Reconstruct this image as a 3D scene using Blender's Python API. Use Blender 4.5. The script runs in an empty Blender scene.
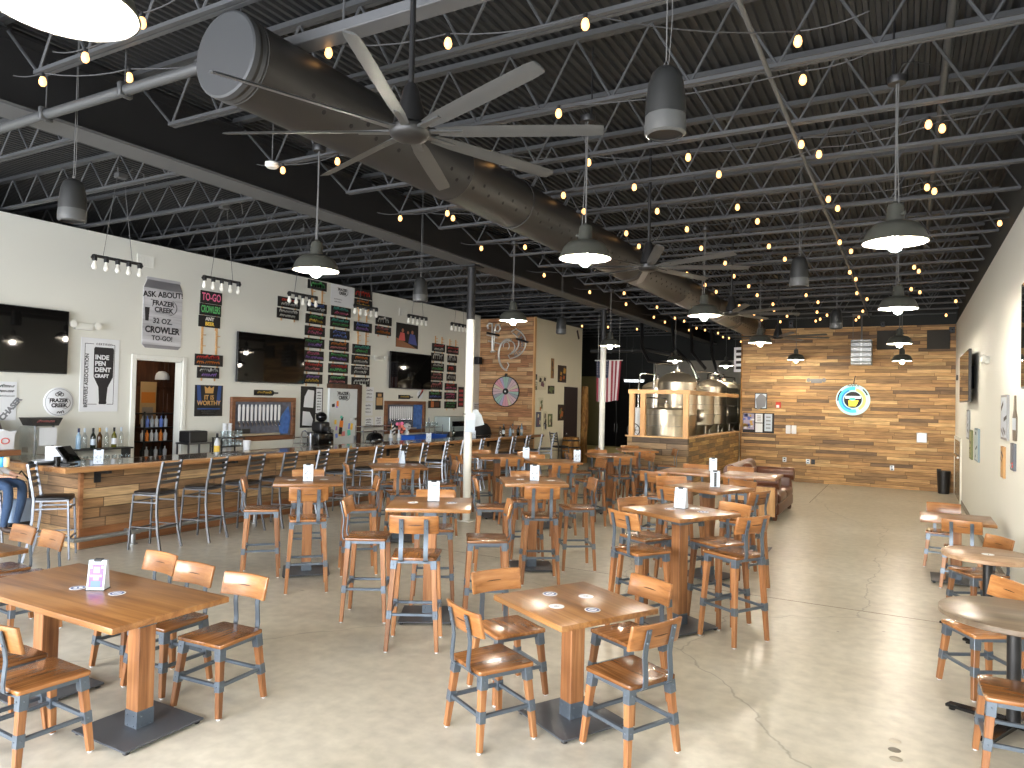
import bpy, bmesh, math, random
from mathutils import Vector as V, Matrix, Euler
random.seed(11)
sc = bpy.context.scene
COL = sc.collection
PI = math.pi
R = math.radians

# ------------------------------------------------------------------ camera
FPX = 714.0
CX, CY = 512.0, 384.0
HCAM = 2.06
_v1 = V(((907-CX)/FPX, (408.5-CY)/FPX, 1)).normalized()
_v2 = V(((-790-CX)/FPX, (370-CY)/FPX, 1))
_v2 = (_v2 - _v1*_v2.dot(_v1)).normalized()
CAMX = -_v2
CAMY = _v1
CAMZ = CAMX.cross(CAMY)
if CAMZ.y > 0: CAMZ = -CAMZ
CPOS = V((0, 0, HCAM))

def at(px, py, x=None, y=None, z=None):
    """the point of the room seen at a pixel of the photograph, on a plane x=, y= or z="""
    c = V(((px-CX)/FPX, (py-CY)/FPX, 1))
    d = V((CAMX.dot(c), CAMY.dot(c), CAMZ.dot(c)))
    if z is not None: t = (z-HCAM)/d.z
    elif x is not None: t = x/d.x
    else: t = y/d.y
    return CPOS + d*t

cd = bpy.data.cameras.new('camera')
cam = bpy.data.objects.new('camera', cd)
COL.objects.link(cam)
cd.sensor_width = 36.0
cd.lens = FPX/1024*36
cd.clip_start = 0.02
cd.clip_end = 200
M = Matrix(((CAMX.x, -CAMX.y, -CAMX.z, 0), (CAMY.x, -CAMY.y, -CAMY.z, 0), (CAMZ.x, -CAMZ.y, -CAMZ.z, HCAM), (0, 0, 0, 1)))
cam.matrix_world = M
sc.camera = cam

# ------------------------------------------------------------------ mesh builder
class MB:
    def __init__(s):
        s.bm = bmesh.new()
        s.mi = 0
    def _faces(s, vs, fs):
        bv = [s.bm.verts.new(v) for v in vs]
        out = []
        for f in fs:
            try:
                fc = s.bm.faces.new([bv[i] for i in f])
                fc.material_index = s.mi
                out.append(fc)
            except ValueError:
                pass
        return bv, out
    def box(s, c, d, rot=None, bev=0.0, seg=2):
        x, y, z = d[0]/2, d[1]/2, d[2]/2
        m = Matrix.Translation(V(c))
        if rot is not None:
            m = m @ (rot.to_4x4() if isinstance(rot, Matrix) else Euler(rot).to_matrix().to_4x4())
        vs = [m @ V(p) for p in ((-x,-y,-z),(x,-y,-z),(x,y,-z),(-x,y,-z),(-x,-y,z),(x,-y,z),(x,y,z),(-x,y,z))]
        bv, fs = s._faces(vs, [(0,3,2,1),(4,5,6,7),(0,1,5,4),(1,2,6,5),(2,3,7,6),(3,0,4,7)])
        if bev > 0:
            es = list({e for f in fs for e in f.edges})
            r = bmesh.ops.bevel(s.bm, geom=es, offset=bev, segments=seg, affect='EDGES', profile=0.5)
            for f in r['faces']: f.material_index = s.mi
        return s
    def bx(s, x0, x1, y0, y1, z0, z1, bev=0.0, seg=2):
        return s.box(((x0+x1)/2, (y0+y1)/2, (z0+z1)/2), (abs(x1-x0), abs(y1-y0), abs(z1-z0)), bev=bev, seg=seg)
    def bar(s, p0, p1, w, d, w1=None, d1=None, side=None, bev=0.0):
        p0, p1 = V(p0), V(p1)
        w1 = w if w1 is None else w1
        d1 = d if d1 is None else d1
        a = (p1-p0).normalized()
        u = V(side) if side is not None else (V((1,0,0)) if abs(a.x) < 0.9 else V((0,1,0)))
        u = (u - a*u.dot(a)).normalized()
        v = a.cross(u)
        vs = []
        for p, ww, dd in ((p0, w, d), (p1, w1, d1)):
            for i, j in ((-1,-1),(1,-1),(1,1),(-1,1)):
                vs.append(p + u*(i*ww/2) + v*(j*dd/2))
        bv, fs = s._faces(vs, [(0,3,2,1),(4,5,6,7),(0,1,5,4),(1,2,6,5),(2,3,7,6),(3,0,4,7)])
        if bev > 0:
            es = list({e for f in fs for e in f.edges})
            r = bmesh.ops.bevel(s.bm, geom=es, offset=bev, segments=1, affect='EDGES')
            for f in r['faces']: f.material_index = s.mi
        return s
    def tube(s, pts, r, n=8, cap=True, closed=False):
        pts = [V(p) for p in pts]
        rs = r if isinstance(r, (list, tuple)) else [r]*len(pts)
        k = len(pts)
        rings = []
        prev = None
        for i, p in enumerate(pts):
            if closed: t = pts[(i+1) % k]-pts[i-1]
            elif i == 0: t = pts[1]-p
            elif i == k-1: t = p-pts[i-1]
            else: t = (pts[i+1]-p).normalized()+(p-pts[i-1]).normalized()
            t = t.normalized() if t.length > 1e-9 else V((0,0,1))
            if prev is None:
                u = V((0,0,1)) if abs(t.z) < 0.9 else V((1,0,0))
            else: u = prev
            u = u - t*u.dot(t)
            if u.length < 1e-6: u = V((1,0,0)) - t*t.x
            u.normalize()
            prev = u
            v = t.cross(u)
            rings.append([s.bm.verts.new(p + (u*math.cos(2*PI*j/n) + v*math.sin(2*PI*j/n))*rs[i]) for j in range(n)])
        m = k if closed else k-1
        for i in range(m):
            a, b = rings[i], rings[(i+1) % k]
            for j in range(n):
                f = s.bm.faces.new((a[j], a[(j+1) % n], b[(j+1) % n], b[j]))
                f.material_index = s.mi
        if cap and not closed:
            for rg, rev in ((rings[0], True), (rings[-1], False)):
                f = s.bm.faces.new(rg[::-1] if rev else rg)
                f.material_index = s.mi
        return s
    def lathe(s, prof, n=24, m=None, cap0=False, cap1=False):
        m = m or Matrix.Identity(4)
        rings = []
        for r, z in prof:
            if r < 1e-5:
                rings.append([s.bm.verts.new(m @ V((0, 0, z)))])
            else:
                rings.append([s.bm.verts.new(m @ V((r*math.cos(2*PI*j/n), r*math.sin(2*PI*j/n), z))) for j in range(n)])
        for a, b in zip(rings, rings[1:]):
            for j in range(n):
                if len(a) == 1 and len(b) == 1: continue
                if len(a) == 1: q = (a[0], b[(j+1) % n], b[j])
                elif len(b) == 1: q = (a[j], a[(j+1) % n], b[0])
                else: q = (a[j], a[(j+1) % n], b[(j+1) % n], b[j])
                f = s.bm.faces.new(q); f.material_index = s.mi
        if cap0 and len(rings[0]) > 1:
            f = s.bm.faces.new(rings[0][::-1]); f.material_index = s.mi
        if cap1 and len(rings[-1]) > 1:
            f = s.bm.faces.new(rings[-1]); f.material_index = s.mi
        return s
    def prism(s, poly, z0, z1, m=None, bev=0.0):
        m = m or Matrix.Identity(4)
        n = len(poly)
        vs = [m @ V((p[0], p[1], z0)) for p in poly] + [m @ V((p[0], p[1], z1)) for p in poly]
        fs = [tuple(range(n))[::-1], tuple(range(n, 2*n))] + [(i, (i+1) % n, n+(i+1) % n, n+i) for i in range(n)]
        bv, out = s._faces(vs, fs)
        if bev > 0:
            es = list(set(out[0].edges) | set(out[1].edges))
            r = bmesh.ops.bevel(s.bm, geom=es, offset=bev, segments=2, affect='EDGES', profile=0.5)
            for f in r['faces']: f.material_index = s.mi
        return s
    def ribbon(s, pts, wv, th):
        """a flat strap: pts run along it, wv is half the width as a vector"""
        pts = [V(p) for p in pts]; wv = V(wv)
        rings = []
        for i, p in enumerate(pts):
            t = (pts[min(i+1, len(pts)-1)]-pts[max(i-1, 0)]).normalized()
            nrm = t.cross(wv).normalized()*(th/2)
            rings.append([s.bm.verts.new(q) for q in (p-wv-nrm, p+wv-nrm, p+wv+nrm, p-wv+nrm)])
        for a, b in zip(rings, rings[1:]):
            for j in range(4):
                f = s.bm.faces.new((a[j], a[(j+1) % 4], b[(j+1) % 4], b[j])); f.material_index = s.mi
        f = s.bm.faces.new(rings[0][::-1]); f.material_index = s.mi
        f = s.bm.faces.new(rings[-1]); f.material_index = s.mi
        return s
    def ball(s, c, r, n=12, k=7, sz=1.0):
        prof = [(r*math.sin(PI*i/k), -r*sz*math.cos(PI*i/k)) for i in range(k+1)]
        prof[0] = (0, -r*sz); prof[-1] = (0, r*sz)
        return s.lathe(prof, n, Matrix.Translation(V(c)))
    def quad(s, a, b, c, d):
        s._faces([V(a), V(b), V(c), V(d)], [(0,1,2,3)]); return s
    def done(s, name, mats, parent=None, smooth=None, recalc=True):
        if recalc: bmesh.ops.recalc_face_normals(s.bm, faces=s.bm.faces[:])
        me = bpy.data.meshes.new(name)
        s.bm.to_mesh(me); s.bm.free()
        for m in (mats if isinstance(mats, (list, tuple)) else [mats]): me.materials.append(m)
        if smooth is not None and len(me.polygons):
            me.polygons.foreach_set('use_smooth', [True]*len(me.polygons))
            me.set_sharp_from_angle(angle=R(smooth))
        o = bpy.data.objects.new(name, me)
        COL.objects.link(o)
        if parent is not None: o.parent = parent
        return o

def tag(o, label=None, cat=None, group=None, kind=None):
    if label: o['label'] = label
    if cat: o['category'] = cat
    if group: o['group'] = group
    if kind: o['kind'] = kind
    return o
def thing(name, label, cat, loc=(0,0,0), rz=0.0, group=None, rot=None):
    o = bpy.data.objects.new(name, None)
    o.empty_display_size = 0.1
    COL.objects.link(o)
    o.location = loc
    o.rotation_euler = rot if rot is not None else (0, 0, rz)
    return tag(o, label, cat, group)
def struct(o):
    o['kind'] = 'structure'; return o
def copy_tree(o, parent=None):
    c = o.copy(); COL.objects.link(c); c.parent = parent
    for ch in list(o.children): copy_tree(ch, c)
    return c
class Proto:
    """builds the first one with fn, later ones are copies of it"""
    def __init__(s, fn): s.fn = fn; s.o = None
    def put(s, label, loc, rz=0.0, group=None, rot=None):
        if s.o is None: s.o = s.fn(); c = s.o
        else: c = copy_tree(s.o)
        c.location = loc
        c.rotation_euler = rot if rot is not None else (0, 0, rz)
        c['label'] = label
        if group: c['group'] = group
        return c

WALL_L = (PI/2, 0, PI/2)     # things hung on the bar wall, seen from the hall (+X)
WALL_B = (PI/2, 0, 0)        # things on walls that face the camera (-Y)
WALL_R = (PI/2, 0, -PI/2)    # things on the right-hand wall (facing -X)

def text(s, size, mat, parent, loc=(0,0,0), name='lettering', ext=0.002, off=0.0, rot=(0,0,0), sx=1.0, align='CENTER', spacing=1.0, shear=0.0, fit=None):
    c = bpy.data.curves.new(name, 'FONT')
    c.body = s; c.size = size; c.extrude = ext; c.offset = off
    c.align_x = align; c.align_y = 'CENTER'; c.space_character = spacing; c.shear = shear
    c.resolution_u = 3
    c.materials.append(mat)
    o = bpy.data.objects.new(name, c)
    COL.objects.link(o)
    dg = bpy.context.evaluated_depsgraph_get()
    me = bpy.data.meshes.new_from_object(o.evaluated_get(dg))
    bpy.data.objects.remove(o)
    o = bpy.data.objects.new(name, me)
    COL.objects.link(o)
    if fit:
        wx = max((v.co.x for v in me.vertices), default=0)-min((v.co.x for v in me.vertices), default=0)
        if wx > fit: sx = fit/wx
    o.parent = parent; o.location = loc; o.rotation_euler = rot
    o.scale = (sx, 1, 1)
    return o

# ------------------------------------------------------------------ materials
def srgb(r, g, b):
    f = lambda c: (c/255/12.92) if c/255 <= 0.04045 else ((c/255+0.055)/1.055)**2.4
    return (f(r), f(g), f(b), 1)
def _new(name):
    m = bpy.data.materials.new(name); m.use_nodes = True
    nt = m.node_tree
    return m, nt, nt.nodes['Principled BSDF']
def N(nt, t, **kw):
    n = nt.nodes.new(t)
    for k, v in kw.items(): setattr(n, k, v)
    return n
def plain(name, col, rough=0.5, metal=0.0, var=0.06, scale=12.0, bump=0.0, spec=0.5, coat=0.0, rvar=0.0):
    m, nt, b = _new(name)
    tc = N(nt, 'ShaderNodeTexCoord')
    no = N(nt, 'ShaderNodeTexNoise'); no.inputs['Scale'].default_value = scale; no.inputs['Detail'].default_value = 4
    nt.links.new(tc.outputs['Object'], no.inputs['Vector'])
    mx = N(nt, 'ShaderNodeMix', data_type='RGBA')
    mx.inputs[6].default_value = tuple(max(0, c*(1-var)) for c in col[:3]) + (1,)
    mx.inputs[7].default_value = tuple(min(1, c*(1+var)) for c in col[:3]) + (1,)
    nt.links.new(no.outputs['Fac'], mx.inputs[0])
    nt.links.new(mx.outputs[2], b.inputs['Base Color'])
    b.inputs['Roughness'].default_value = rough; b.inputs['Metallic'].default_value = metal
    b.inputs['Specular IOR Level'].default_value = spec
    b.inputs['Coat Weight'].default_value = coat
    if rvar:
        mr = N(nt, 'ShaderNodeMapRange'); mr.inputs[3].default_value = max(0.02, rough-rvar); mr.inputs[4].default_value = min(1, rough+rvar)
        nt.links.new(no.outputs['Fac'], mr.inputs[0]); nt.links.new(mr.outputs[0], b.inputs['Roughness'])
    if bump:
        bp = N(nt, 'ShaderNodeBump'); bp.inputs['Strength'].default_value = bump; bp.inputs['Distance'].default_value = 0.01
        nt.links.new(no.outputs['Fac'], bp.inputs['Height']); nt.links.new(bp.outputs[0], b.inputs['Normal'])
    return m
def glow(name, col, strength, base=None):
    m, nt, b = _new(name)
    b.inputs['Base Color'].default_value = base or col
    b.inputs['Emission Color'].default_value = col
    b.inputs['Emission Strength'].default_value = strength
    return m
def glass(name, col=(1,1,1,1), rough=0.02, mixt=0.6):
    m, nt, b = _new(name)
    gl = N(nt, 'ShaderNodeBsdfGlossy'); gl.inputs['Roughness'].default_value = rough
    tr = N(nt, 'ShaderNodeBsdfTransparent'); tr.inputs['Color'].default_value = col
    fr = N(nt, 'ShaderNodeLayerWeight'); fr.inputs['Blend'].default_value = 0.35
    mr = N(nt, 'ShaderNodeMapRange'); mr.inputs[3].default_value = 0.08; mr.inputs[4].default_value = mixt
    nt.links.new(fr.outputs['Facing'], mr.inputs[0])
    mx = N(nt, 'ShaderNodeMixShader')
    nt.links.new(mr.outputs[0], mx.inputs[0]); nt.links.new(tr.outputs[0], mx.inputs[1]); nt.links.new(gl.outputs[0], mx.inputs[2])
    nt.links.new(mx.outputs[0], nt.nodes['Material Output'].inputs['Surface'])
    return m
def wood(name, cols, axis=0, rough=0.3, fine=34.0, along=1.6, coat=0.0, bump=0.05, spread=0.25):
    """grain running along one object axis; every object gets its own cut of the grain"""
    m, nt, b = _new(name)
    tc = N(nt, 'ShaderNodeTexCoord'); oi = N(nt, 'ShaderNodeObjectInfo')
    ad = N(nt, 'ShaderNodeVectorMath', operation='ADD')
    sc_ = N(nt, 'ShaderNodeVectorMath', operation='SCALE'); sc_.inputs['Scale'].default_value = 37.0
    cmb = N(nt, 'ShaderNodeCombineXYZ')
    for i in range(3): nt.links.new(oi.outputs['Random'], cmb.inputs[i])
    nt.links.new(cmb.outputs[0], sc_.inputs[0])
    nt.links.new(tc.outputs['Object'], ad.inputs[0]); nt.links.new(sc_.outputs[0], ad.inputs[1])
    mp = N(nt, 'ShaderNodeMapping')
    s = [fine]*3; s[axis] = along
    mp.inputs['Scale'].default_value = s
    nt.links.new(ad.outputs[0], mp.inputs['Vector'])
    no = N(nt, 'ShaderNodeTexNoise'); no.inputs['Scale'].default_value = 1.0; no.inputs['Detail'].default_value = 6; no.inputs['Roughness'].default_value = 0.6; no.inputs['Distortion'].default_value = 0.6
    nt.links.new(mp.outputs[0], no.inputs['Vector'])
    mp2 = N(nt, 'ShaderNodeMapping')
    s2 = [7.0]*3; s2[axis] = 1.2
    mp2.inputs['Scale'].default_value = s2
    nt.links.new(ad.outputs[0], mp2.inputs['Vector'])
    n2 = N(nt, 'ShaderNodeTexNoise'); n2.inputs['Scale'].default_value = 1.0; n2.inputs['Detail'].default_value = 2
    nt.links.new(mp2.outputs[0], n2.inputs['Vector'])
    am = N(nt, 'ShaderNodeMath', operation='MULTIPLY_ADD'); am.inputs[1].default_value = 0.55; 
    nt.links.new(no.outputs['Fac'], am.inputs[0])
    m3 = N(nt, 'ShaderNodeMath', operation='MULTIPLY'); m3.inputs[1].default_value = 0.45
    nt.links.new(n2.outputs['Fac'], m3.inputs[0]); nt.links.new(m3.outputs[0], am.inputs[2])
    cr = N(nt, 'ShaderNodeValToRGB')
    el = cr.color_ramp.elements
    pos = [0.32, 0.45, 0.55, 0.68]
    while len(el) < len(cols): el.new(0.5)
    for e, p, c in zip(el, pos, cols): e.position = p; e.color = c
    nt.links.new(am.outputs[0], cr.inputs[0])
    hv = N(nt, 'ShaderNodeHueSaturation')
    mr = N(nt, 'ShaderNodeMapRange'); mr.inputs[3].default_value = 1-spread; mr.inputs[4].default_value = 1+spread*0.8
    nt.links.new(oi.outputs['Random'], mr.inputs[0]); nt.links.new(mr.outputs[0], hv.inputs['Value'])
    nt.links.new(cr.outputs[0], hv.inputs['Color']); nt.links.new(hv.outputs[0], b.inputs['Base Color'])
    b.inputs['Roughness'].default_value = rough; b.inputs['Coat Weight'].default_value = coat; b.inputs['Coat Roughness'].default_value = 0.15
    bp = N(nt, 'ShaderNodeBump'); bp.inputs['Strength'].default_value = bump; bp.inputs['Distance'].default_value = 0.004
    nt.links.new(no.outputs['Fac'], bp.inputs['Height']); nt.links.new(bp.outputs[0], b.inputs['Normal'])
    return m
def planks(name, u_axis, cols, h=0.095, length=1.1, rough=0.65, seed=0.0, gap=0.05, v_axis=2):
    """reclaimed boards: rows of random-length boards, each with its own tone"""
    m, nt, b = _new(name)
    L = nt.links.new
    tc = N(nt, 'ShaderNodeTexCoord'); sp = N(nt, 'ShaderNodeSeparateXYZ'); L(tc.outputs['Object'], sp.inputs[0])
    u, v = sp.outputs[u_axis], sp.outputs[v_axis]
    def math_(op, a, bb=None, c=None):
        n = N(nt, 'ShaderNodeMath', operation=op)
        for i, q in enumerate((a, bb, c)):
            if q is None: continue
            if isinstance(q, (int, float)): n.inputs[i].default_value = q
            else: L(q, n.inputs[i])
        return n.outputs[0]
    vs = math_('DIVIDE', v, h)
    row = math_('FLOOR', vs)
    wn = N(nt, 'ShaderNodeTexWhiteNoise', noise_dimensions='1D'); L(math_('ADD', row, seed), wn.inputs['W'])
    u2 = math_('MULTIPLY_ADD', wn.outputs['Value'], 17.3, math_('DIVIDE', u, math_('MULTIPLY_ADD', wn.outputs['Value'], length*0.6, length*0.7)))
    colm = math_('FLOOR', u2)
    cb = N(nt, 'ShaderNodeCombineXYZ'); L(row, cb.inputs[0]); L(colm, cb.inputs[1]); cb.inputs[2].default_value = seed
    w2 = N(nt, 'ShaderNodeTexWhiteNoise', noise_dimensions='3D'); L(cb.outputs[0], w2.inputs['Vector'])
    cr = N(nt, 'ShaderNodeValToRGB'); cr.color_ramp.interpolation = 'CONSTANT'
    el = cr.color_ramp.elements
    while len(el) < len(cols): el.new(0.5)
    for i, (e, c) in enumerate(zip(el, cols)): e.position = i/len(cols); e.color = c
    L(w2.outputs['Value'], cr.inputs[0])
    gv = N(nt, 'ShaderNodeCombineXYZ')
    L(math_('MULTIPLY_ADD', u, 2.2, math_('MULTIPLY', w2.outputs['Value'], 91.0)), gv.inputs[0])
    L(math_('MULTIPLY', v, 46.0), gv.inputs[1])
    no = N(nt, 'ShaderNodeTexNoise'); no.inputs['Scale'].default_value = 1.0; no.inputs['Detail'].default_value = 6; no.inputs['Roughness'].default_value = 0.65; no.inputs['Distortion'].default_value = 0.8
    L(gv.outputs[0], no.inputs['Vector'])
    gb = N(nt, 'ShaderNodeCombineXYZ')
    L(math_('MULTIPLY_ADD', u, 1.3, math_('MULTIPLY', w2.outputs['Value'], 57.0)), gb.inputs[0]); L(math_('MULTIPLY', v, 7.0), gb.inputs[1])
    n2 = N(nt, 'ShaderNodeTexNoise'); n2.inputs['Scale'].default_value = 1.4; n2.inputs['Detail'].default_value = 4
    L(gb.outputs[0], n2.inputs['Vector'])
    mr = N(nt, 'ShaderNodeMapRange'); mr.inputs[1].default_value = 0.3; mr.inputs[2].default_value = 0.7; mr.inputs[3].default_value = 0.5; mr.inputs[4].default_value = 1.3
    L(no.outputs['Fac'], mr.inputs[0])
    mr2 = N(nt, 'ShaderNodeMapRange'); mr2.inputs[1].default_value = 0.3; mr2.inputs[2].default_value = 0.7; mr2.inputs[3].default_value = 0.75; mr2.inputs[4].default_value = 1.22
    L(n2.outputs['Fac'], mr2.inputs[0])
    fv = math_('FRACT', vs); fu = math_('FRACT', u2)
    ev = math_('MINIMUM', fv, math_('SUBTRACT', 1.0, fv))
    eu = math_('MULTIPLY', math_('MINIMUM', fu, math_('SUBTRACT', 1.0, fu)), length/h)
    ed = math_('MINIMUM', ev, eu)
    mk = N(nt, 'ShaderNodeMapRange'); mk.inputs[1].default_value = gap*0.35; mk.inputs[2].default_value = gap*1.3
    mk.inputs[3].default_value = 0.25; mk.inputs[4].default_value = 1.0
    L(ed, mk.inputs[0])
    fac = math_('MULTIPLY', math_('MULTIPLY', mr.outputs[0], mr2.outputs[0]), mk.outputs[0])
    mx = N(nt, 'ShaderNodeMix', data_type='RGBA', blend_type='MULTIPLY'); mx.inputs[0].default_value = 1.0
    cg = N(nt, 'ShaderNodeCombineColor')
    for i in range(3): L(fac, cg.inputs[i])
    L(cr.outputs[0], mx.inputs[6]); L(cg.outputs[0], mx.inputs[7]); L(mx.outputs[2], b.inputs['Base Color'])
    b.inputs['Roughness'].default_value = rough
    hh = math_('MULTIPLY_ADD', no.outputs['Fac'], 0.25, math_('MULTIPLY_ADD', w2.outputs['Value'], 0.35, mk.outputs[0]))
    bp = N(nt, 'ShaderNodeBump'); bp.inputs['Strength'].default_value = 0.5; bp.inputs['Distance'].default_value = 0.008
    L(hh, bp.inputs['Height']); L(bp.outputs[0], b.inputs['Normal'])
    return m

def concrete():
    m, nt, b = _new('polished_concrete')
    L = nt.links.new
    tc = N(nt, 'ShaderNodeTexCoord')
    n1 = N(nt, 'ShaderNodeTexNoise'); n1.inputs['Scale'].default_value = 0.7; n1.inputs['Detail'].default_value = 5; n1.inputs['Roughness'].default_value = 0.55
    L(tc.outputs['Object'], n1.inputs['Vector'])
    cr = N(nt, 'ShaderNodeValToRGB')
    el = cr.color_ramp.elements
    el.new(0.5)
    for e, p, c in zip(el, (0.25, 0.5, 0.75), (srgb(170,163,146), srgb(184,178,162), srgb(198,193,179))): e.position = p; e.color = c
    L(n1.outputs['Fac'], cr.inputs[0])
    n2 = N(nt, 'ShaderNodeTexNoise'); n2.inputs['Scale'].default_value = 9.0; n2.inputs['Detail'].default_value = 5
    L(tc.outputs['Object'], n2.inputs['Vector'])
    mr = N(nt, 'ShaderNodeMapRange'); mr.inputs[1].default_value = 0.3; mr.inputs[2].default_value = 0.7; mr.inputs[3].default_value = 0.86; mr.inputs[4].default_value = 1.1
    L(n2.outputs['Fac'], mr.inputs[0])
    # hairline cracks
    wv = N(nt, 'ShaderNodeTexNoise'); wv.inputs['Scale'].default_value = 1.7; wv.inputs['Detail'].default_value = 4
    L(tc.outputs['Object'], wv.inputs['Vector'])
    mxv = N(nt, 'ShaderNodeMix', data_type='VECTOR'); mxv.inputs[0].default_value = 0.28
    L(tc.outputs['Object'], mxv.inputs[4]); L(wv.outputs['Color'], mxv.inputs[5])
    vo = N(nt, 'ShaderNodeTexVoronoi', feature='DISTANCE_TO_EDGE'); vo.inputs['Scale'].default_value = 0.3
    L(mxv.outputs[1], vo.inputs['Vector'])
    ck = N(nt, 'ShaderNodeMapRange'); ck.inputs[1].default_value = 0.0; ck.inputs[2].default_value = 0.0022; ck.inputs[3].default_value = 0.62; ck.inputs[4].default_value = 1.0
    L(vo.outputs['Distance'], ck.inputs[0])
    # dark drips
    n3 = N(nt, 'ShaderNodeTexNoise'); n3.inputs['Scale'].default_value = 4.2; n3.inputs['Detail'].default_value = 1.0
    L(tc.outputs['Object'], n3.inputs['Vector'])
    st = N(nt, 'ShaderNodeMapRange'); st.inputs[1].default_value = 0.8; st.inputs[2].default_value = 0.815; st.inputs[3].default_value = 1.0; st.inputs[4].default_value = 0.45
    L(n3.outputs['Fac'], st.inputs[0])
    def mul(a, c):
        q = N(nt, 'ShaderNodeMath', operation='MULTIPLY'); L(a, q.inputs[0]); L(c, q.inputs[1]); return q.outputs[0]
    fac = mul(mul(mr.outputs[0], ck.outputs[0]), st.outputs[0])
    mx = N(nt, 'ShaderNodeMix', data_type='RGBA', blend_type='MULTIPLY'); mx.inputs[0].default_value = 1
    cg = N(nt, 'ShaderNodeCombineColor')
    for i in range(3): L(fac, cg.inputs[i])
    L(cr.outputs[0], mx.inputs[6]); L(cg.outputs[0], mx.inputs[7]); L(mx.outputs[2], b.inputs['Base Color'])
    rr = N(nt, 'ShaderNodeMapRange'); rr.inputs[1].default_value = 0.3; rr.inputs[2].default_value = 0.7; rr.inputs[3].default_value = 0.285; rr.inputs[4].default_value = 0.34
    b.inputs['Specular IOR Level'].default_value = 0.3
    L(n1.outputs['Fac'], rr.inputs[0]); L(rr.outputs[0], b.inputs['Roughness'])
    bp = N(nt, 'ShaderNodeBump'); bp.inputs['Strength'].default_value = 0.02; bp.inputs['Distance'].default_value = 0.005
    L(n2.outputs['Fac'], bp.inputs['Height']); L(bp.outputs[0], b.inputs['Normal'])
    return m

ACACIA = [srgb(68,42,22), srgb(118,76,40), srgb(146,96,52), srgb(172,122,76)]
OAK = [srgb(88,56,30), srgb(126,84,46), srgb(146,102,58), srgb(168,124,76)]
LEGW = [srgb(98,62,36), srgb(134,88,52), srgb(152,104,64), srgb(172,126,84)]
BACKW = [srgb(104,66,36), srgb(138,90,48), srgb(156,106,60), srgb(174,126,78)]
RECL = [srgb(192,152,102), srgb(172,132,86), srgb(148,116,80), srgb(206,170,118), srgb(118,94,70), srgb(184,142,92), srgb(198,156,104), srgb(160,124,82)]
RECL2 = [srgb(178,142,100), srgb(150,116,80), srgb(132,102,72), srgb(188,156,114), srgb(162,124,84), srgb(146,114,82)]
MT = {}
MT['concrete'] = concrete()
MT['cream'] = plain('cream_wall_paint', srgb(217,217,208), 0.7, var=0.02, scale=1.5, bump=0.02)
MT['white'] = plain('white_trim_paint', srgb(226,226,218), 0.45, var=0.015)
MT['boxwall'] = plain('warm_wall_paint', srgb(220,212,188), 0.7, var=0.02, scale=1.5)
MT['grey_far'] = plain('grey_wall_paint', srgb(150,148,138), 0.75, var=0.03, scale=1.0)
MT['olive'] = plain('olive_wall_paint', srgb(112,106,70), 0.75, var=0.05, scale=1.0)
MT['black_wall'] = plain('black_wall_paint', srgb(38,40,38), 0.8, var=0.15, scale=1.2)
MT['deck'] = plain('black_deck_paint', srgb(42,43,44), 0.6, var=0.25, scale=2.5)
MT['steel_dark'] = plain('dark_grey_steel_paint', srgb(72,73,74), 0.5, var=0.12, scale=3.0)
MT['beam'] = plain('girder_paint', srgb(32,32,33), 0.5, var=0.2, scale=2.0)
MT['beam_flange'] = plain('girder_flange_paint', srgb(88,89,90), 0.5, var=0.12, scale=2.0)
MT['duct'] = plain('dark_grey_duct', srgb(42,41,40), 0.45, var=0.12, scale=1.6)
MT['duct_cap'] = plain('grey_duct_cap', srgb(56,57,58), 0.55, var=0.08, scale=2.5, bump=0.1)
MT['hole'] = plain('black_nozzle', srgb(14,14,14), 0.8)
MT['black'] = plain('black_plastic', srgb(26,26,27), 0.42, var=0.1)
MT['black_gloss'] = plain('black_glossy', srgb(14,14,15), 0.12, var=0.05)
MT['black_matte'] = plain('black_matte', srgb(22,21,22), 0.85, var=0.2, scale=6)
MT['grey_plastic'] = plain('charcoal_plastic', srgb(34,35,35), 0.45, var=0.06)
MT['blade'] = plain('grey_fan_blade', srgb(70,71,71), .4, var=.1, scale=6)
MT['grey_light'] = plain('grey_plastic_rim', srgb(74,75,75), 0.35)
MT['cable'] = plain('grey_cable', srgb(92,92,91), 0.5)
MT['cable_dark'] = plain('dark_cable', srgb(52,52,52), 0.6)
MT['steel_blue'] = plain('blue_grey_steel', srgb(96,106,116), 0.38, metal=0.55, var=0.12, scale=25, rvar=0.1)
MT['base_plate'] = plain('slate_base_plate', srgb(84,88,93), 0.4, metal=0.4, var=0.1, scale=9, rvar=0.08)
MT['alu'] = plain('brushed_aluminium', srgb(118,120,124), 0.32, metal=0.95, var=0.06, scale=30)
MT['chrome'] = plain('chrome', srgb(220,222,225), 0.12, metal=1.0, var=0.02)
MT['galv'] = plain('galvanised_pipe', srgb(158,160,160), 0.35, metal=0.8, var=0.18, scale=18)
MT['stainless'] = plain('stainless_steel', srgb(205,196,178), 0.3, metal=1.0, var=0.06, scale=3, rvar=0.07)
MT['leather_black'] = plain('black_vinyl', srgb(24,23,24), 0.4, var=0.1, scale=30, bump=0.08)
MT['leather'] = plain('brown_leather', srgb(92,52,32), 0.32, var=0.35, scale=7, bump=0.12)
MT['seat'] = wood('acacia_seat', ACACIA, 1, rough=0.24, coat=0.25)
MT['back'] = wood('acacia_backrest', BACKW, 0, rough=0.28, coat=0.25)
MT['legwood'] = wood('acacia_leg', LEGW, 2, rough=0.4)
MT['top'] = wood('oak_table_top', OAK, 0, rough=0.3, coat=0.15, fine=22, along=1.0, spread=0.18)
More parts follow.
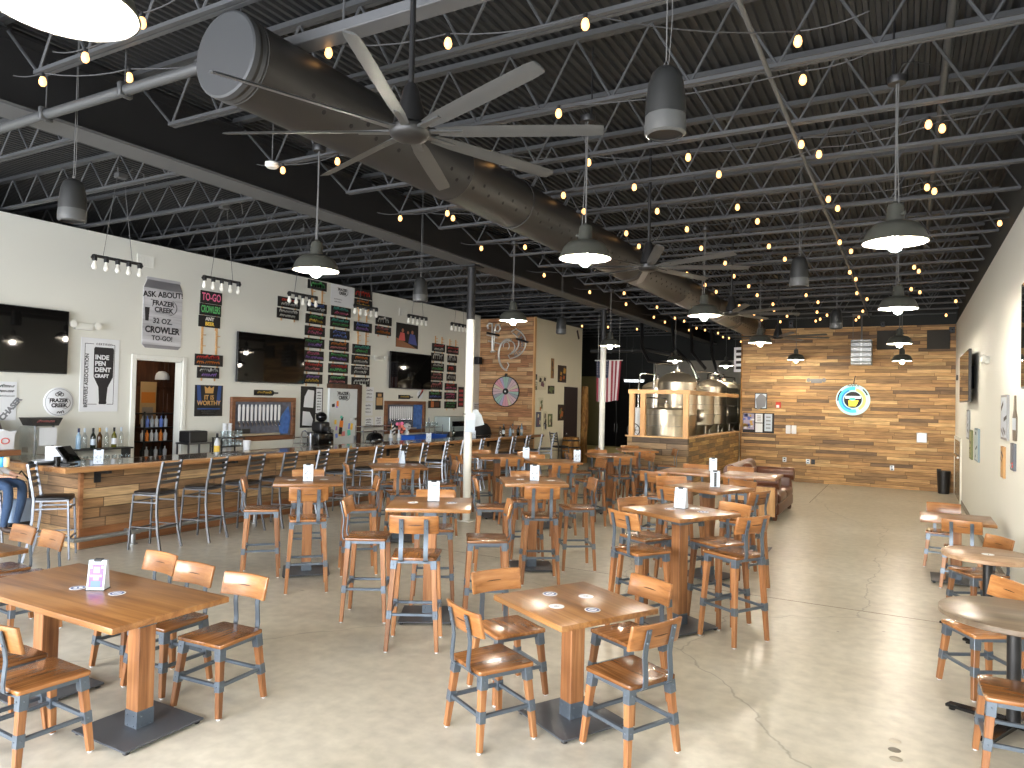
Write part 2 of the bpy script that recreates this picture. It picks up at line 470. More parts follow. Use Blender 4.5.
MT['topdark'] = wood('walnut_round_top', [srgb(74,62,50), srgb(98,84,68), srgb(116,101,83), srgb(134,118,98)], 0, rough=0.3, fine=20, along=1.0, spread=0.05)
MT['toppale'] = wood('grey_oak_round_top', [srgb(116,88,64), srgb(150,120,92), srgb(170,140,110), srgb(186,158,128)], 0, rough=0.35, fine=20, along=1.0, spread=0.05)
MT['bartop'] = wood('bar_edge_wood', [srgb(108,70,40), srgb(150,104,62), srgb(170,124,78), srgb(188,146,98)], 1, rough=0.3, fine=26, along=0.8, coat=0.3, spread=0.05)
MT['barepoxy'] = plain('dark_bar_resin', srgb(96,84,72), 0.1, var=0.3, scale=3, coat=0.4)
MT['kick'] = wood('bar_kickboard', [srgb(98,60,36), srgb(134,86,52), srgb(150,102,64), srgb(166,118,80)], 1, rough=0.4, fine=16, along=0.9, spread=0.05)
MT['post'] = wood('pine_stud', [srgb(168,122,74), srgb(196,150,98), srgb(210,166,112), srgb(222,182,130)], 2, rough=0.5, spread=0.1)
MT['stud_y'] = wood('pine_side_rail', [srgb(168,122,74), srgb(196,150,98), srgb(210,166,112), srgb(222,182,130)], 1, rough=0.5, spread=0.1)
MT['slit'] = plain('dark_grain_slit', srgb(62,36,20), .6)
MT['dome'] = plain('satin_stainless_steel', srgb(205,192,168), 0.48, metal=0.9, var=0.06, scale=3)
MT['stud'] = wood('pine_rail', [srgb(168,122,74), srgb(196,150,98), srgb(210,166,112), srgb(222,182,130)], 0, rough=0.5, spread=0.1)
MT['log'] = wood('rough_bark_log', [srgb(70,44,20), srgb(122,84,38), srgb(158,116,58), srgb(186,142,78)], 2, rough=0.8, fine=14, along=5, bump=0.5)
MT['darkwood'] = wood('dark_cabinet_wood', [srgb(44,24,14), srgb(70,40,24), srgb(86,52,32), srgb(104,66,42)], 2, rough=0.45, fine=18, spread=0.1)
MT['framewood'] = wood('brown_frame_wood', [srgb(70,42,24), srgb(108,66,38), srgb(124,80,48), srgb(146,98,62)], 0, rough=0.4, spread=0.1)
MT['doorbrown'] = plain('dark_brown_door', srgb(44,28,24), 0.5, var=0.1)
MT['plank_back'] = planks('reclaimed_boards_back', 0, RECL, 0.09, 0.95, seed=3.0)
MT['plank_accent'] = planks('reclaimed_boards_accent', 0, [srgb(196,152,106), srgb(176,128,84), srgb(150,106,72), srgb(206,168,124), srgb(166,116,78), srgb(186,146,104)], 0.12, 1.0, seed=8.0)
MT['plank_bar'] = planks('reclaimed_boards_bar', 1, RECL2, 0.13, 1.1, seed=5.0, rough=0.5)
MT['plank_bar_x'] = planks('reclaimed_boards_bar_end', 0, RECL2, 0.13, 1.1, seed=6.0, rough=0.5)
MT['plank_pony_x'] = planks('reclaimed_boards_pony_front', 0, [srgb(134,112,88), srgb(112,88,64), srgb(150,124,92), srgb(94,78,62), srgb(158,128,88)], 0.13, 0.9, seed=9.0)
MT['plank_pony_y'] = planks('reclaimed_boards_pony_side', 1, [srgb(160,124,70), srgb(134,102,60), srgb(110,86,54), srgb(176,142,86), srgb(142,106,58)], 0.1, 0.9, seed=12.0)
MT['bulb'] = glow('warm_lamp_bulb', (1.0, 0.9, 0.74, 1), 480.0)
MT['sbulb'] = glow('warm_string_bulb', (1.0, 0.5, 0.16, 1), 2.1)
MT['shade_in'] = plain('white_enamel', srgb(240,238,228), 0.4, var=0.01)
MT['shade'] = plain('dark_green_grey_enamel', srgb(62,63,58), 0.32, var=0.05)
MT['tv'] = plain('tv_screen', srgb(16,15,14), 0.03, var=0.05, spec=0.35)
MT['paper'] = plain('white_paper', srgb(222,224,227), 0.6, var=0.01)
MT['card'] = plain('white_card', srgb(186,198,210), 0.35, var=0.03)
MT['ink'] = plain('black_ink', srgb(34,32,36), 0.6)
MT['inkgrey'] = plain('grey_ink', srgb(120,122,126), 0.6)
MT['sign_black'] = plain('black_chalkboard', srgb(22,21,22), 0.6, var=0.15)
def flat(name, c, rough=0.55): return plain(name, c, rough, var=0.03)
CH = {k: flat('chalk_'+k, c) for k, c in dict(white=srgb(225,225,220), pink=srgb(238,120,160), red=srgb(226,70,60), green=srgb(96,190,110), blue=srgb(120,150,235), yellow=srgb(240,200,80), orange=srgb(245,140,50), teal=srgb(90,200,180), violet=srgb(170,130,220), rose=srgb(225,140,140)).items()}
# ------------------------------------------------------------------ the shell
XR, XL, YB, YF, ZD = 1.05, -11.2, 20.8, -4.5, 5.05
FARY, FARX = 27.2, -14.0
struct(MB().bx(FARX-.2, XR+.3, YF-.3, FARY+.3, -.12, 0).done('floor', MT['concrete']))
# control joint across the floor, sawn and filled
struct(MB().bx(-6.0, XR, 8.1, 8.112, 0.0, 0.0012).done('trim_floor_joint', plain('joint_filler', srgb(118,108,92), 0.6)))
struct(MB().bx(-1.81, -1.798, 16.5, 20.79, 0.0, 0.0012).done('trim_rear_floor_joint', bpy.data.materials['joint_filler']))
struct(MB().bx(XR, XR+.2, YF, YB+.2, 0, 4.2).done('wall_right', MT['cream']))
struct(MB().bx(XR-.012, XR, YF, YB, 0, .1).done('baseboard_right', plain('grey_vinyl_base', srgb(122,116,104), .5)))
struct(MB().bx(XR+.02, XR+.2, YF, YB+.2, 4.2, ZD+.1).done('wall_right_upper', MT['black_wall']))
struct(MB().bx(-4.1, XR+.02, YB, YB+.18, 0, 4.18).done('wall_back', MT['plank_back']))
struct(MB().bx(-4.1, XR+.2, YB+.05, YB+.18, 4.18, ZD+.1).done('wall_back_upper', MT['black_wall']))
struct(MB().bx(-4.12, -4.08, YB-.012, YB+.19, 0, 4.18).done('trim_back_corner', MT['log']))
# bar wall with the doorway to the store room
DY0, DY1, DZ = 7.33, 8.2, 2.6
w = MB()
w.bx(XL-.16, XL, YF, DY0, 0, 4.55); w.bx(XL-.16, XL, DY1, 18.2, 0, 4.55); w.bx(XL-.16, XL, DY0, DY1, DZ, 4.55)
struct(w.done('wall_left', MT['cream']))
f = MB()
for y0, y1, z0, z1 in ((DY0-.08, DY0, 0, DZ+.07), (DY1, DY1+.08, 0, DZ+.07), (DY0, DY1, DZ, DZ+.07)):
    f.bx(XL-.17, XL+.025, y0, y1, z0, z1, bev=.006, seg=1)
f.bx(XL-.165, XL, DY0, DY0+.02, 0, DZ); f.bx(XL-.165, XL, DY1-.02, DY1, 0, DZ); f.bx(XL-.165, XL, DY0, DY1, DZ-.02, DZ)
struct(f.done('door_1', MT['white']))
# store room behind the doorway
s = MB()
s.bx(-13.0, -12.94, 6.2, 9.6, 0, 3.0); s.bx(-13.0, XL-.16, 6.2, 6.26, 0, 3.0); s.bx(-13.0, XL-.16, 9.54, 9.6, 0, 3.0); s.bx(-13.0, XL-.16, 6.2, 9.6, 2.94, 3.0)
struct(s.done('wall_store_room', plain('store_room_brown', srgb(86,60,42), .7)))
# the box with the board-clad face at the end of the bar
ZBX = 4.45
struct(MB().bx(XL, -9.4, 18.2, 18.34, 0, ZBX).done('wall_accent', MT['plank_accent']))
struct(MB().bx(-9.4, -9.36, 18.19, 18.3, 0, ZBX).done('trim_accent_corner', MT['post']))
struct(MB().bx(-9.54, -9.4, 18.34, 21.7, 0, ZBX).done('wall_box_side', MT['boxwall']))
struct(MB().bx(-11.2, -9.54, 21.58, 21.7, 0, ZBX).done('wall_box_rear', MT['boxwall']))
# dark surround
for nm, a in (('wall_far_left', (FARX-.2, FARX, YF, FARY)), ('wall_far', (FARX, XR+.3, FARY, FARY+.2)), ('wall_far_right', (-3.9, -3.7, YB+.18, FARY))):
    struct(MB().bx(*a, 0, ZD+.1).done(nm, MT['black_wall']))
struct(MB().bx(-8.7, -3.9, FARY-.1, FARY-.02, 0, 3.7).done('wall_brewery_rear', MT['grey_far']))
struct(MB().bx(-11.6, -9.9, 25.0, 25.12, 0, 3.0).done('wall_corridor', MT['olive']))
d = MB(); d.bx(-9.9, -9.42, 25.02, 25.1, 0, 2.9, bev=.01); d.bx(-9.4, -8.92, 25.02, 25.1, 0, 2.9, bev=.01)
d.mi = 1; d.tube([(-9.46, 24.97, .95), (-9.46, 24.97, 1.25)], .015); d.tube([(-9.36, 24.97, .95), (-9.36, 24.97, 1.25)], .015)
struct(d.done('door_2', [MT['black_gloss'], MT['chrome']]))
struct(MB().bx(-11.0, -8.9, 24.3, 24.9, 0, .42).done('trim_platform', plain('pale_platform', srgb(190,172,110), .6)))
# dark brown door in the side of the box
d = MB(); d.bx(-9.4, -9.37, 20.35, 21.35, 0, 2.5, bev=.006, seg=1); d.mi = 1; d.ball((-9.34, 20.45, 1.02), .03)
struct(d.done('door_3', [MT['doorbrown'], MT['chrome']], smooth=40))
# low white framed door on the right wall, far end
d = MB(); d.bx(XR-.03, XR, 18.3, 18.42, 0, 1.42); d.bx(XR-.03, XR, 20.5, 20.62, 0, 1.42); d.bx(XR-.03, XR, 18.3, 20.62, 1.36, 1.42)
d.mi = 1; d.bx(XR-.022, XR-.002, 18.42, 20.5, 0.02, 1.36)
d.mi = 2; d.tube([(XR-.06, 18.6, 1.0), (XR-.06, 20.3, 1.0)], .025)
struct(d.done('door_4', [MT['white'], plain('kraft_door_panel', srgb(150,136,112), .25, var=.2, scale=4), MT['chrome']], smooth=40))
# storefront behind the camera: sill, header, sides and mullions around big window openings
w = MB()
w.bx(FARX, XR+.2, YF-.2, YF, 0, .25); w.bx(FARX, XR+.2, YF-.2, YF, 4.1, ZD+.1)
w.bx(FARX, -11.0, YF-.2, YF, .25, 4.1); w.bx(.85, XR+.2, YF-.2, YF, .25, 4.1)
struct(w.done('wall_front', MT['cream']))
for i in range(5):
    x0 = -11.0+i*2.37
    m = MB()
    for a in ((x0, x0+.06, .25, 4.1), (x0+2.31, x0+2.37, .25, 4.1), (x0+.06, x0+2.31, .25, .31), (x0+.06, x0+2.31, 4.04, 4.1), (x0+.06, x0+2.31, 2.5, 2.56)):
        m.bx(a[0], a[1], YF-.13, YF-.07, a[2], a[3])
    struct(m.done('window_%d' % (i+1), MT['black']))

# ------------------------------------------------------------------ the ceiling
b = MB()
pitch, x = .085, FARX
prof = []
while x < XR+.25:
    prof += [(x, ZD), (x+.03, ZD), (x+.04, ZD+.03), (x+.075, ZD+.03)]
    x += pitch
bm = b.bm
ys = [YF-.2, FARY+.2]
rows = [[bm.verts.new((px, y, pz)) for px, pz in prof] for y in ys]
for i in range(len(prof)-1):
    bm.faces.new((rows[0][i], rows[0][i+1], rows[1][i+1], rows[1][i]))
struct(b.done('ceiling', MT['deck']))
struct(MB().bx(FARX-.2, XR+.3, YF-.3, FARY+.3, ZD+.06, ZD+.12).done('ceiling_slab', MT['black_wall']))

GX = -6.45
g = MB()
g.bx(GX-.01, GX+.01, YF, FARY, 4.34, 4.92); g.bx(GX-.16, GX+.16, YF, FARY, 4.9, 4.925)
g.mi = 1; g.bx(GX-.17, GX+.17, YF, FARY, 4.315, 4.342)
struct(g.done('beam_girder', [MT['beam'], MT['beam_flange']]))

JY = [-3.5, -2.45, -1.4, -.35, .75, 1.9, 2.95, 4.08, 5.28, 6.4, 7.4, 8.3, 9.32]
while JY[-1] < 26: JY.append(JY[-1]+1.05)
def joist(xa, xb, zb, name, diag0):
    zt = 5.0
    m = MB()
    # chords: pairs of angles
    for dy in (-.022, .022):
        m.bx(xa+.62, xb, dy-.016, dy+.016, zb, zb+.028)
        m.bx(xa, xb, dy-.02, dy+.02, zt-.0, zt+.045)
    n = int((xb-xa-.62)/.62)
    st = (xb-xa-.62)/n
    for i in range(n):
        x0 = xa+.62+i*st
        m.tube([(x0, 0, zb+.02), (x0+st/2, 0, zt+.01)], .011, 6)
        m.tube([(x0+st/2, 0, zt+.01), (x0+st, 0, zb+.02)], .011, 6)
    m.tube([(xa+.62, 0, zb+.02), (xa+.05, 0, zt)], .013, 6)
    return m.done(name, MT['steel_dark'])
jr = joist(GX, XR, 4.45, 'ceiling_joist', True); struct(jr)
jl = joist(-13.9, GX, 4.6, 'ceiling_joist', True); struct(jl)
jl.scale = (-1, 1, 1); jl.location.x = -13.9+GX
for i, y in enumerate(JY):
    for p in (jr, jl):
        if i == 0: p.location.y = y
        else:
            c = p.copy(); COL.objects.link(c); c.location.y = y+(.0 if p is jr else .06)
for y in (10.24, 16.3):
    p = MB(); p.lathe([(.07, 0), (.07, 3.4)], 24)
    p.mi = 1; p.lathe([(.071, 3.4), (.071, 4.31)], 24); p.bx(-.15, .15, -.15, .15, 4.29, 4.315)
    p.mi = 0; p.bx(-.13, .13, -.13, .13, 0, .015)
    o = struct(p.done('pillar', [MT['white'], MT['beam']], smooth=40)); o.location = (GX-.05, y, 0)

# pipes and conduits up there
def pipe(name, pts, r, mat, lab, clamps=()):
    t = MB(); t.tube(pts, r, 14)
    for c in clamps:
        t.tube([V(c)+V((0,0,-r-.02)), V(c)+V((0,0,.4))], .006, 6)
        t.box(c, (.04, 2*r+.03, 2*r+.03), bev=.01, seg=1)
    return tag(t.done(name, mat, smooth=40), lab, 'pipe')
pipe('sprinkler_pipe', [(-3.95, 3.06, 4.2), (-6.62, 3.05, 4.2)], .038, plain('pipe_grey_paint', srgb(64,65,65), .45), 'thick grey pipe running from the duct to the girder', [(-4.9, 3.055, 4.2), (-5.9, 3.05, 4.2)])
pipe('conduit', [(-.88, 1.0, 4.415), (-.88, 20.7, 4.415)], .016, MT['cable'], 'thin conduit running lengthwise under the joists beside the hanging speakers')
pipe('sprinkler_branch', [(.25, 0.5, 4.86), (.25, 20.7, 4.86)], .03, MT['steel_dark'], 'dark pipe running lengthwise between the roof joists near the right wall')
ch = MB(); ch.bx(-3.75, -1.6, 3.36, 3.5, 4.37, 4.44, bev=.006, seg=1)
for x in (-3.2, -2.0): ch.tube([(x, 3.43, 4.43), (x, 3.43, 5.0)], .008, 6)
tag(ch.done('ceiling_channel', MT['beam_flange']), 'wide grey metal channel hung above the nearest ceiling fan', 'metal channel')

# ------------------------------------------------------------------ the long perforated duct
DX, DZC, DR = -3.65, 4.12, .257
dt = thing('fabric_duct', 'huge round dark grey air duct running the length of the hall', 'air duct', (DX, 2.9, DZC))
t = MB(); t.tube([(0, y, 0) for y in [0, .06, .08, .14]] + [(0, y, 0) for y in [2.4, 2.43, 2.46, 4.8, 4.83, 4.86, 7.2, 7.23, 7.26, 9.6, 9.63, 9.66, 12, 12.03, 12.06, 14.4, 14.43, 14.46, 17.4]],
       [DR, DR, DR+.012, DR] + [DR, DR+.01, DR]*6 + [DR], 40, cap=False)
t.mi = 1
for a in (-24, -38, -142, -156):
    y = .5
    while y < 17.3:
        d = V((math.cos(R(a)), 0, math.sin(R(a))))
        m = Matrix.Translation(d*(DR+.002)+V((0, y+(.13 if a in (-38, -142) else 0), 0))) @ d.to_track_quat('Z', 'Y').to_matrix().to_4x4()
        t.lathe([(0, .001), (.017, .001), (.017, -.004)], 8, m)
        y += .27
t.done('duct_skin', [MT['duct'], MT['hole']], dt, smooth=30)
MB().lathe([(0, -.012), (DR*.98, -.012), (DR+.008, -.004), (DR+.012, .03), (DR, .035)], 40, Matrix.Rotation(-PI/2, 4, 'X')).done('end_cap', MT['duct_cap'], dt, smooth=30)
for y in (.1, 3.6, 7.1, 10.6, 14.1, 17.0):
    h = MB(); h.tube([(0, y, DR+.005), (0, y, 4.98-DZC)], .005, 6); h.tube([(math.cos(R(a))*(DR+.008), y, math.sin(R(a))*(DR+.008)) for a in range(0, 360, 15)], .006, 6, closed=True)
    h.done('hanger', MT['cable_dark'], dt)

# ------------------------------------------------------------------ pendant lamps
def make_lamp():
    L_ = thing('pendant_lamp', '', 'pendant lamp')
    s = MB(); s.lathe([(.214, 0), (.22, .004), (.215, .014), (.2, .055), (.178, .1), (.148, .13), (.1, .147), (.065, .152)], 40)
    s.done('lamp_shade', MT['shade'], L_, smooth=50)
    s = MB(); s.lathe([(.212, .003), (.197, .052), (.174, .096), (.145, .125), (.098, .142), (.03, .149)], 40)
    s.done('shade_lining', MT['shade_in'], L_, smooth=50)
    s = MB(); s.lathe([(.066, .15), (.06, .165), (.055, .25), (.048, .275), (.026, .283), (.016, .3), (0, .3)], 24); s.tube([(.055, 0, .2), (.08, 0, .2)], .014, 8)
    s.done('neck', MT['shade'], L_, smooth=40)
    s = MB(); s.lathe([(0, -.065), (.022, -.061), (.04, -.047), (.048, -.022), (.044, .0), (.03, .03), (.024, .06), (.024, .12)], 20)
    s.done('bulb', MT['bulb'], L_, smooth=60)
    s = MB(); s.tube([(0, 0, .29), (0, 0, 1.17)], .007, 6); s.tube([(.03, 0, .28), (.01, 0, .8), (.02, 0, 1.17)], .004, 6)
    s.done('cord', MT['cable'], L_)
    s = MB(); s.lathe([(0, 1.15), (.06, 1.15), (.065, 1.16), (.065, 1.2), (0, 1.2)], 20)
    s.tube([(0, 0, 1.2), (.06, 0, 1.28), (.16, 0, 1.24), (.2, .1, 1.22)], .005, 6); s.tube([(-.03, 0, 1.19), (-.03, 0, 1.78)], .008, 6)
    s.done('ceiling_box', MT['black'], L_, smooth=40)
    return L_
LAMP = Proto(make_lamp)
S_ = 1.26
_lz = 2.06+.94*S_
lamps = [((62, 8), 'pendant lamp cut by the top left corner of the view, glowing brightest'),
 ((585, 259), 'barn pendant lamp hanging above the right end of the nearest ceiling fan'),
 ((895, 243), 'largest barn pendant lamp on the right, near the right wall'),
 ((316, 271), 'barn pendant lamp in front of the chalk signs beside the middle television'),
 ((513, 321), 'barn pendant lamp in front of the board-clad accent wall'),
 ((704, 316), 'barn pendant lamp just below the second ceiling fan'),
 ((610, 346), 'barn pendant lamp in front of the striped flag and second pillar'),
 ((760, 343), 'barn pendant lamp over the left end of the rear board wall'),
 ((898, 309), 'second barn pendant lamp of the right-hand row'),
 ((796, 360), 'small barn pendant lamp before the rear board wall, left of the round lit sign'),
 ((899.5, 344), 'third barn pendant lamp of the right-hand row'),
 ((902, 361), 'fourth and smallest barn pendant lamp of the right-hand row'),
 ((675, 361), 'barn pendant lamp hanging above the tall brewing tank'),
 ((726, 366), 'barn pendant lamp in front of the grey brewery rear wall')]
for (px, py), lab in lamps:
    p = at(px, py, z=_lz)
    if px == 902: p = at(px, py, y=18.6)
    c = LAMP.put(lab, (p.x, p.y, p.z), random.uniform(0, 6), 'barn pendant lamps')

# ------------------------------------------------------------------ ceiling fans
def make_fan():
    F = thing('ceiling_fan', '', 'ceiling fan')
    MB().lathe([(0, -.05), (.06, -.05), (.1, -.035), (.115, -.015), (.115, .02), (.09, .04), (.05, .05), (0, .05)], 28).done('hub', MT['black'], F, smooth=40)
    MB().lathe([(.095, .04), (.09, .08), (.06, .17), (.045, .24), (.03, .27)], 24).done('motor', MT['black'], F, smooth=40)
    m = MB(); m.tube([(0, 0, .25), (0, 0, 1.46)], .017, 12); m.lathe([(0, 1.4), (.05, 1.4), (.06, 1.42), (.06, 1.46), (0, 1.46)], 16)
    m.done('rod', MT['black'], F, smooth=40)
    for k in range(8):
        a = R(24+45*k)
        m = MB()
        # blade: thin aerofoil, pitched, with a bracket at the root
        rot = Matrix.Rotation(a, 4, 'Z') @ Matrix.Rotation(R(-16), 4, 'X')
        sec = [(-.048, .002), (-.03, .01), (0, .012), (.03, .007), (.05, -.003), (.03, -.003), (0, -.002), (-.03, -.002)]
        rings = []
        for x, s_ in ((.16, .7), (.3, .95), (.7, 1.0), (1.02, .95), (1.08, .8)):
            rings.append([m.bm.verts.new(rot @ V((x, q[0]*s_, q[1]*s_))) for q in sec])
        for r0, r1 in zip(rings, rings[1:]):
            for j in range(8): m.bm.faces.new((r0[j], r0[(j+1) % 8], r1[(j+1) % 8], r1[j]))
        m.bm.faces.new(rings[0][::-1]); m.bm.faces.new(rings[-1])
        bl = m.done('blade', MT['blade'], F, smooth=30)
        m = MB(); d = V((math.cos(a), math.sin(a), 0)); m.bar(d*.09, d*.3, .05, .012, .035, .01, side=(-d.y, d.x, 0))
        m.done('blade_bracket', MT['grey_light'], bl)
    return F
FAN = Proto(make_fan)
for (px, py), lab in (((410, 132), 'nearest and largest eight-bladed dark ceiling fan'), ((648.5, 267), 'second eight-bladed ceiling fan beside the duct'),
                      ((731.5, 313), 'third ceiling fan, beside the far part of the duct'), ((778, 337), 'farthest ceiling fan, in front of the rear board wall')):
    p = at(px, py, z=3.55)
    FAN.put(lab, (p.x, p.y, 3.55), 0, 'eight-bladed ceiling fans')

# ------------------------------------------------------------------ hanging speakers
def make_speaker():
    S = thing('hanging_speaker', '', 'speaker')
    MB().lathe([(.095, 0), (.112, .01), (.114, .05), (.11, .1)], 28).done('grille_ring', MT['grey_light'], S, smooth=40)
    MB().lathe([(0, .02), (.094, .012), (.1, .004)], 28).done('grille', MT['black'], S, smooth=40)
    MB().lathe([(.112, .1), (.108, .18), (.095, .27), (.078, .32), (.05, .345), (0, .35)], 28).done('body', MT['grey_plastic'], S, smooth=40)
    m = MB(); m.tube([(0, 0, .345), (.012, 0, .37), (0, 0, .395), (-.012, 0, .37), (0, 0, .345)], .004, 6)
    m.tube([(0, 0, .39), (0, 0, 1.7)], .004, 6); m.tube([(.01, .01, .36), (.03, 0, .6), (.01, 0, 1.7)], .0025, 6)
    m.done('cable', MT['cable'], S)
    return S
SPK = Proto(make_speaker)

for (px, py), lab in (((665, 136), 'large bell-shaped speaker hanging at upper right of the nearest fan'), ((72, 222), 'bell-shaped speaker hanging at upper left before the bar wall'),
                      ((420, 302), 'bell-shaped speaker hanging before the bar wall, left of the first pillar'), ((561, 334), 'bell-shaped speaker hanging before the pale side wall past the accent wall'),
                      ((799, 287), 'bell-shaped speaker hanging left of the right-hand lamps, second from the camera'), ((836, 329), 'small bell-shaped speaker hanging before the rear board wall')):
    p = at(px, py, z=3.38)
    SPK.put(lab, (p.x, p.y, 3.38), 0, 'hanging bell speakers').scale = (.9, .9, .97)

# ------------------------------------------------------------------ pipe lamps with bare bulbs over the bar
MT['clearbulb'] = plain('frosted_unlit_bulb', srgb(232,230,220), .15, var=.02)
def make_pipe_lamp():
    P = thing('pipe_bar_lamp', '', 'hanging lamp')
    m = MB(); m.tube([(0, -.31, -.05), (0, -.34, -.02), (0, -.33, 0), (0, -.3, .005), (0, .3, .005), (0, .33, 0), (0, .34, -.02), (0, .31, -.05)], .021, 10)
    for k in range(5):
        y = -.31+k*.155
        m.lathe([(.03, -.055), (.032, -.02), (.028, .0)], 12, Matrix.Translation((0, y, 0)))
        m.box((0, y, 0), (.055, .06, .05), bev=.012, seg=1)
    m.done('black_pipe', MT['black'], P, smooth=40)
    for k in range(5):
        y = -.31+k*.155
        MB().lathe([(0, -.175), (.02, -.17), (.034, -.145), (.034, -.125), (.02, -.085), (.016, -.055)], 14, Matrix.Translation((0, y, 0))).done('bulb', MT['clearbulb'], P, smooth=60)
    m = MB(); m.tube([(0, -.2, .02), (0, -.05, 1.1)], .004, 6); m.tube([(0, .2, .02), (0, .05, 1.1)], .004, 6)
    m.box((0, 0, 1.13), (.1, .14, .07), bev=.01, seg=1)
    m.tube([(0, -.04, 1.15), (0, -.04, 1.24)], .01, 6)
    m.tube([(0, .05, 1.13), (.02, .16, 1.28), (.0, .32, 1.25), (0, .35, 1.1)], .008, 6)
    m.done('hanging_wires', MT['cable'], P)
    return P
PL = Proto(make_pipe_lamp)
ordn = ['nearest', 'second', 'third', 'fourth', 'fifth', 'farthest']
wher = ['before the blank wall by the air vent', 'above the TO GO chalk sign', 'before the pair of chalk signs', 'before the gapped chalk sign column', 'before the far photo print', 'just left of the first pillar']
for i, y in enumerate((5.72, 7.37, 9.05, 10.7, 12.37, 14.0)):
    PL.put('%s five-bulb black pipe lamp over the bar, %s' % (ordn[i], wher[i]), (-9.2, y, 3.79), 0, 'black pipe lamps over the bar')

p = at(272, 166, z=4.4)
T = thing('ceiling_detector', 'small white round detector under the joists, left of the nearest fan', 'detector', (p.x, p.y, 4.4))
MB().lathe([(0, -.02), (.05, -.02), (.07, 0), (.07, .03), (.03, .05), (0, .05)], 20).done('detector_case', MT['white'], T, smooth=40)
m = MB(); m.tube([(0, 0, .04), (0, 0, .62)], .006, 6); m.done('stem', MT['cable'], T)
# ------------------------------------------------------------------ string lights
STR = [[(-5.65,2.89),(-4.99,3.14),(-3.4,3.51),(-2.61,3.76),(-1.73,3.94),(-.62,4.72)], [(-4.97,2.81),(-4.18,2.7)],
 [(-5.6,5.18),(-4.89,5.21),(-3.43,5.83),(-2.69,6.27),(-1.8,6.53),(-.83,6.62),(.13,6.58)], [(-2.45,5.09),(-.66,5.3)],
 [(-5.7,7.24),(-5.0,7.28),(-3.37,7.17),(-2.56,7.21),(-1.66,7.15),(-.72,6.95),(.23,6.72)],
 [(-5.07,7.51),(-3.43,7.88),(-2.63,8.23),(-1.74,8.44),(-.78,8.51),(.16,8.46)],
 [(-5.68,9.2),(-3.35,9.15),(-2.55,9.25),(-1.65,9.19),(-.72,8.95),(.23,8.64)],
 [(-5.03,9.39),(-3.46,9.99),(-2.67,10.47),(-1.76,10.71),(-.84,10.82),(.97,10.45)],
 [(-5.83,11.65),(-3.42,12.45),(-2.6,11.73),(-1.69,11.75),(-.74,11.51)], [(-2.72,12.98),(-.87,13.3),(.08,13.19)],
 [(-5.84,13.82),(-3.42,13.75),(-2.69,14.18),(-.82,14.06),(.15,13.6)], [(-5.22,14.2),(-3.42,14.67),(-2.75,15.41),(-1.84,15.74),(-.9,15.8),(.05,15.61)],
 [(-5.76,15.81),(-3.42,16.28),(-2.67,16.9),(.2,16.07)], [(-5.25,16.55),(-3.42,16.96),(-1.73,16.89),(-.76,16.75)],
 [(-5.94,18.47),(-2.81,17.97),(.18,18.43),(.88,17.65)], [(-5.48,18.85),(-3.42,18.78),(-1.93,18.67),(-.94,18.81)],
 [(-6.01,19.7),(-5.44,19.62),(-3.42,19.89),(-2.7,19.28),(-1.77,19.36)], [(-3.04,20.5),(-2.01,20.2),(-1.09,20.03),(.81,20.21)], [(-2.16,20.6),(-1.19,20.65)],
 [(-8.69,20.02),(-8.04,20.52),(-7.4,21.34),(-6.61,21.89),(-5.96,22.07)], [(-5.6,21.57),(-5.5,22.2),(-5.34,23.25),(-5.5,24.68),(-5.39,25.1),(-5.29,26.6)]]
rn = ['first', 'second', 'third', 'fourth', 'fifth', 'sixth', 'seventh', 'eighth', 'ninth', 'tenth', 'eleventh', 'twelfth', 'thirteenth', 'fourteenth', 'fifteenth', 'sixteenth', 'seventeenth', 'eighteenth', 'nineteenth']
bulb_me = sock_me = None
for i, pts in enumerate(STR):
    lab = 'string of warm glowing bulbs under the ceiling, %s counted from the camera' % rn[i] if i < 19 else ('string of warm bulbs hanging over the brewing tanks' if i == 20 else 'string of warm bulbs hanging over the dark corridor')
    T = thing('string_light', lab, 'string lights', (pts[0][0], pts[0][1], 4.35), 0, 'warm bulb strings under the ceiling')
    o = V((pts[0][0], pts[0][1], 4.35))
    cp = []
    ex = [V((pts[0][0]-.35, pts[0][1]-.03, 4.45))] + [V((p[0], p[1], 4.41)) for p in pts] + [V((pts[-1][0]+.4, pts[-1][1]+.02, 4.45))]
    for a, c in zip(ex, ex[1:]):
        n = 5
        for k in range(n):
            t = k/n
            p = a.lerp(c, t); p.z -= .05*4*t*(1-t)*min(1, (c-a).length)
            cp.append(p-o)
    cp.append(ex[-1]-o)
    MB().tube(cp, .005, 5).done('cord', MT['cable_dark'], T)
    for p in pts:
        if bulb_me is None:
            b = MB().lathe([(0, -.04), (.014, -.037), (.024, -.022), (.026, -.005), (.02, .02), (.012, .032)], 10).done('bulb', MT['sbulb'], T, smooth=60); bulb_me = b.data
            s = MB().lathe([(0, .028), (.014, .028), (.015, .06), (.008, .066), (0, .066)], 8).done('socket', MT['black'], b, smooth=40); sock_me = s.data
        else:
            b = bpy.data.objects.new('bulb', bulb_me); COL.objects.link(b); b.parent = T
            s = bpy.data.objects.new('socket', sock_me); COL.objects.link(s); s.parent = b
        b.location = V((p[0], p[1], 4.35))-o
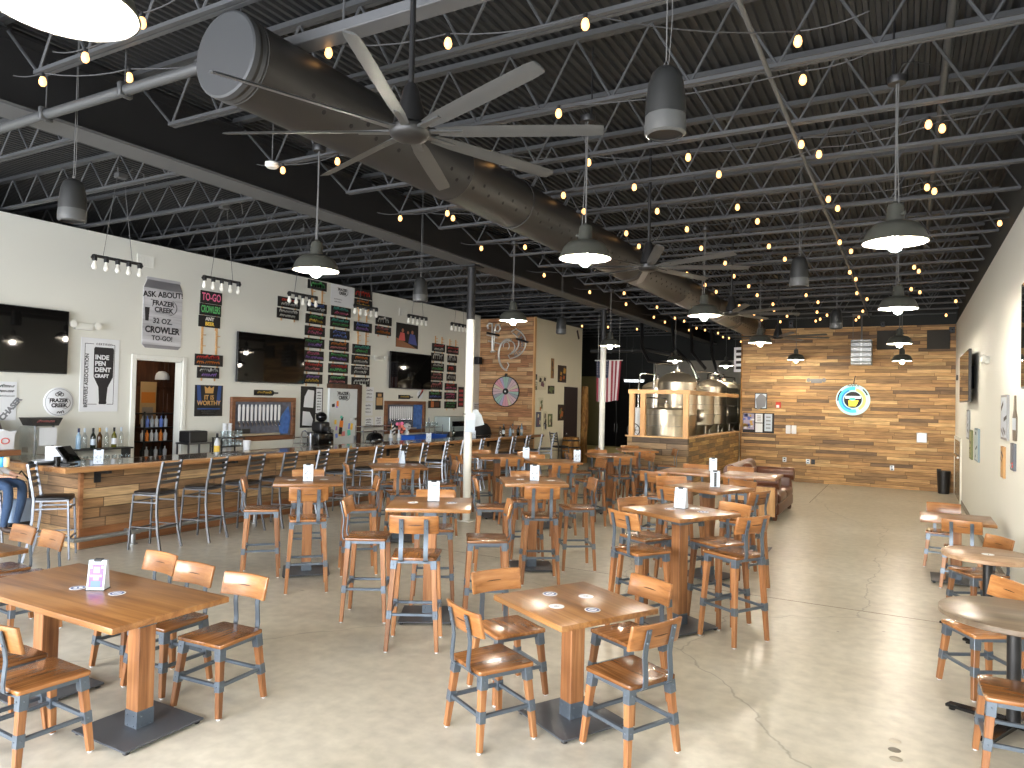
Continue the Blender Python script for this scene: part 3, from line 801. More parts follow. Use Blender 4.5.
# ------------------------------------------------------------------ wooden chairs and stools
def make_seat_chair(kind):
    """origin on the floor under the seat; faces +Y; back on -Y"""
    H = .46 if kind == 'chair' else .76
    C = thing('dining_chair' if kind == 'chair' else 'bar_stool', '', 'chair' if kind == 'chair' else 'bar stool')
    # seat: slightly dished, rounded corners
    m = MB()
    poly = []
    for cx, cy, a0 in ((.2, .19, 0), (-.2, .19, 90), (-.185, -.19, 180), (.185, -.19, 270)):
        r = .02
        for k in range(4):
            a = R(a0+30*k)
            poly.append((cx-math.copysign(r, cx)+r*math.cos(a), cy-math.copysign(r, cy)+r*math.sin(a)))
    m.prism(poly, H-.024, H, bev=.005)
    m.done('seat', MT['seat'], C, smooth=40)
    # steel frame under the seat
    m = MB()
    for x in (-.165, .165): m.bx(x-.012, x+.012, -.16, .16, H-.05, H-.025)
    for y in (-.16, .16): m.bx(-.165, .165, y-.012, y+.012, H-.05, H-.025)
    m.done('seat_frame', MT['steel_blue'], C)
    sp = .042 if kind == 'chair' else .045        # splay of the feet
    zs = .2 if kind == 'chair' else .3           # height of the stretchers
    legs = {}
    for sx in (-1, 1):
        for sy in (-1, 1):
            top = V((sx*.16, sy*.155, H-.03)); bot = V((sx*(.16+sp), sy*(.155+sp*.9), .008))
            m = MB(); m.bar(top, bot, .046, .046, .033, .033, bev=.003)
            lg = m.done('leg', MT['legwood'], C)
            d = bot-top
            t = (H-.03-zs)/d.z*-1
            mid = top+d*t
            legs[(sx, sy)] = mid
            m = MB()
            m.bar(top+d*(-.01), top+d*(.085/H if kind == 'chair' else .07/H), .052, .052, .0505, .0505, bev=.002)
            w = .046-.013*t+.006
            k = .034/d.length
            m2_ = MB(); m2_.bar(mid-d*k, mid+d*k, w, w, w-.001, w-.001, bev=.002)
            for q in (.03/H,):
                m.ball(top+d*q+V((0, sy*.027, 0)), .005, 6, 4); m.ball(top+d*q+V((sx*.027, 0, 0)), .005, 6, 4)
            m2_.ball(mid+V((sx*w/2, 0, 0)), .005, 6, 4); m2_.ball(mid+V((0, sy*w/2, 0)), .005, 6, 4)
            m.done('leg_cap', MT['steel_blue'], lg); m2_.done('leg_collar', MT['steel_blue'], lg)
            MB().lathe([(.012, 0), (.013, .008)], 10, Matrix.Translation((bot.x, bot.y, 0)), cap0=True, cap1=True).done('glide', MT['paper'], lg)
    for a, b in (((-1,-1),(1,-1)), ((-1,1),(1,1)), ((-1,-1),(-1,1)), ((1,-1),(1,1))):
        m = MB(); m.bar(legs[a], legs[b], .022, .022, bev=.002)
        m.done('stretcher', MT['steel_blue'], C)
    # two flat steel straps: out from under the seat, back and up
    for x in (-.1, .1):
        m = MB()
        pts = [(x, -.05, H-.03), (x, -.17, H-.03), (x, -.2, H-.027), (x, -.218, H-.012), (x, -.223, H+.03), (x, -.218, H+.09), (x, -.213, H+.15), (x, -.22, H+.21), (x, -.235, H+.27), (x, -.247, H+.32)]
        m.ribbon(pts, (.018, 0, 0), .008)
        for z, y in ((H+.24, -.2335), (H+.305, -.2485)):
            m.ball((x, y, z), .008, 8, 5)
        m.done('back_strap', MT['steel_blue'], C, smooth=40)
    # backrest: curved board
    m = MB()
    n = 12
    v = []
    for j, z, yo in ((0, H+.195, .0), (1, H+.345, -.035)):
        row = []
        for i in range(n+1):
            t = -1+2*i/n
            x = t*.2
            y = -.2+yo+.028*(t*t)-.0
            row.append((x, y, z))
        v.append(row)
    bm = m.bm
    fr = [[bm.verts.new((p[0], p[1]+.01, p[2])) for p in row] for row in v]
    bk = [[bm.verts.new((p[0], p[1]-.012, p[2])) for p in row] for row in v]
    for i in range(n):
        bm.faces.new((fr[0][i], fr[1][i], fr[1][i+1], fr[0][i+1]))
        bm.faces.new((bk[0][i], bk[0][i+1], bk[1][i+1], bk[1][i]))
        bm.faces.new((fr[0][i], fr[0][i+1], bk[0][i+1], bk[0][i]))
        bm.faces.new((fr[1][i], bk[1][i], bk[1][i+1], fr[1][i+1]))
    bm.faces.new((fr[0][0], bk[0][0], bk[1][0], fr[1][0])); bm.faces.new((fr[0][n], fr[1][n], bk[1][n], bk[0][n]))
    bmesh.ops.recalc_face_normals(bm, faces=bm.faces[:])
    es = [e for e in bm.edges if len(e.link_faces) == 2 and e.calc_face_angle(0) > R(50)]
    bmesh.ops.bevel(bm, geom=es, offset=.006, segments=2, affect='EDGES', profile=.5)
    m.mi = 1
    zc, yc = H+.27, -.2-.0175
    for sgn in (1, -1):
        for i in range(-3, 3):
            q = []
            for k in (i, i+1):
                x = k*.02+.012; w_ = .0045*(1-(k/3.4)**2)
                y = yc+.028*(x/.2)**2+(.0108 if sgn > 0 else -.0128)
                q.append((x, y, w_))
            (xa, ya, wa), (xb, yb, wb) = q
            m.quad((xa, ya+.0035*0, zc-wa), (xb, yb, zc-wb), (xb, yb-.233*wb*0, zc+wb), (xa, ya, zc+wa))
    m.done('backrest', [MT['back'], MT['slit']], C, smooth=40)
    return C
CHAIR = Proto(lambda: make_seat_chair('chair'))
STOOL = Proto(lambda: make_seat_chair('stool'))
def seat(proto, x, y, face, label, group):
    j = random.uniform(-2.5, 2.5)
    return proto.put(label, (x, y, 0), R(face-90+j), group)

# ------------------------------------------------------------------ tables
def make_table(h, sx, sy, base, peds):
    def fn():
        T = thing('dining_table' if h < .9 else 'high_table', '', 'table')
        m = MB(); m.bx(-sx/2, sx/2, -sy/2, sy/2, h-.036, h, bev=.004)
        m.done('tabletop', MT['top'], T, smooth=40)
        for px in peds:
            m = MB(); m.bx(px-.055, px+.055, -.055, .055, .012, h-.036, bev=.004, seg=1)
            p = m.done('pedestal', MT['legwood'], T)
            m = MB(); m.bx(px-.0575, px+.0575, -.0575, .0575, .012, .13, bev=.002, seg=1)
            for q in (-.03, .03):
                for z in (.04, .1):
                    m.ball((px+q, -.058, z), .006, 6, 4); m.ball((px+.058, q, z), .006, 6, 4)
            m.done('pedestal_shoe', MT['steel_blue'], p)
            m = MB(); m.bx(px-.0575, px+.0575, -.0575, .0575, h-.13, h-.05, bev=.002, seg=1); m.bx(px-.16, px+.16, -.16, .16, h-.046, h-.037)
            m.done('top_bracket', MT['steel_blue'], p)
            m = MB(); m.bx(px-base/2, px+base/2, -base/2, base/2, .018, .03, bev=.003, seg=1)
            b = m.done('base_plate', MT['base_plate'], T)
            for ax in (-1, 1):
                for ay in (-1, 1):
                    MB().lathe([(.016, 0), (.02, .006), (.012, .018)], 10, Matrix.Translation((px+ax*(base/2-.03), ay*(base/2-.03), 0)), cap0=True).done('levelling_foot', MT['black'], b)
        return T
    return Proto(fn)
LOW_LONG = make_table(.76, 1.65, .77, .52, (-.52, .52))
LOW_SQ = make_table(.76, .76, .76, .52, (0,))
HIGH = make_table(1.07, .76, .76, .52, (0,))

TB = {}
def table(key, proto, x, y, ang, desc):
    TB[key] = (x, y, ang)
    return proto.put(desc, (x, y, 0), R(ang), 'square high tables' if proto is HIGH else 'low dining tables')
table('T1', LOW_LONG, -4.605, 2.775, 0, 'long low oak table at front left holding the purple table tent')
table('T2', LOW_LONG, -7.06, 2.83, 0, 'low oak table at the left edge, beyond the table with the purple tent')
table('T3', LOW_SQ, -1.88, 4.29, -28.5, 'small square low oak table at the front centre with four coasters on it')
table('S3', LOW_SQ, .53, 10.15, 0, 'square low oak table pushed against the white right wall')
table('B1', HIGH, -6.1, 6.17, 45, 'high square table at the left, nearest to the silver bar stools')
table('B2', HIGH, -3.92, 5.56, 31, 'high square table left of the front centre, with a pale blank table tent')
table('B3', HIGH, -6.43, 8.26, 46, 'high square table before the bar, left of the first pillar')
table('B4', HIGH, -4.02, 7.85, 35, 'high square table in the middle of the room with a printed table tent')
table('B5', HIGH, -5.07, 10.6, 45, 'high square table behind the middle one, printed tent at its right corner')
table('B6', HIGH, -6.3, 10.9, 45, 'high square table just right of the first pillar, with a pale table tent')
table('B7', HIGH, -1.83, 6.58, -30, 'nearest high square table on the right, with a speckled table tent')
table('B8', HIGH, -2.07, 8.66, -22, 'high square table behind the one with the speckled tent, with a striped tent')
table('B9', HIGH, -2.8, 10.5, 0, 'high square table in the right group with a plain pale tent, third row')
table('B10', HIGH, -1.93, 10.56, 0, 'high square table in the right group beside the leather sofa')
table('B11', HIGH, -4.85, 12.6, 40, 'high square table right of the second pillar, nearer of two')
table('B12', HIGH, -4.95, 14.4, 30, 'high square table in front of the board-clad brewery low wall')

LC = 'low wooden dining chairs'
HC = 'wooden high stools'
def around(key, d, side, proto, off=0.0, turn=0.0):
    """seat centre d out from a table centre on the side whose outward normal is the table angle + side"""
    x, y, a = TB[key]
    n = R(a+side)
    t = n+PI/2
    return x+d*math.cos(n)+off*math.cos(t), y+d*math.sin(n)+off*math.sin(t), a+side+180+turn
def put(key, d, side, label, proto=STOOL, off=0.0, turn=0.0):
    x, y, f = around(key, d, side, proto, off, turn)
    seat(proto, x, y, f, label, HC if proto is STOOL else LC)
T3n = 'the small table with four coasters'
for x, y, f, lab in ((-2.24, 3.86, 61, 'low wooden chair at the near left of '+T3n), (-2.46, 4.47, -29, 'low wooden chair at the far left of '+T3n),
                     (-1.68, 4.8, -119, 'low wooden chair at the far right of '+T3n), (-1.43, 4.13, 151, 'low wooden chair at the near right of '+T3n)):
    seat(CHAIR, x, y, f, lab, LC)
for x, y, f, lab in ((-3.99, 3.28, -87, 'low wooden chair at the right corner of the long front table'),
                     (-4.56, 3.3, -89, 'middle of three low wooden chairs on the bar side of the long front table'),
                     (-5.08, 3.38, -91, 'leftmost of three low wooden chairs on the bar side of the long front table'),
                     (-4.26, 2.27, 91, 'low wooden chair on the near side of the long front table, seat in view'),
                     (-4.74, 2.29, 89, 'leftmost low wooden chair on the near side of the long front table'),
                     (-6.6, 3.39, -92, 'low wooden chair before the bar corner stool, behind the left edge table'),
                     (-7.06, 3.39, -90, 'leftmost low wooden chair, behind the left edge table'),
                     (.43, 11.02, -92, 'low wooden chair on the far side of the square table at the right wall'),
                     (.58, 9.83, 86, 'low wooden chair on the near side of the square table at the right wall'),
                     (.64, 8.5, -150, 'low wooden chair behind the pale round table by the right wall'),
                     (.5, 6.33, -150, 'low wooden chair behind the dark round table at the right edge'),
                     (.58, 5.02, 180, 'low wooden chair at the lower right corner, before the dark round table')):
    seat(CHAIR, x, y, f, lab, LC)

n = 'the high table nearest the silver stools'
put('B1', .5, 180, 'wooden stool, left side of '+n)
put('B1', .74, -90, 'wooden stool, near side of %s, back turned' % n)
put('B1', .64, 90, 'wooden stool, far side of '+n)
put('B1', .58, 0, 'wooden stool, right side of '+n, off=-.08)
n = 'the high table with the pale blank tent'
put('B2', .58, 180, 'wooden stool, left side of '+n)
put('B2', .76, -90, 'wooden stool, near side of %s, back turned' % n, off=-.06)
put('B2', .53, 0, 'wooden stool, right side of %s' % n, off=-.02)
put('B2', .48, 90, 'wooden stool, far side of '+n)
n = 'the high table left of the first pillar'
put('B3', .52, 180, 'wooden stool, left side of '+n)
put('B3', .5, -90, 'wooden stool, near side of '+n)
put('B3', .62, 90, 'wooden stool, far side of '+n)
put('B3', .72, 0, 'wooden stool, right side of '+n, off=.3)
n = 'the middle high table with a printed tent'
put('B4', .5, 180, 'wooden stool, left side of '+n)
put('B4', .63, -90, 'wooden stool, near side of %s, back turned' % n)
put('B4', .55, 0, 'wooden stool, right side of '+n)
put('B4', .6, 90, 'wooden stool, far side of '+n)
n = 'the high table with a corner tent'
put('B5', .66, -90, 'wooden stool, near side of '+n, off=-.12)
put('B5', .66, 90, 'wooden stool, far side of '+n, off=0.05)
put('B5', .66, 0, 'wooden stool, right side of '+n)
n = 'the high table right of the first pillar'
put('B6', .6, 180, 'wooden stool, left side of '+n, off=.1, turn=20)
put('B6', .62, -90, 'wooden stool, near side of '+n, off=.05)
put('B6', .66, 90, 'wooden stool, far left of '+n, off=.1)
put('B6', .62, 0, 'wooden stool, far right of '+n, off=.3, turn=60)
n = 'the high table with the speckled tent'
put('B7', .48, -90, 'wooden stool, near left of %s, back turned' % n)
put('B7', .46, 180, 'wooden stool, far left of '+n)
put('B7', .47, 0, 'wooden stool, near right of %s, from behind' % n, off=.2)
put('B7', .46, 90, 'wooden stool, far right of '+n, off=-.05)
n = 'the high table holding the dark striped tent'
put('B8', .54, -90, 'wooden stool, near left of '+n, off=.02)
put('B8', .62, 180, 'wooden stool, far left of '+n, off=-.15, turn=-40)
put('B8', .54, 0, 'wooden stool, near right of '+n, off=-.1)
put('B8', .5, 90, 'wooden stool, far right of '+n)
put('B9', .6, -90, 'wooden stool, near side of the high table with a plain tent, third row', off=-.28)
put('B9', .6, 90, 'wooden stool, far side of the high table with a plain tent, third row', off=.1)
put('B10', .6, 90, 'wooden stool, far left of the high table beside the leather sofa', off=.3)
put('B10', .66, -90, 'wooden stool, near side of the high table beside the leather sofa')
n = 'the nearer high table right of the second pillar'
put('B11', .62, -90, 'wooden stool, near side of '+n)
put('B11', .6, 180, 'wooden stool, left side of '+n)
put('B11', .6, 90, 'wooden stool, far side of '+n)
put('B11', .6, 0, 'wooden stool, right side of '+n)
n = 'the high table in front of the low brewery wall'
put('B12', .62, -90, 'wooden stool, near side of '+n)
put('B12', .6, 90, 'wooden stool, far side of '+n)
put('B12', .6, 180, 'wooden stool, left side of '+n)
put('B12', .6, 0, 'wooden stool, right side of '+n)

# round tables by the right wall
def round_table(x, y, h, r, topmat, label):
    T = thing('round_table', label, 'table', (x, y, 0))
    MB().lathe([(0, h), (r-.008, h), (r, h-.006), (r, h-.034), (r-.006, h-.04), (0, h-.04)], 56).done('tabletop', topmat, T, smooth=40)
    MB().lathe([(.04, .03), (.04, h-.06), (.05, h-.055)], 20).done('column', MT['black'], T, smooth=40)
    m = MB(); m.bar((-.16, 0, h-.05), (.16, 0, h-.05), .05, .018); m.bar((0, -.16, h-.05), (0, .16, h-.05), .05, .018); m.done('top_spider', MT['black'], T)
    for k in range(4):
        a = R(45+90*k+18); d = V((math.cos(a), math.sin(a), 0))
        m = MB(); m.bar(d*.02+V((0, 0, .05)), d*.4+V((0, 0, .03)), .085, .035, .075, .02, side=(-d.y, d.x, 0), bev=.004)
        m.lathe([(.02, 0), (.022, .02)], 10, Matrix.Translation(d*.37), cap0=True)
        m.done('foot', MT['black_gloss'], T)
    return T
round_table(.62, 5.66, .75, .425, MT['topdark'], 'round dark-topped table on a black column at the right edge')
round_table(.66, 7.86, .75, .37, MT['toppale'], 'round pale-topped table on a black column behind the dark round one')

# ------------------------------------------------------------------ things on the tables
def make_tent(front, kind):
    T = thing('table_tent', '', 'table tent')
    m = MB()
    # an acrylic stand: two leaning faces, clip on top
    w, d, h = .055, .04, .19
    a = [(-w, -d, 0), (w, -d, 0), (w, d, 0), (-w, d, 0), (-w, -.014, h), (w, -.014, h), (w, .014, h), (-w, .014, h)]
    m._faces([V(p) for p in a], [(0,3,2,1),(4,5,6,7),(0,1,5,4),(1,2,6,5),(2,3,7,6),(3,0,4,7)])
    m.done('stand', MT['card'], T)
    slope = math.atan2(d-.014, h)
    for sgn in (-1, 1):
        m = MB()
        rot = Matrix.Rotation(0 if sgn < 0 else PI, 4, 'Z') @ Matrix.Translation((0, -d-.0012, 0)) @ Matrix.Rotation(-slope, 4, 'X') @ Matrix.Rotation(PI/2, 4, 'X')
        front(m, rot)
        m.done('printed_card', kind, T)
    m = MB(); m.bx(-.026, .026, -.017, .017, h-.012, h+.008, bev=.003, seg=1); m.done('clip', MT['black'], T)
    m = MB(); m.bx(-.06, .06, -.044, .044, -.0, .004); m.done('base', MT['black'], T)
    return T
def rectm(m, rot, x0, x1, y0, y1, mi, z=0.0):
    m.mi = mi; m.quad(*[rot @ V((x, y, z)) for x, y in ((x0, y0), (x1, y0), (x1, y1), (x0, y1))])
def f_purple(m, rot):
    rectm(m, rot, -.045, .045, .02, .165, 0, .0)
    rectm(m, rot, -.03, .03, .02, .06, 1, .0006); rectm(m, rot, -.02, .02, .11, .15, 2, .0006); rectm(m, rot, -.036, .036, .085, .1, 3, .0008); rectm(m, rot, -.018, .018, .065, .085, 2, .0006)
    for x in (-.034, .034): rectm(m, rot, x-.006, x+.006, .14, .155, 4, .0008)
def f_specks(m, rot):
    rectm(m, rot, -.05, .05, .01, .17, 0, .0)
    rnd = random.Random(4)
    for k in range(46):
        x, y = rnd.uniform(-.043, .036), rnd.uniform(.015, .16)
        s = rnd.uniform(.003, .008)
        rectm(m, rot, x, x+s*rnd.choice((1, 2.2)), y, y+s*.7, 1 if k % 3 else 2, .0006)
def f_plain(m, rot):
    rectm(m, rot, -.05, .05, .008, .175, 0, .0)
    rectm(m, rot, -.014, .03, .15, .158, 1, .0006)
def f_stripe(m, rot):
    rectm(m, rot, -.05, .05, .008, .175, 0, .0); rectm(m, rot, -.012, .018, .008, .175, 1, .0006)
pc = [flat('tent_violet', srgb(112,84,190)), flat('tent_blue', srgb(84,110,190)), flat('tent_pink', srgb(206,130,196)), flat('tent_orange', srgb(238,140,110)), MT['paper']]
sc_ = [flat('tent_sheet', srgb(184,192,200)), flat('tent_ink', srgb(40,50,72)), flat('tent_ink_pale', srgb(96,110,136))]
TENT = {'purple': Proto(lambda: make_tent(f_purple, pc)), 'specks': Proto(lambda: make_tent(f_specks, sc_)),
        'plain': Proto(lambda: make_tent(f_plain, [MT['card'], sc_[2]])), 'stripe': Proto(lambda: make_tent(f_stripe, [MT['card'], MT['black']]))}
TG = 'clipped table tents'
def tent(px, py, z, kind, label, face=None):
    p = at(px, py, z=z)
    rz = math.atan2(p.y, p.x)-PI/2 if face is None else R(face)
    TENT[kind].put(label, (p.x, p.y, z+.0005), rz, TG)
tent(98, 589, .7605, 'purple', 'purple-printed table tent on the long front left table', 32)
tent(433.5, 501, 1.0705, 'plain', 'pale nearly blank table tent on the high table left of the front centre')
tent(308, 481, 1.0705, 'specks', 'printed table tent on the high table nearest the silver bar stools')
tent(402, 463.5, 1.0705, 'plain', 'narrow table tent seen edge-on, on the high table left of the first pillar', -40)
tent(534.5, 480.5, 1.0705, 'specks', 'printed table tent on the high table in the middle of the room')
tent(526, 458.5, 1.0705, 'plain', 'pale table tent on the high table just right of the first pillar')
tent(577, 461.5, 1.0705, 'specks', 'small printed table tent at the right corner of the table behind the middle one')
tent(681, 508, 1.0705, 'specks', 'speckled table tent on the nearest high table on the right', -8)
tent(715, 487, 1.0705, 'stripe', 'table tent with a dark vertical stripe on the second high table on the right')
tent(713, 471, 1.0705, 'plain', 'plain pale table tent on the third row high table of the right group')

# coasters
def make_coaster(ring, c2):
    def fn():
        T = MB()
        T.lathe([(0, .0015), (.05, .0015), (.05, 0), (0, 0)], 32)
        T.mi = 1
        if ring: T.lathe([(.028, .0018), (.043, .0018)], 32); T.box((0, 0, .0018), (.04, .012, .0004))
        else: T.box((0, .004, .0018), (.035, .01, .0004)); T.box((.004, -.01, .0018), (.02, .004, .0004))
        o = T.done('coaster', [MT['paper'], c2], smooth=30)
        o['category'] = 'coaster'
        return o
    return Proto(fn)
CR = make_coaster(True, flat('coaster_blue', srgb(96,108,150))); CP = make_coaster(False, MT['inkgrey'])
def coaster(px, py, z, pr, lab):
    p = at(px, py, z=z); pr.put(lab, (p.x, p.y, z+.0008), random.uniform(0, 6), 'round paper coasters')
coaster(550, 594, .7605, CR, 'blue-printed coaster furthest left on the small front centre table')
coaster(586, 596.5, .7605, CP, 'white coaster furthest back on the small front centre table')
coaster(556.5, 606.5, .7605, CP, 'white coaster at the near left on the small front centre table')
coaster(592.5, 610, .7605, CR, 'printed coaster at the near right on the small front centre table')
coaster(78, 588, .7605, CR, 'blue-printed coaster just left of the purple table tent')
coaster(117, 593.5, .7605, CR, 'blue-printed coaster just right of the purple table tent')
coaster(413, 502.5, 1.0705, CP, 'white coaster left of the pale blank table tent')
coaster(452, 503, 1.0705, CR, 'grey printed coaster right of the pale blank table tent')
coaster(292, 480, 1.0705, CP, 'white coaster left of the tent on the table nearest the silver stools')
coaster(324, 479.5, 1.0705, CP, 'white coaster right of the tent on the table nearest the silver stools')
coaster(520, 479.5, 1.0705, CP, 'white coaster left of the tent on the middle high table')
coaster(551, 480.5, 1.0705, CP, 'white coaster right of the tent on the middle high table')
coaster(695, 508.5, 1.0705, CP, 'white coaster behind and right of the speckled table tent')
coaster(703, 512, 1.0705, CR, 'printed coaster right of the speckled table tent')
coaster(670, 509, 1.0705, CR, 'grey coaster left of the speckled table tent')
coaster(388, 464.5, 1.0705, CP, 'white coaster on the high table left of the first pillar, left of its tent')
coaster(414, 465, 1.0705, CP, 'white coaster on the high table left of the first pillar, right of its tent')
coaster(609, 456.5, 1.0705, CP, 'white coaster on the nearer high table right of the second pillar, left of another')
coaster(617, 453, 1.0705, CP, 'white coaster on the nearer high table right of the second pillar, right of another')
coaster(988, 554.5, .7505, CP, 'white coaster on the pale round table by the right wall')
for px, py, c_, w_ in ((895, 741, srgb(176,168,150), 'pale'), (894.5, 750, srgb(104,98,86), 'dark'), (896, 759, srgb(150,142,124), 'grey')):
    p = at(px, py, z=0)
    o = MB().lathe([(0, .0012), (.034, .0012), (.036, 0)], 20).done('floor_disc', plain('worn_disc_'+w_, c_, .5, var=.1), smooth=40); o.location = (p.x, p.y, .0004)
    tag(o, '%s worn disc on the floor at the lower right, one of three' % w_, 'floor disc', 'discs on the floor')

# ------------------------------------------------------------------ metal bar stools
def make_metal_stool():
    S = thing('metal_bar_stool', '', 'bar stool')
    H = .76
    m = MB(); m.prism([(.2*math.copysign(abs(math.cos(R(a)))**.35, math.cos(R(a))), .195*math.copysign(abs(math.sin(R(a)))**.35, math.sin(R(a)))) for a in range(0, 360, 15)], H-.035, H, bev=.014)
    m.done('seat', MT['leather_black'], S, smooth=50)
    m = MB()
    for y in (-.17, .17): m.bar((-.17, y, H-.045), (.17, y, H-.045), .022, .022)
    for x in (-.17, .17): m.bar((x, -.17, H-.045), (x, .17, H-.045), .022, .022)
    for x in (-.178, .178): m.bar((x, -.17, H-.14), (x, .17, H-.14), .018, .018)
    m.bar((-.17, .178, H-.14), (.17, .178, H-.14), .018, .018)
    m.done('seat_frame', MT['alu'], S)
    for sx in (-1, 1):
        m = MB(); m.bar((sx*.175, .175, H-.04), (sx*.2, .21, .01), .024, .024, bev=.003); m.ball((sx*.2, .21, .012), .014, 8, 5)
        m.done('leg', MT['alu'], S)
        m = MB(); m.ribbon([(sx*.205, -.27, .0), (sx*.195, -.22, .22), (sx*.185, -.185, .5), (sx*.18, -.18, H-.03), (sx*.18, -.195, H+.08), (sx*.18, -.225, H+.24), (sx*.18, -.255, H+.4)], (.013, 0, 0), .026)
        m.done('leg', MT['alu'], S)
    for y, z in ((.2, .26), (-.205, .3)): 
        MB().bar((-.19, y, z), (.19, y, z), .02, .02, bev=.003).done('footrest', MT['alu'], S)
    for x in (-.193, .193): MB().bar((x, -.205, .3), (x, .2, .3), .018, .018, bev=.003).done('footrest', MT['alu'], S)
    for k in range(4):
        z = H+.13+.075*k
        y = -.2-.055*(.13+.075*k)/.4
        m = MB()
        pts = [(-.18+.36*i/8, y-.022*(1-(2*i/8-1)**2), z) for i in range(9)]
        m.ribbon(pts, (0, -.003, .021), .012)
        m.done('back_slat', MT['alu'], S, smooth=40)
    return S
MST = Proto(make_metal_stool)
MG = 'silver ladder-back bar stools'
SX = -8.67
ys = [6.0, 6.74, 7.42, 8.08, 8.78, 9.5, 10.22, 10.95, 11.65, 12.4, 13.1, 13.85, 14.6, 15.35, 16.1, 16.85, 17.6]
rank = ['nearest', 'second', 'third', 'fourth', 'fifth', 'sixth', 'seventh', 'eighth', 'ninth', 'tenth', 'eleventh', 'twelfth', 'thirteenth', 'fourteenth', 'fifteenth', 'sixteenth', 'farthest']
for k, y in zip(rank, ys):
    MST.put('silver ladder-back bar stool, %s of the row along the bar front' % k, (SX, y, 0), R(109+random.uniform(-6, 6)), MG)
MST.put('silver ladder-back bar stool at the near bar corner, beside the seated person', (-9.12, 4.98, 0), R(50-90), MG)
MST.put('silver bar stool under the seated person at the left edge', (-10.2, 4.63, 0), R(35-90), MG)
# ------------------------------------------------------------------ the bar
BAR = thing('bar_counter', 'long bar clad in reclaimed boards with a thick wood edge, along the left side', 'bar', (0, 0, 0))
m = MB(); m.bx(-9.42, -9.3, 5.4, 18.12, 0, 1.03); m.bx(-9.56, -9.3, 17.98, 18.12, 0, 1.03)
m.done('front_panel', MT['plank_bar'], BAR)
MB().bx(-11.195, -9.302, 5.395, 5.5, 0, 1.03).done('end_panel', MT['plank_bar_x'], BAR)
m = MB(); m.bx(-9.32, -9.285, 5.385, 18.12, 0.01, .27, bev=.004, seg=1); m.done('kickboard', MT['kick'], BAR)
m = MB(); m.bx(-9.33, -9.28, 5.375, 5.42, 0.27, 1.03); m.done('corner_post', MT['kick'], BAR)
m = MB(); m.prism([(-8.95, 5.0), (-8.95, 18.12), (-9.8, 18.12), (-9.8, 5.85), (-11.195, 5.85), (-11.195, 5.0)], 1.03, 1.1, bev=.008)
m.done('countertop', MT['bartop'], BAR, smooth=40)
m = MB(); m.prism([(-9.02, 5.08), (-9.02, 18.06), (-9.74, 18.06), (-9.74, 5.78), (-11.14, 5.78), (-11.14, 5.08)], 1.1, 1.1015)
m.done('resin_inlay', MT['barepoxy'], BAR)
for y in (5.6, 7.6, 9.6, 11.6, 13.6, 15.6, 17.6):
    m = MB(); m.bar((-9.3, y, .85), (-9.3, y, 1.03), .05, .08); m.bar((-9.3, y, 1.0), (-9.02, y, 1.015), .05, .06)
    m.done('counter_bracket', MT['black'], BAR)
# foot rail of galvanised pipe
FR = thing('foot_rail', 'galvanised pipe foot rail along the foot of the bar', 'foot rail', (-9.1, 5.55, 0))
m = MB(); m.tube([(-.2, -.33, .17), (0, -.33, .17), (0, 12.4, .17)], .03, 12); m.done('rail', MT['galv'], FR, smooth=40)
for y in (.45, 2.5, 4.55, 6.6, 8.65, 10.7, 12.2):
    m = MB(); m.tube([(0, y-.09, .17), (0, y+.09, .17)], .041, 12); m.tube([(0, y, .17), (0, y, .012)], .034, 12); m.lathe([(.06, 0), (.06, .015), (.035, .018)], 14, Matrix.Translation((0, y, 0)), cap0=True)
    m.tube([(0, y, .17), (-.17, y, .17)], .028, 10)
    m.done('fitting', MT['galv'], FR, smooth=40)

# back counters against the wall
def back_counter(y0, y1, label):
    B = thing('back_counter', label, 'counter', (XL+.32, (y0+y1)/2, 0))
    h = (y1-y0)/2
    MB().bx(-.3, .28, -h, h, .1, .9).done('cabinet', MT['white'], B)
    MB().bx(-.3, .22, -h, h, 0, .1).done('plinth', MT['black'], B)
    MB().bx(-.31, .32, -h-.01, h+.01, .9, .94, bev=.005, seg=1).done('worktop', MT['stainless'], B)
    n = max(1, int((y1-y0)/.7)); w_ = 2*h/n
    for k in range(n):
        d = MB().bx(.28, .298, -h+w_*k+.01, -h+w_*(k+1)-.01, .13, .88, bev=.003, seg=1).done('cabinet_door', MT['white'], B)
        MB().tube([(.315, -h+w_*(k+.8), .7), (.315, -h+w_*(k+.8), .82)], .007, 6).done('door_handle', MT['chrome'], d)
    return B
back_counter(6.0, 7.15, 'white back counter against the wall, left of the store room doorway')
back_counter(8.35, 17.9, 'long white back counter under the tap walls and chalk signs')

def lrect(cx, cy, w, h, x=XL):
    """rectangle on the bar wall: centre pixel, pixel width and height -> y, z, width, height in metres"""
    a = at(cx-w/2, cy, x=x); b = at(cx+w/2, cy, x=x); c = at(cx, cy, x=x); t = at(cx, cy-h/2, x=x); d = at(cx, cy+h/2, x=x)
    return c.y, c.z, b.y-a.y, t.z-d.z
def hung(name, label, cat, cx, cy, w, h, group=None, off=.001, x=XL):
    y, z, W, H = lrect(cx, cy, w, h, x)
    return thing(name, label, cat, (x+off, y, z), 0, group, WALL_L), W, H
def board(W, H, d, mat, parent, name='board', bev=.003):
    return MB().bx(-W/2, W/2, -H/2, H/2, 0, d, bev=bev, seg=1).done(name, mat, parent)

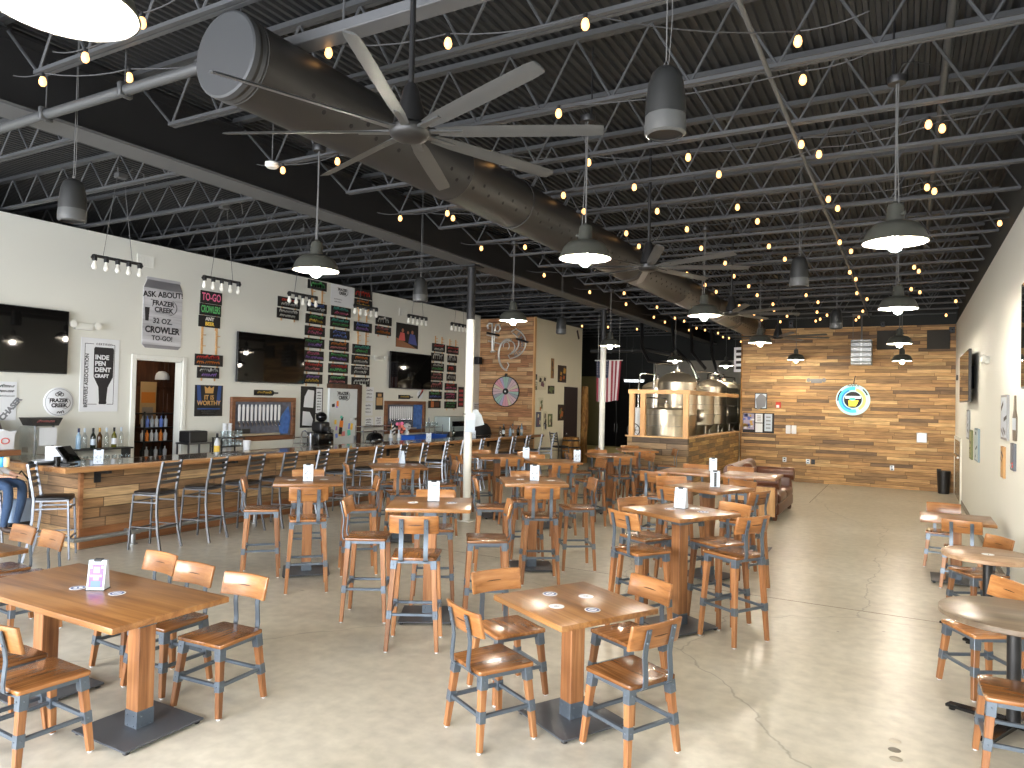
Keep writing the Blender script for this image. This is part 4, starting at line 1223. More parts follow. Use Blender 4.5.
# ------------------------------------------------------------------ televisions
def tv(T, W, H, dist=.05):
    m = MB(); m.bx(-W/2, W/2, -H/2, H/2, dist, dist+.045, bev=.006, seg=1); m.done('casing', MT['black'], T)
    MB().bx(-W/2+.012, W/2-.012, -H/2+.02, H/2-.012, dist+.045, dist+.047).done('screen', MT['tv'], T)
    MB().bx(-.25, .25, -.2, .2, 0.002, dist).done('wall_mount', MT['black_matte'], T)
for lab, y0, y1, z0, z1 in (('large switched-off television at the left edge of the bar wall', 4.35, 6.18, 2.29, 3.24), ('large switched-off television in the middle of the bar wall', 9.3, 11.02, 2.28, 3.24),
                            ('switched-off television at the far end of the bar wall, under the photo print', 13.88, 15.6, 2.27, 3.19)):
    T = thing('television', lab, 'television', (XL, (y0+y1)/2, (z0+z1)/2), 0, 'wall televisions', WALL_L); tv(T, y1-y0, z1-z0)
for lab, y0, y1, z0, z1, dd in (('television on the right wall at the edge of the view, nearest to the camera', 7.3, at(1020.5, 340, x=XR-.11).y, 2.27, 3.27, .06), ('television on a bracket on the right wall, farther away', 14.3, 16.6, 2.2, 3.1, .1)):
    T = thing('television', lab, 'television', (XR, (y0+y1)/2, (z0+z1)/2), 0, 'wall televisions', WALL_R); tv(T, y1-y0, z1-z0, dd)

# ------------------------------------------------------------------ chalk signs
def scribble(W, H, seed, lines, size=.6):
    """illegible handwriting: rows of looping strokes, a few words a row"""
    rnd = random.Random(seed)
    m = MB()
    for li, (yc, hh, mi) in enumerate(lines):
        m.mi = mi
        full = W*rnd.uniform(.62, .84)
        x = -full/2+W*rnd.uniform(-.04, .04)
        end = x+full
        wd = max(.0035, hh*.13)
        while x < end-hh*.3:
            n = rnd.randint(3, 6)
            pts = []
            adv = hh*rnd.uniform(.5, .64)
            for k in range(n):
                amp = hh*rnd.choice((.42, .46, .5, .74)); back = adv*rnd.uniform(.25, .6)
                for j in range(7):
                    t = 2*PI*j/7
                    xx = x+adv*(k+j/7)-back*math.sin(t)*.5
                    if xx < end: pts.append((xx, yc-hh*.22+amp*(1-math.cos(t))*.5+hh*.03*math.sin(2*t)))
            for p, q in zip(pts, pts[1:]):
                d = V((q[0]-p[0], q[1]-p[1], 0))
                if d.length < 1e-6: continue
                n_ = V((-d.y, d.x, 0)).normalized()*wd; e = d.normalized()*wd*.5
                a_, b_ = V((p[0], p[1], 0))-e, V((q[0], q[1], 0))+e
                m.quad(a_-n_, b_-n_, b_+n_, a_+n_)
            x += adv*n+hh*rnd.uniform(.3, .5)
    return m
SG = 'chalk menu signs on the bar wall'
chk = list(CH.keys())
def chalk(cx, cy, w, h, cols, label, words=None, hooks=True):
    T, W, H = hung('chalk_sign', label, 'chalk sign', cx, cy, w, h, SG, .004)
    MB().bx(-W/2, W/2, -H/2, H/2, 0, .016, bev=.002, seg=1).done('board', MT['sign_black'], T)
    if words:
        n = len(words)
        for i, (wd, c) in enumerate(zip(words, cols)):
            yy = H*(.5-(i+.5)/n)*.86
            if wd: text(wd, H*.86/n*.98, CH[c], T, (0, yy, .0172), 'chalk_lettering', .0005, .004, fit=W*.88)
    else:
        n = len(cols)
        lines = [(H*(.5-(i+.5)/n)*.84, H*.72/n, i) for i in range(n)]
        o = scribble(W, H, int(cx*7+cy*13), lines).done('chalk_lettering', [CH[c] for c in cols], T)
        o.location.z = .0168
    if hooks:
        for x in (-W*.3, W*.3):
            MB().bx(x-.012, x+.012, -H/2-.05, -H/2+.012, .0, .012).done('wood_hook', MT['post'], T)
    return T
def ladder(cx, cy, h, gap, label):
    T, W, H = hung('wood_ladder', label, 'wooden ladder strips', cx, cy, gap, h, None, .001)
    for x in (-W/2, W/2): MB().bx(x-.02, x+.02, -H/2, H/2, 0, .012).done('strip', MT['post'], T)
    for k in range(2):
        z = H*(-.2+.4*k)
        m = MB()
        for x in (-W/2, W/2): m.tube([(x, z, .01), (x+.05, z, .05)], .008, 6)
        m.done('peg', MT['post'], T)
chalk(210.9, 297.9, 21.5, 12.4, ['pink'], 'black chalk sign reading TO GO in pink, top of its column', ['TO-GO'])
chalk(210, 310, 21.5, 11.4, ['green'], 'black chalk sign with green lettering right under the TO GO sign', ['CROWLERS'])
chalk(209, 321.8, 21.5, 11.4, ['white', 'yellow'], 'black chalk sign with white and yellow lettering, third under TO GO', ['ANY', 'BEER'])
ladder(209, 341, 27, 14.5, 'pair of light wooden strips with pegs between the chalk signs under TO GO')
chalk(208.6, 360.3, 28, 11.5, ['red', 'orange'], 'wide black chalk sign with red lettering and an orange fruit, below the wooden strips')
chalk(207.8, 372.8, 22, 11, ['white', 'violet'], 'black chalk sign just above the dark blue IT IS WORTHY poster')
chalk(288.5, 302.7, 22, 10, ['red', 'white'], 'upper of the two chalk signs above the middle television')
chalk(287.6, 314, 22, 10, ['white', 'white'], 'lower of the two chalk signs above the middle television')
ladder(317, 297, 24, 10, 'wooden ladder strip at the top of the first tall chalk sign column')
chalk(317, 285.5, 19, 9, ['green'], 'chalk sign half hidden behind the lit pendant lamp, top of the first tall column')
def column(name, pts, cols):
    for i, ((cx, cy, w, h), c) in enumerate(zip(pts, cols)):
        chalk(cx, cy, w, h, c, 'chalk sign, %s from the top of the %s' % (rn[i], name))
column('chalk column beside the middle television', [(x, y, 20, 9.6) for x, y in ((316.5, 308), (315.3, 319.5), (314.6, 331.3), (314, 343.3), (313.3, 355.6), (312.6, 367), (312, 378.9))],
       [('blue', 'white'), ('green', 'yellow'), ('red', 'pink'), ('green', 'violet'), ('pink', 'violet'), ('red', 'rose'), ('violet', 'yellow')])
column('chalk column under the white logo poster', [(x, y, 19.5, 9.4) for x, y in ((340.7, 311.8), (339.7, 323), (339.4, 334.7), (338.7, 346.2), (338.7, 357.4), (337.8, 368.5), (337.5, 379.9))],
       [('teal', 'pink'), ('teal', 'green'), ('blue', 'blue'), ('orange', 'rose'), ('green', 'violet'), ('red', 'green'), ('green', 'rose')])
column('chalk column that has two gaps', [(363.3, 294.3, 17.5, 9.5), (362.9, 304, 17.5, 8.5), (362.5, 327.3, 18, 9.5), (361.2, 349.5, 18, 9.6), (360.3, 360, 18, 9.4), (360, 370.5, 18, 9.2), (360.3, 382, 18, 9)],
       [('red',), ('orange', 'yellow'), ('blue', 'violet'), ('teal', 'green'), ('orange', 'white'), ('white', 'white'), ('white',)])
ladder(362.5, 316, 12, 8, 'upper light wooden strips in the gapped chalk sign column')
ladder(361.8, 338.5, 13, 8, 'lower light wooden strips in the gapped chalk sign column')
chalk(383.4, 320.8, 16, 8.6, ['white'], 'upper of the two chalk signs left of the photo print')
chalk(382.7, 330.9, 16, 8.6, ['rose', 'orange'], 'lower of the two chalk signs left of the photo print')
column('chalk column touching the far television', [(438.2, 347.8, 12.8, 8), (437.2, 357.2, 12.8, 8), (437, 367.2, 12.8, 8), (436.2, 376.5, 12.8, 8), (435.6, 385.7, 12.8, 8), (435, 395.3, 12.6, 7.6)],
       [('red', 'white'), ('white',), ('white', 'green'), ('rose', 'rose'), ('rose',), ('green', 'blue')])
column('chalk column nearest the first pillar', [(452.2, 350.2, 12, 8), (451.9, 359.3, 9.3, 7), (451.2, 368.7, 9, 7), (450.8, 377.5, 9, 7), (450.5, 386.9, 12, 7), (450.1, 396, 12, 7), (450.1, 405, 12, 7)],
       [('red', 'rose'), ('white',), ('red',), ('white',), ('red', 'pink'), ('pink', 'pink'), ('green', 'green')])
ladder(438.5, 340.5, 8, 6.5, 'pair of short wooden strips above the chalk column beside the far television')
ladder(452.6, 343, 7, 6, 'pair of short wooden strips above the chalk column near the first pillar')

# ------------------------------------------------------------------ posters and plaques
def logo(T, W, z, ink, y0=0.0):
    """the hall's two-line name with a sweep around it"""
    text('FRAZER', W*.2, ink, T, (-W*.02, y0+W*.09, z), 'logo_lettering', .001, .004)
    text('CREEK', W*.2, ink, T, (W*.0, y0-W*.1, z), 'logo_lettering', .001, .004)
    m = MB(); m.tube([(W*.3*math.cos(a)+W*.12, y0+W*.24*math.sin(a), z) for a in [R(60-12*i) for i in range(13)]], [W*.004+W*.008*math.sin(PI*i/12) for i in range(13)], 5)
    m.tube([(-W*.42, y0+W*.16, z), (-W*.4, y0+W*.19, z), (-W*.34, y0+W*.16, z), (-W*.36, y0+W*.0, z), (-W*.37, y0-W*.02, z)], W*.008, 5)
    m.tube([(-W*.25, y0-W*.18, z), (W*.28, y0-W*.2, z)], W*.004, 4)
    m.done('logo_sweep', ink, T)
# can-shaped cut-out
T, W, H = hung('can_sign', 'tall can-shaped grey sign advertising a crowler to go', 'sign', 162.5, 314, 39, 70)
poly = [(-.42*W, -.5*H), (.42*W, -.5*H), (.5*W, -.45*H), (.5*W, .34*H), (.42*W, .46*H), (.44*W, .48*H), (.42*W, .5*H), (-.42*W, .5*H), (-.44*W, .48*H), (-.42*W, .46*H), (-.5*W, .34*H), (-.5*W, -.45*H)]
cm = wood('whitewashed_boards', [srgb(140,140,145), srgb(176,176,180), srgb(198,198,202), srgb(214,214,218)], 0, rough=.5, fine=9, along=.5, spread=.02)
MB().prism(poly, 0, .012).done('can_body', cm, T)
m = MB(); m.prism([(-.5*W, .345*H), (.5*W, .345*H), (.42*W, .46*H), (-.42*W, .46*H)], .012, .014); m.prism([(-.42*W, -.5*H), (.42*W, -.5*H), (.5*W, -.45*H), (-.5*W, -.45*H)], .012, .014)
m.done('can_rims', plain('can_grey', srgb(130,130,136), .3, metal=.4), T)
text('ASK ABOUT!', W*.18, MT['ink'], T, (0, .27*H, .014), 'lettering', .001, .004, rot=(0, 0, R(4)))
L = thing('logo', None, None); L.parent = T; L.location = (0.02*W, .1*H, 0)
for k in ('label', 'category'):
    if k in L: del L[k]
logo(L, W*.8, .014, MT['ink'])
text('32 OZ.', W*.17, MT['ink'], T, (0, -.11*H, .014), 'lettering', .001, .003)
text('CROWLER', W*.205, MT['ink'], T, (0, -.24*H, .014), 'lettering', .001, .006, sx=.9)
text('TO-GO!', W*.15, MT['ink'], T, (0, -.355*H, .014), 'lettering', .001, .003)
m = MB(); m.prism([(-.44*W, -.12*H), (-.36*W, -.12*H), (-.34*W, .07*H), (-.46*W, .07*H)], .012, .014); m.done('glass_mark', MT['ink'], T)
# independent craft poster
T, W, H = hung('bottle_poster', 'white poster with a dark upside-down bottle and INDEPENDENT CRAFT lettering', 'poster', 99.5, 375, 38.5, 73)
board(W, H, .01, MT['paper'], T, 'sheet')
def bottle2d(s):
    return [(-.1*s, -.5*s), (.1*s, -.5*s), (.11*s, -.47*s), (.1*s, -.44*s), (.13*s, -.2*s), (.27*s, -.02*s), (.28*s, .47*s), (.25*s, .5*s), (-.25*s, .5*s), (-.28*s, .47*s), (-.27*s, -.02*s), (-.13*s, -.2*s), (-.1*s, -.44*s), (-.11*s, -.47*s)]
m = MB(); m.prism([(x*.64+.09*W, y-.01*H) for x, y in bottle2d(H*.78)], .01, .0115); m.done('bottle_print', MT['ink'], T)
for i, s in enumerate(('INDE', 'PEN', 'DENT', 'CRAFT')):
    text(s, (.085 if i < 3 else .064)*H, MT['paper'], T, (-.14*W, H*(.24-.085*i), .0118), 'lettering', .0006, .004, align='LEFT')
text('BREWERS ASSOCIATION', .066*H, MT['ink'], T, (-.34*W, -.08*H, .0105), 'lettering', .0006, .002, rot=(0, 0, PI/2))
text('CERTIFIED', .04*H, MT['ink'], T, (.09*W, .42*H, .0105), 'lettering', .0006, .001, spacing=1.25)
m = MB()
fx0, fx1, fy0, fy1 = -.4*W, .37*W, -.4*H, .42*H
for a in ((fx0, -.18*W, fy1-.004, fy1+.004), (.3*W, fx1, fy1-.004, fy1+.004), (fx0, -.06*W, fy0-.004, fy0+.004), (.2*W, fx1, fy0-.004, fy0+.004), (fx0-.004, fx0+.004, fy0, fy1), (fx1-.004, fx1+.004, fy0, fy1)):
    m.bx(*a, .01, .0108)
m.done('border_print', MT['ink'], T)
# round plaque
T, W, H = hung('round_plaque', 'round white logo plaque left of the bottle poster', 'sign', 58.5, 402, 30.5, 28.5)
r = H/2*1.02
m = MB(); m.lathe([(0, 0), (r, 0), (r, .012), (r-.01, .02), (0, .02)], 48); m.done('disc', MT['paper'], T, smooth=40)
MB().lathe([(r*.9, .0202), (r*.92, .0202)], 48).done('ring_print', MT['ink'], T)
logo(T, r*1.75, .021, MT['ink'], -.06*r)
m = MB(); 
for k in range(3): m.tube([(.13*r*math.cos(R(a))+(k-1)*.14*r, .52*r+.11*r*math.sin(R(a))+(.08*r if k == 1 else 0), .021) for a in range(0, 360, 30)], .006, 5, closed=True)
m.done('hop_print', MT['ink'], T)
m = scribble(r*.6, .1, 5, [(0, .05, 0)]); o = m.done('small_print', MT['ink'], T); o.location = (.1*r, -.72*r, .021)
# poster cut by the left edge
T, W, H = hung('white_poster', 'white poster with slanted grey lettering at the left edge of the wall', 'poster', 3, 401, 27, 39)
board(W, H, .008, MT['paper'], T, 'sheet')
m = scribble(W*.8, .3, 21, [(.12, .05, 0), (.05, .05, 0), (-.02, .03, 1)]); o = m.done('small_print', [MT['ink'], MT['inkgrey']], T); o.location = (.12*W, .16*H, .009)
text('CHASER', .105, MT['inkgrey'], T, (.28*W, -.2*H, .009), 'lettering', .0008, .006, rot=(0, 0, R(52)))
# IT IS WORTHY poster
T, W, H = hung('film_style_poster', 'dark blue poster with gold lettering IT IS WORTHY', 'poster', 208.6, 400.7, 28, 31)
board(W, H, .01, MT['sign_black'], T, 'sheet')
m = MB(); m.prism([(-.44*W, .49*H), (-.32*W, .49*H), (-.26*W, -.1*H), (-.4*W, -.1*H)], .01, .0105); m.prism([(.44*W, .49*H), (.32*W, .49*H), (.26*W, -.1*H), (.4*W, -.1*H)], .01, .0105)
m.bx(-.4*W, .4*W, -.28*H, -.24*H, .01, .0107)
m.done('blue_curtains', flat('poster_blue', srgb(40,72,132)), T)
gold = flat('poster_gold', srgb(196,150,86))
text('IT IS', .2*H, gold, T, (0, .1*H, .011), 'lettering', .0006, .003)
text('WORTHY', .2*H, gold, T, (0, -.08*H, .011), 'lettering', .0006, .003)
m = MB(); m.prism([(-.14*W, .24*H), (.14*W, .24*H), (.17*W, .46*H), (.06*W, .4*H), (0, .47*H), (-.06*W, .4*H), (-.17*W, .46*H)], .01, .011); m.done('crest', gold, T)
m = scribble(W*.7, .1*H, 9, [(.0, .04*H, 0), (-.06*H, .03*H, 0)]); o = m.done('small_print', MT['inkgrey'], T); o.location = (0, -.34*H, .0108)
# white logo poster over the second tall column
T, W, H = hung('logo_poster', 'white poster with the grey house logo, high on the wall under the roof', 'poster', 342.3, 296, 23, 21)
board(W, H, .008, MT['paper'], T, 'sheet')
L = thing('logo', None, None); L.parent = T; L.location = (0, .2*H, 0); logo(L, W*.55, .009, MT['ink'])
m = scribble(W*.4, .1, 2, [(.02, .03, 0), (-.04, .03, 0)]); o = m.done('small_print', MT['inkgrey'], T); o.location = (-.2*W, -.25*H, .009)
# photo print
T, W, H = hung('photo_print', 'large unframed photo print of people on a dark background', 'photo print', 407, 336, 22, 24)
board(W, H, .015, MT['sign_black'], T, 'sheet')
skin = flat('photo_skin', srgb(170,110,84))
m = MB()
m.prism([(-.5*W, -.5*H), (.45*W, -.5*H), (.0, -.3*H), (-.5*W, -.12*H)], .015, .0155)
m.mi = 1; m.prism([(-.4*W, -.22*H), (-.1*W, -.22*H), (-.14*W, .1*H), (-.32*W, .12*H)], .0155, .016)
m.mi = 2; m.prism([(.04*W, -.3*H), (.45*W, -.36*H), (.34*W, .08*H), (.12*W, .1*H)], .0155, .016)
m.mi = 3; m.lathe([(0, .0165), (.055*W, .0165)], 14, Matrix.Translation((-.22*W, .2*H, 0))); m.lathe([(0, .0165), (.055*W, .0165)], 14, Matrix.Translation((.22*W, .17*H, 0))); m.lathe([(0, .0165), (.045*W, .0165)], 14, Matrix.Translation((.02*W, .14*H, 0)))
m.done('picture', [flat('photo_table', srgb(150,100,66)), flat('photo_red', srgb(216,96,92)), flat('photo_blue', srgb(70,80,150)), skin], T)
T, W, H = hung('photo_card', 'small photo card at the foot of the chalk column beside the far television', 'photo print', 434.3, 404.4, 12.4, 7.4)
board(W, H, .01, MT['sign_black'], T, 'sheet')
m = MB(); m.bx(-.3*W, -.05*W, -.4*H, .4*H, .01, .0106); m.mi = 1; m.bx(.0, .35*W, -.3*H, .3*H, .01, .0106); m.done('picture', [flat('photo_orange', srgb(190,110,60)), flat('photo_brown', srgb(90,50,36))], T)
T, W, H = hung('tall_poster', 'tall narrow dark poster with red figures beside the first pillar', 'poster', 460.7, 397, 5.5, 20)
board(W, H, .01, MT['sign_black'], T, 'sheet')
m = MB()
for k in range(4): m.bx(-.36*W, .36*W, H*(-.42+.22*k), H*(-.42+.22*k+.13), .01, .0106)
m.done('picture', flat('poster_red', srgb(160,50,56)), T)
for (cx, cy, w, h, lab) in ((369, 394, 9, 14, 'upper sheet of paper pinned right of the walk-in cooler door'), (368, 409, 9, 13, 'middle sheet of paper pinned right of the walk-in cooler door'), (368.5, 422.5, 9, 10, 'lower sheet of paper pinned right of the walk-in cooler door'),
                            (378.5, 421, 7, 9, 'sheet of paper pinned below the tan poster'), (476.5, 407, 8, 9, 'white paper sign in the far corner of the bar wall')):
    T, W, H = hung('paper_sheet', lab, 'paper', cx, cy, w, h)
    board(W, H, .004, MT['paper'], T, 'sheet', 0)
    o = scribble(W*.8, H, int(cx), [(H*.25, .05, 0), (0, .04, 0), (-H*.25, .04, 0)]).done('small_print', MT['inkgrey'], T); o.location.z = .0045
T, W, H = hung('tan_poster', 'tan and black poster left of the second tap wall', 'poster', 379.2, 401, 7.6, 17.5)
board(W, H, .008, MT['sign_black'], T, 'sheet')
m = MB(); m.bx(-.4*W, .4*W, -.25*H, .2*H, .008, .0086); m.bx(-.25*W, .25*W, .25*H, .42*H, .008, .0086); m.done('picture', flat('poster_tan', srgb(190,150,100)), T)
# horizontal growler-shaped signs over both tap walls
for cx, cy, w, h, lab in ((266, 392.8, 24, 6.2, 'black growler-shaped sign above the first tap wall'), (405.5, 397, 14.5, 4.4, 'black growler-shaped sign above the second tap wall')):
    T, W, H = hung('growler_sign', lab, 'sign', cx, cy, w, h)
    MB().prism([(-.5*W, -.45*H), (.26*W, -.45*H), (.33*W, -.12*H), (.5*W, -.12*H), (.5*W, .12*H), (.33*W, .12*H), (.26*W, .45*H), (-.5*W, .45*H)], 0, .014).done('board', MT['sign_black'], T)
    o = scribble(W*.75, H, 6, [(0, H*.42, 0)]).done('lettering', CH['yellow'], T); o.location = (-.1*W, 0, .0148)
# oval picture sign by the second tap wall
T, W, H = hung('oval_sign', 'pale oval badge with red and black strokes under the far television', 'sign', 420, 394.5, 9, 9)
MB().lathe([(0, .012), (H*.48, .012), (H*.5, 0)], 28).done('disc', MT['paper'], T, smooth=40)
m = MB(); m.box((0, 0, .013), (W*.7, .05, .001), (0, 0, .7)); m.mi = 1; m.box((.05, .06, .013), (W*.5, .04, .001), (0, 0, .9)); m.done('print', [MT['ink'], CH['red']], T)
# vents and emergency lights
for cx, cy, w, h, lab in ((145.5, 261, 17, 11.5, 'white air vent above the can-shaped sign'), (403, 312.5, 8, 7.5, 'pale air vent above the photo print')):
    T, W, H = hung('air_vent', lab, 'air vent', cx, cy, w, h)
    m = MB()
    for a in ((-W/2, W/2, H*.36, H/2), (-W/2, W/2, -H/2, -H*.36), (-W/2, -W*.38, -H*.36, H*.36), (W*.38, W/2, -H*.36, H*.36)): m.bx(*a, 0, .014)
    m.done('frame', MT['white'], T)
    m = MB()
    for k in range(9): m.box((W*(-.34+.085*k), 0, .006), (.022, H*.72, .012))
    m.done('louvres', MT['white'], T)
    MB().bx(-W*.38, W*.38, -H*.36, H*.36, 0, .002).done('duct_throat', MT['grey_light'], T)
def emerg(T, mt=None):
    mt = mt or MT['white']
    m = MB(); m.bx(-.14, .14, -.055, .055, 0, .06, bev=.015); m.done('housing', mt, T, smooth=40)
    for x in (-.19, .19):
        m = MB(); m.tube([(x*.7, .02, .03), (x, .03, .05)], .012, 8); m.lathe([(.02, -.03), (.05, .0), (.055, .03), (0, .035)], 16, Matrix.Translation((x, .02, .07)), cap0=True)
        m.done('lamp_head', mt, T, smooth=40)
for cx, cy, lab in ((82.5, 326.5, 'white twin-head emergency light right of the left edge television'), (378, 358.5, 'white twin-head emergency light left of the far television')):
    T, W, H = hung('emergency_light', lab, 'emergency light', cx, cy, 20, 8, 'emergency lights'); emerg(T)
T = thing('emergency_light', 'white twin-head emergency light on the right wall', 'emergency light', (XR-.001, 12.6, 2.8), 0, 'emergency lights', WALL_R); emerg(T)
p = at(816.6, 381, y=YB)
T = thing('emergency_light', 'grey twin-head emergency light on the rear board wall', 'emergency light', (p.x, YB-.001, p.z), 0, 'emergency lights', WALL_B); emerg(T, MT['inkgrey'])

# ------------------------------------------------------------------ tap walls
tile = plain('mottled_blue_tile', srgb(92,96,110), .25, var=.55, scale=9)
tile2 = plain('bright_blue_tile', srgb(70,110,180), .2, var=.6, scale=11)
def tapwall(cx, cy, w, h, n, lab, blue):
    T, W, H = hung('tap_wall', lab, 'beer tap wall', cx, cy, w, h)
    t = .09
    MB().bx(-W/2+t, W/2-t, -H/2+t, H/2-t, 0, .006).done('tiled_panel', tile, T)
    m = MB()
    if blue: m.bx(.22*W, W/2-t, -H/2+t, H/2-t, .006, .008)
    else: m.prism([(.27*W, -.36*H), (.4*W, -.36*H), (.44*W, .0), (.4*W, .3*H), (.3*W, .1*H), (.24*W, -.1*H)], .006, .008)
    m.done('blue_tiles', tile2, T)
    for nm, a in (('frame_rail', (-W/2, W/2, H/2-t, H/2)), ('frame_rail', (-W/2, W/2, -H/2, -H/2+t)), ('frame_stile', (-W/2, -W/2+t, -H/2+t, H/2-t)), ('frame_stile', (W/2-t, W/2, -H/2+t, H/2-t))):
        MB().bx(*a, 0, .06, bev=.006, seg=1).done(nm, MT['framewood'], T)
    x0, x1 = -W*.39, W*(.13 if blue else .22)
    for k in range(n):
        x = x0+(x1-x0)*k/(n-1)
        m = MB(); m.prism([(x-.02, -.04*H), (x+.02, -.04*H), (x+.026, .26*H), (x+.018, .33*H), (x-.018, .33*H), (x-.026, .26*H)], .05, .068, bev=.004)
        hd = m.done('tap_handle', MT['paper'], T)
        m = MB(); m.tube([(x, -.05*H, .058), (x, -.11*H, .058)], .012, 8); m.tube([(x, -.09*H, .0), (x, -.09*H, .07), (x, -.16*H, .085)], .012, 8)
        m.done('faucet', MT['chrome'], hd, smooth=40)
    m = MB(); m.bx(-W*.42, W*.2, -H*.37, -H*.33, .006, .14); m.mi = 1; m.bx(-W*.42, -W*.2, -H*.33, -H*.22, .008, .02)
    m.done('drip_tray', [MT['stainless'], MT['black']], T)
tapwall(263, 418.8, 64, 43, 11, 'tap wall with white handles on dark tile under the middle television', False)
tapwall(404.5, 417, 40, 32, 12, 'tap wall with white handles and bright blue tile under the far television', True)

# black notice board between the tap walls
T, W, H = hung('notice_board', 'black notice board with white sheets left of the cooler door', 'notice board', 311.5, 407, 22, 41)
MB().bx(-W/2, W*.16, -H/2, H/2, 0, .012).done('board', MT['sign_black'], T)
m = MB(); m.prism([(-.38*W, .0), (.05*W, -.02*H), (.08*W, .4*H), (-.2*W, .42*H), (-.34*W, .25*H)], .012, .015); m.done('sheet', MT['paper'], T)
m = MB(); m.prism([(-.42*W, -.44*H), (.0, -.46*H), (.06*W, -.3*H), (-.1*W, -.12*H), (-.4*W, -.1*H)], .012, .015); m.done('sheet', MT['paper'], T)
m = MB(); m.bx(.14*W, .5*W, -.18*H, .48*H, 0, .01); m.done('price_frame', MT['sign_black'], T)
m = MB(); m.bx(.18*W, .46*W, -.15*H, .45*H, .01, .012); m.done('price_sheet', MT['paper'], T)
o = scribble(W*.26, H*.5, 12, [(H*(.2-.07*k), .035, 0) for k in range(7)]).done('small_print', MT['ink'], T); o.location = (.32*W, .15*H, .0125)

# walk-in cooler door
y0, y1 = at(327, 415, x=XL).y, at(355, 415, x=XL).y
zt = at(341, 388.5, x=XL).z
D = MB(); D.bx(XL, XL+.06, y0, y1, .05, zt, bev=.008, seg=1)
D.mi = 1; D.bx(XL, XL+.09, y1, y1+.12, 0, zt+.1); D.bx(XL, XL+.05, y0-.03, y1, zt, zt+.1); D.mi = 2; D.bx(XL, XL+.05, y1+.12, y1+.3, 0, zt+.12)
D.mi = 3; D.bx(XL+.06, XL+.1, y1-.12, y1-.05, 1.5, 1.56); D.bx(XL+.06, XL+.1, y1-.12, y1-.05, .95, 1.15)
struct(D.done('door_5', [plain('cooler_white', srgb(206,212,214), .35), MT['darkwood'], MT['cream'], MT['chrome']]))
T = thing('door_stickers', 'house logo and cluster of colourful stickers on the white cooler door', 'stickers', (XL+.062, (y0+y1)/2, 1.9), 0, None, WALL_L)
dw = y1-y0
L = thing('logo', None, None); L.parent = T; L.location = (-.02, .16, 0); logo(L, dw*.55, .002, MT['ink'])
rnd = random.Random(8)
cs = [CH['violet'], CH['orange'], MT['sign_black'], CH['blue'], CH['yellow'], CH['teal'], MT['paper'], CH['rose']]
for k in range(22):
    x, y = rnd.uniform(-.42, .4)*dw, rnd.uniform(-.75, -.02)
    if .0 < x < .2*dw: continue
    w_, h_ = rnd.uniform(.05, .13), rnd.uniform(.05, .16)
    MB().box((x, y, .0006+.0003*k), (w_, h_, .001), (0, 0, rnd.uniform(-.2, .2))).done('sticker', cs[k % 8], T)

# store room seen through the doorway
T = thing('store_fill_lamp', 'unseen round lamp added on the store room ceiling to brighten it', 'lamp', (-12.0, 7.75, 2.94))  # invented lamp, added to brighten the store room interior
MB().lathe([(0, -.09), (.1, -.07), (.16, -.01), (.17, 0)], 20).done('diffuser', glow('store_fill_glow', (1, .86, .66, 1), 14), T, smooth=50)
T = thing('store_cabinet', 'tall dark wooden panelled cabinet inside the store room', 'cabinet', (-12.6, 8.0, 0))
MB().bx(-.25, .25, -1.3, 1.3, 0, 2.75).done('carcass', MT['darkwood'], T)
for k in range(4):
    for z0, z1 in ((.1, 1.3), (1.35, 2.1), (2.15, 2.7)):
        y = -1.28+.64*k
        m = MB(); m.bx(.25, .27, y+.01, y+.63, z0, z1, bev=.004, seg=1); m.bx(.27, .28, y+.08, y+.56, z0+.08, z1-.08, bev=.008, seg=1)
        m.done('door', MT['darkwood'], T)
p = at(167, 378, x=-12.15)
T = thing('cap', 'white cap with a red mark hanging in the store room', 'cap', (-12.3, p.y, p.z))
m = MB(); m.lathe([(.13, -.03), (.13, .02), (.11, .08), (.06, .12), (0, .13)], 20); m.done('crown', MT['paper'], T, smooth=50)
m = MB(); m.prism([(.0, -.12), (.08, -.16), (.16, -.1), (.1, .08), (.0, .1)], -.035, -.025, Matrix.Rotation(-PI/2, 4, 'Z')); m.done('brim', MT['paper'], T)
p = at(152, 403, x=-12.2)
T = thing('wall_print', 'tan and orange print hanging in the store room', 'poster', (-12.318, p.y, p.z), 0, None, WALL_L)
board(.32, .78, .008, flat('print_tan', srgb(196,160,112)), T, 'sheet')
m = MB(); m.bx(-.14, .14, .0, .2, .008, .009); m.mi = 1; m.bx(-.12, .1, -.28, -.08, .008, .009); m.done('picture', [flat('print_orange', srgb(214,130,50)), flat('print_grey', srgb(150,140,130))], T)
T = thing('store_rack', 'black shelf rack of cups and bottles inside the store room', 'rack', (-11.9, 8.16, 0))
for x in (-.16, .16):
    for y in (-.28, .3): MB().bx(x-.012, x+.012, y-.012, y+.012, 0, 1.7).done('post', MT['black'], T)
for z in (.5, .85, 1.15, 1.4, 1.65): MB().bx(-.18, .18, -.3, .32, z, z+.02).done('shelf', MT['black'], T)
k = 0
for z, mats in ((1.17, [MT['paper'], CH['orange'], MT['paper']]), (1.42, [MT['paper'], CH['blue'], MT['card']]), (.87, [MT['grey_plastic'], MT['paper']])):
    for j in range(6):
        y = 7.92+.09*j
        o = MB().lathe([(.03, 0), (.036, .12), (.03, .14), (.012, .16), (.012, .2), (0, .2)], 10, cap0=True).done('bottle', mats[j % len(mats)], smooth=40)
        o.location = (-11.85, y, z+.001)
        tag(o, 'small container on the store room rack, %s on the %s' % (rn[j]+' from the left', {1.17: 'middle shelf', 1.42: 'upper shelf', .87: 'lower shelf'}[z]), 'bottle', 'containers on the store room rack')
# ------------------------------------------------------------------ things on and behind the bar
ZB, ZW = 1.1016, .9405
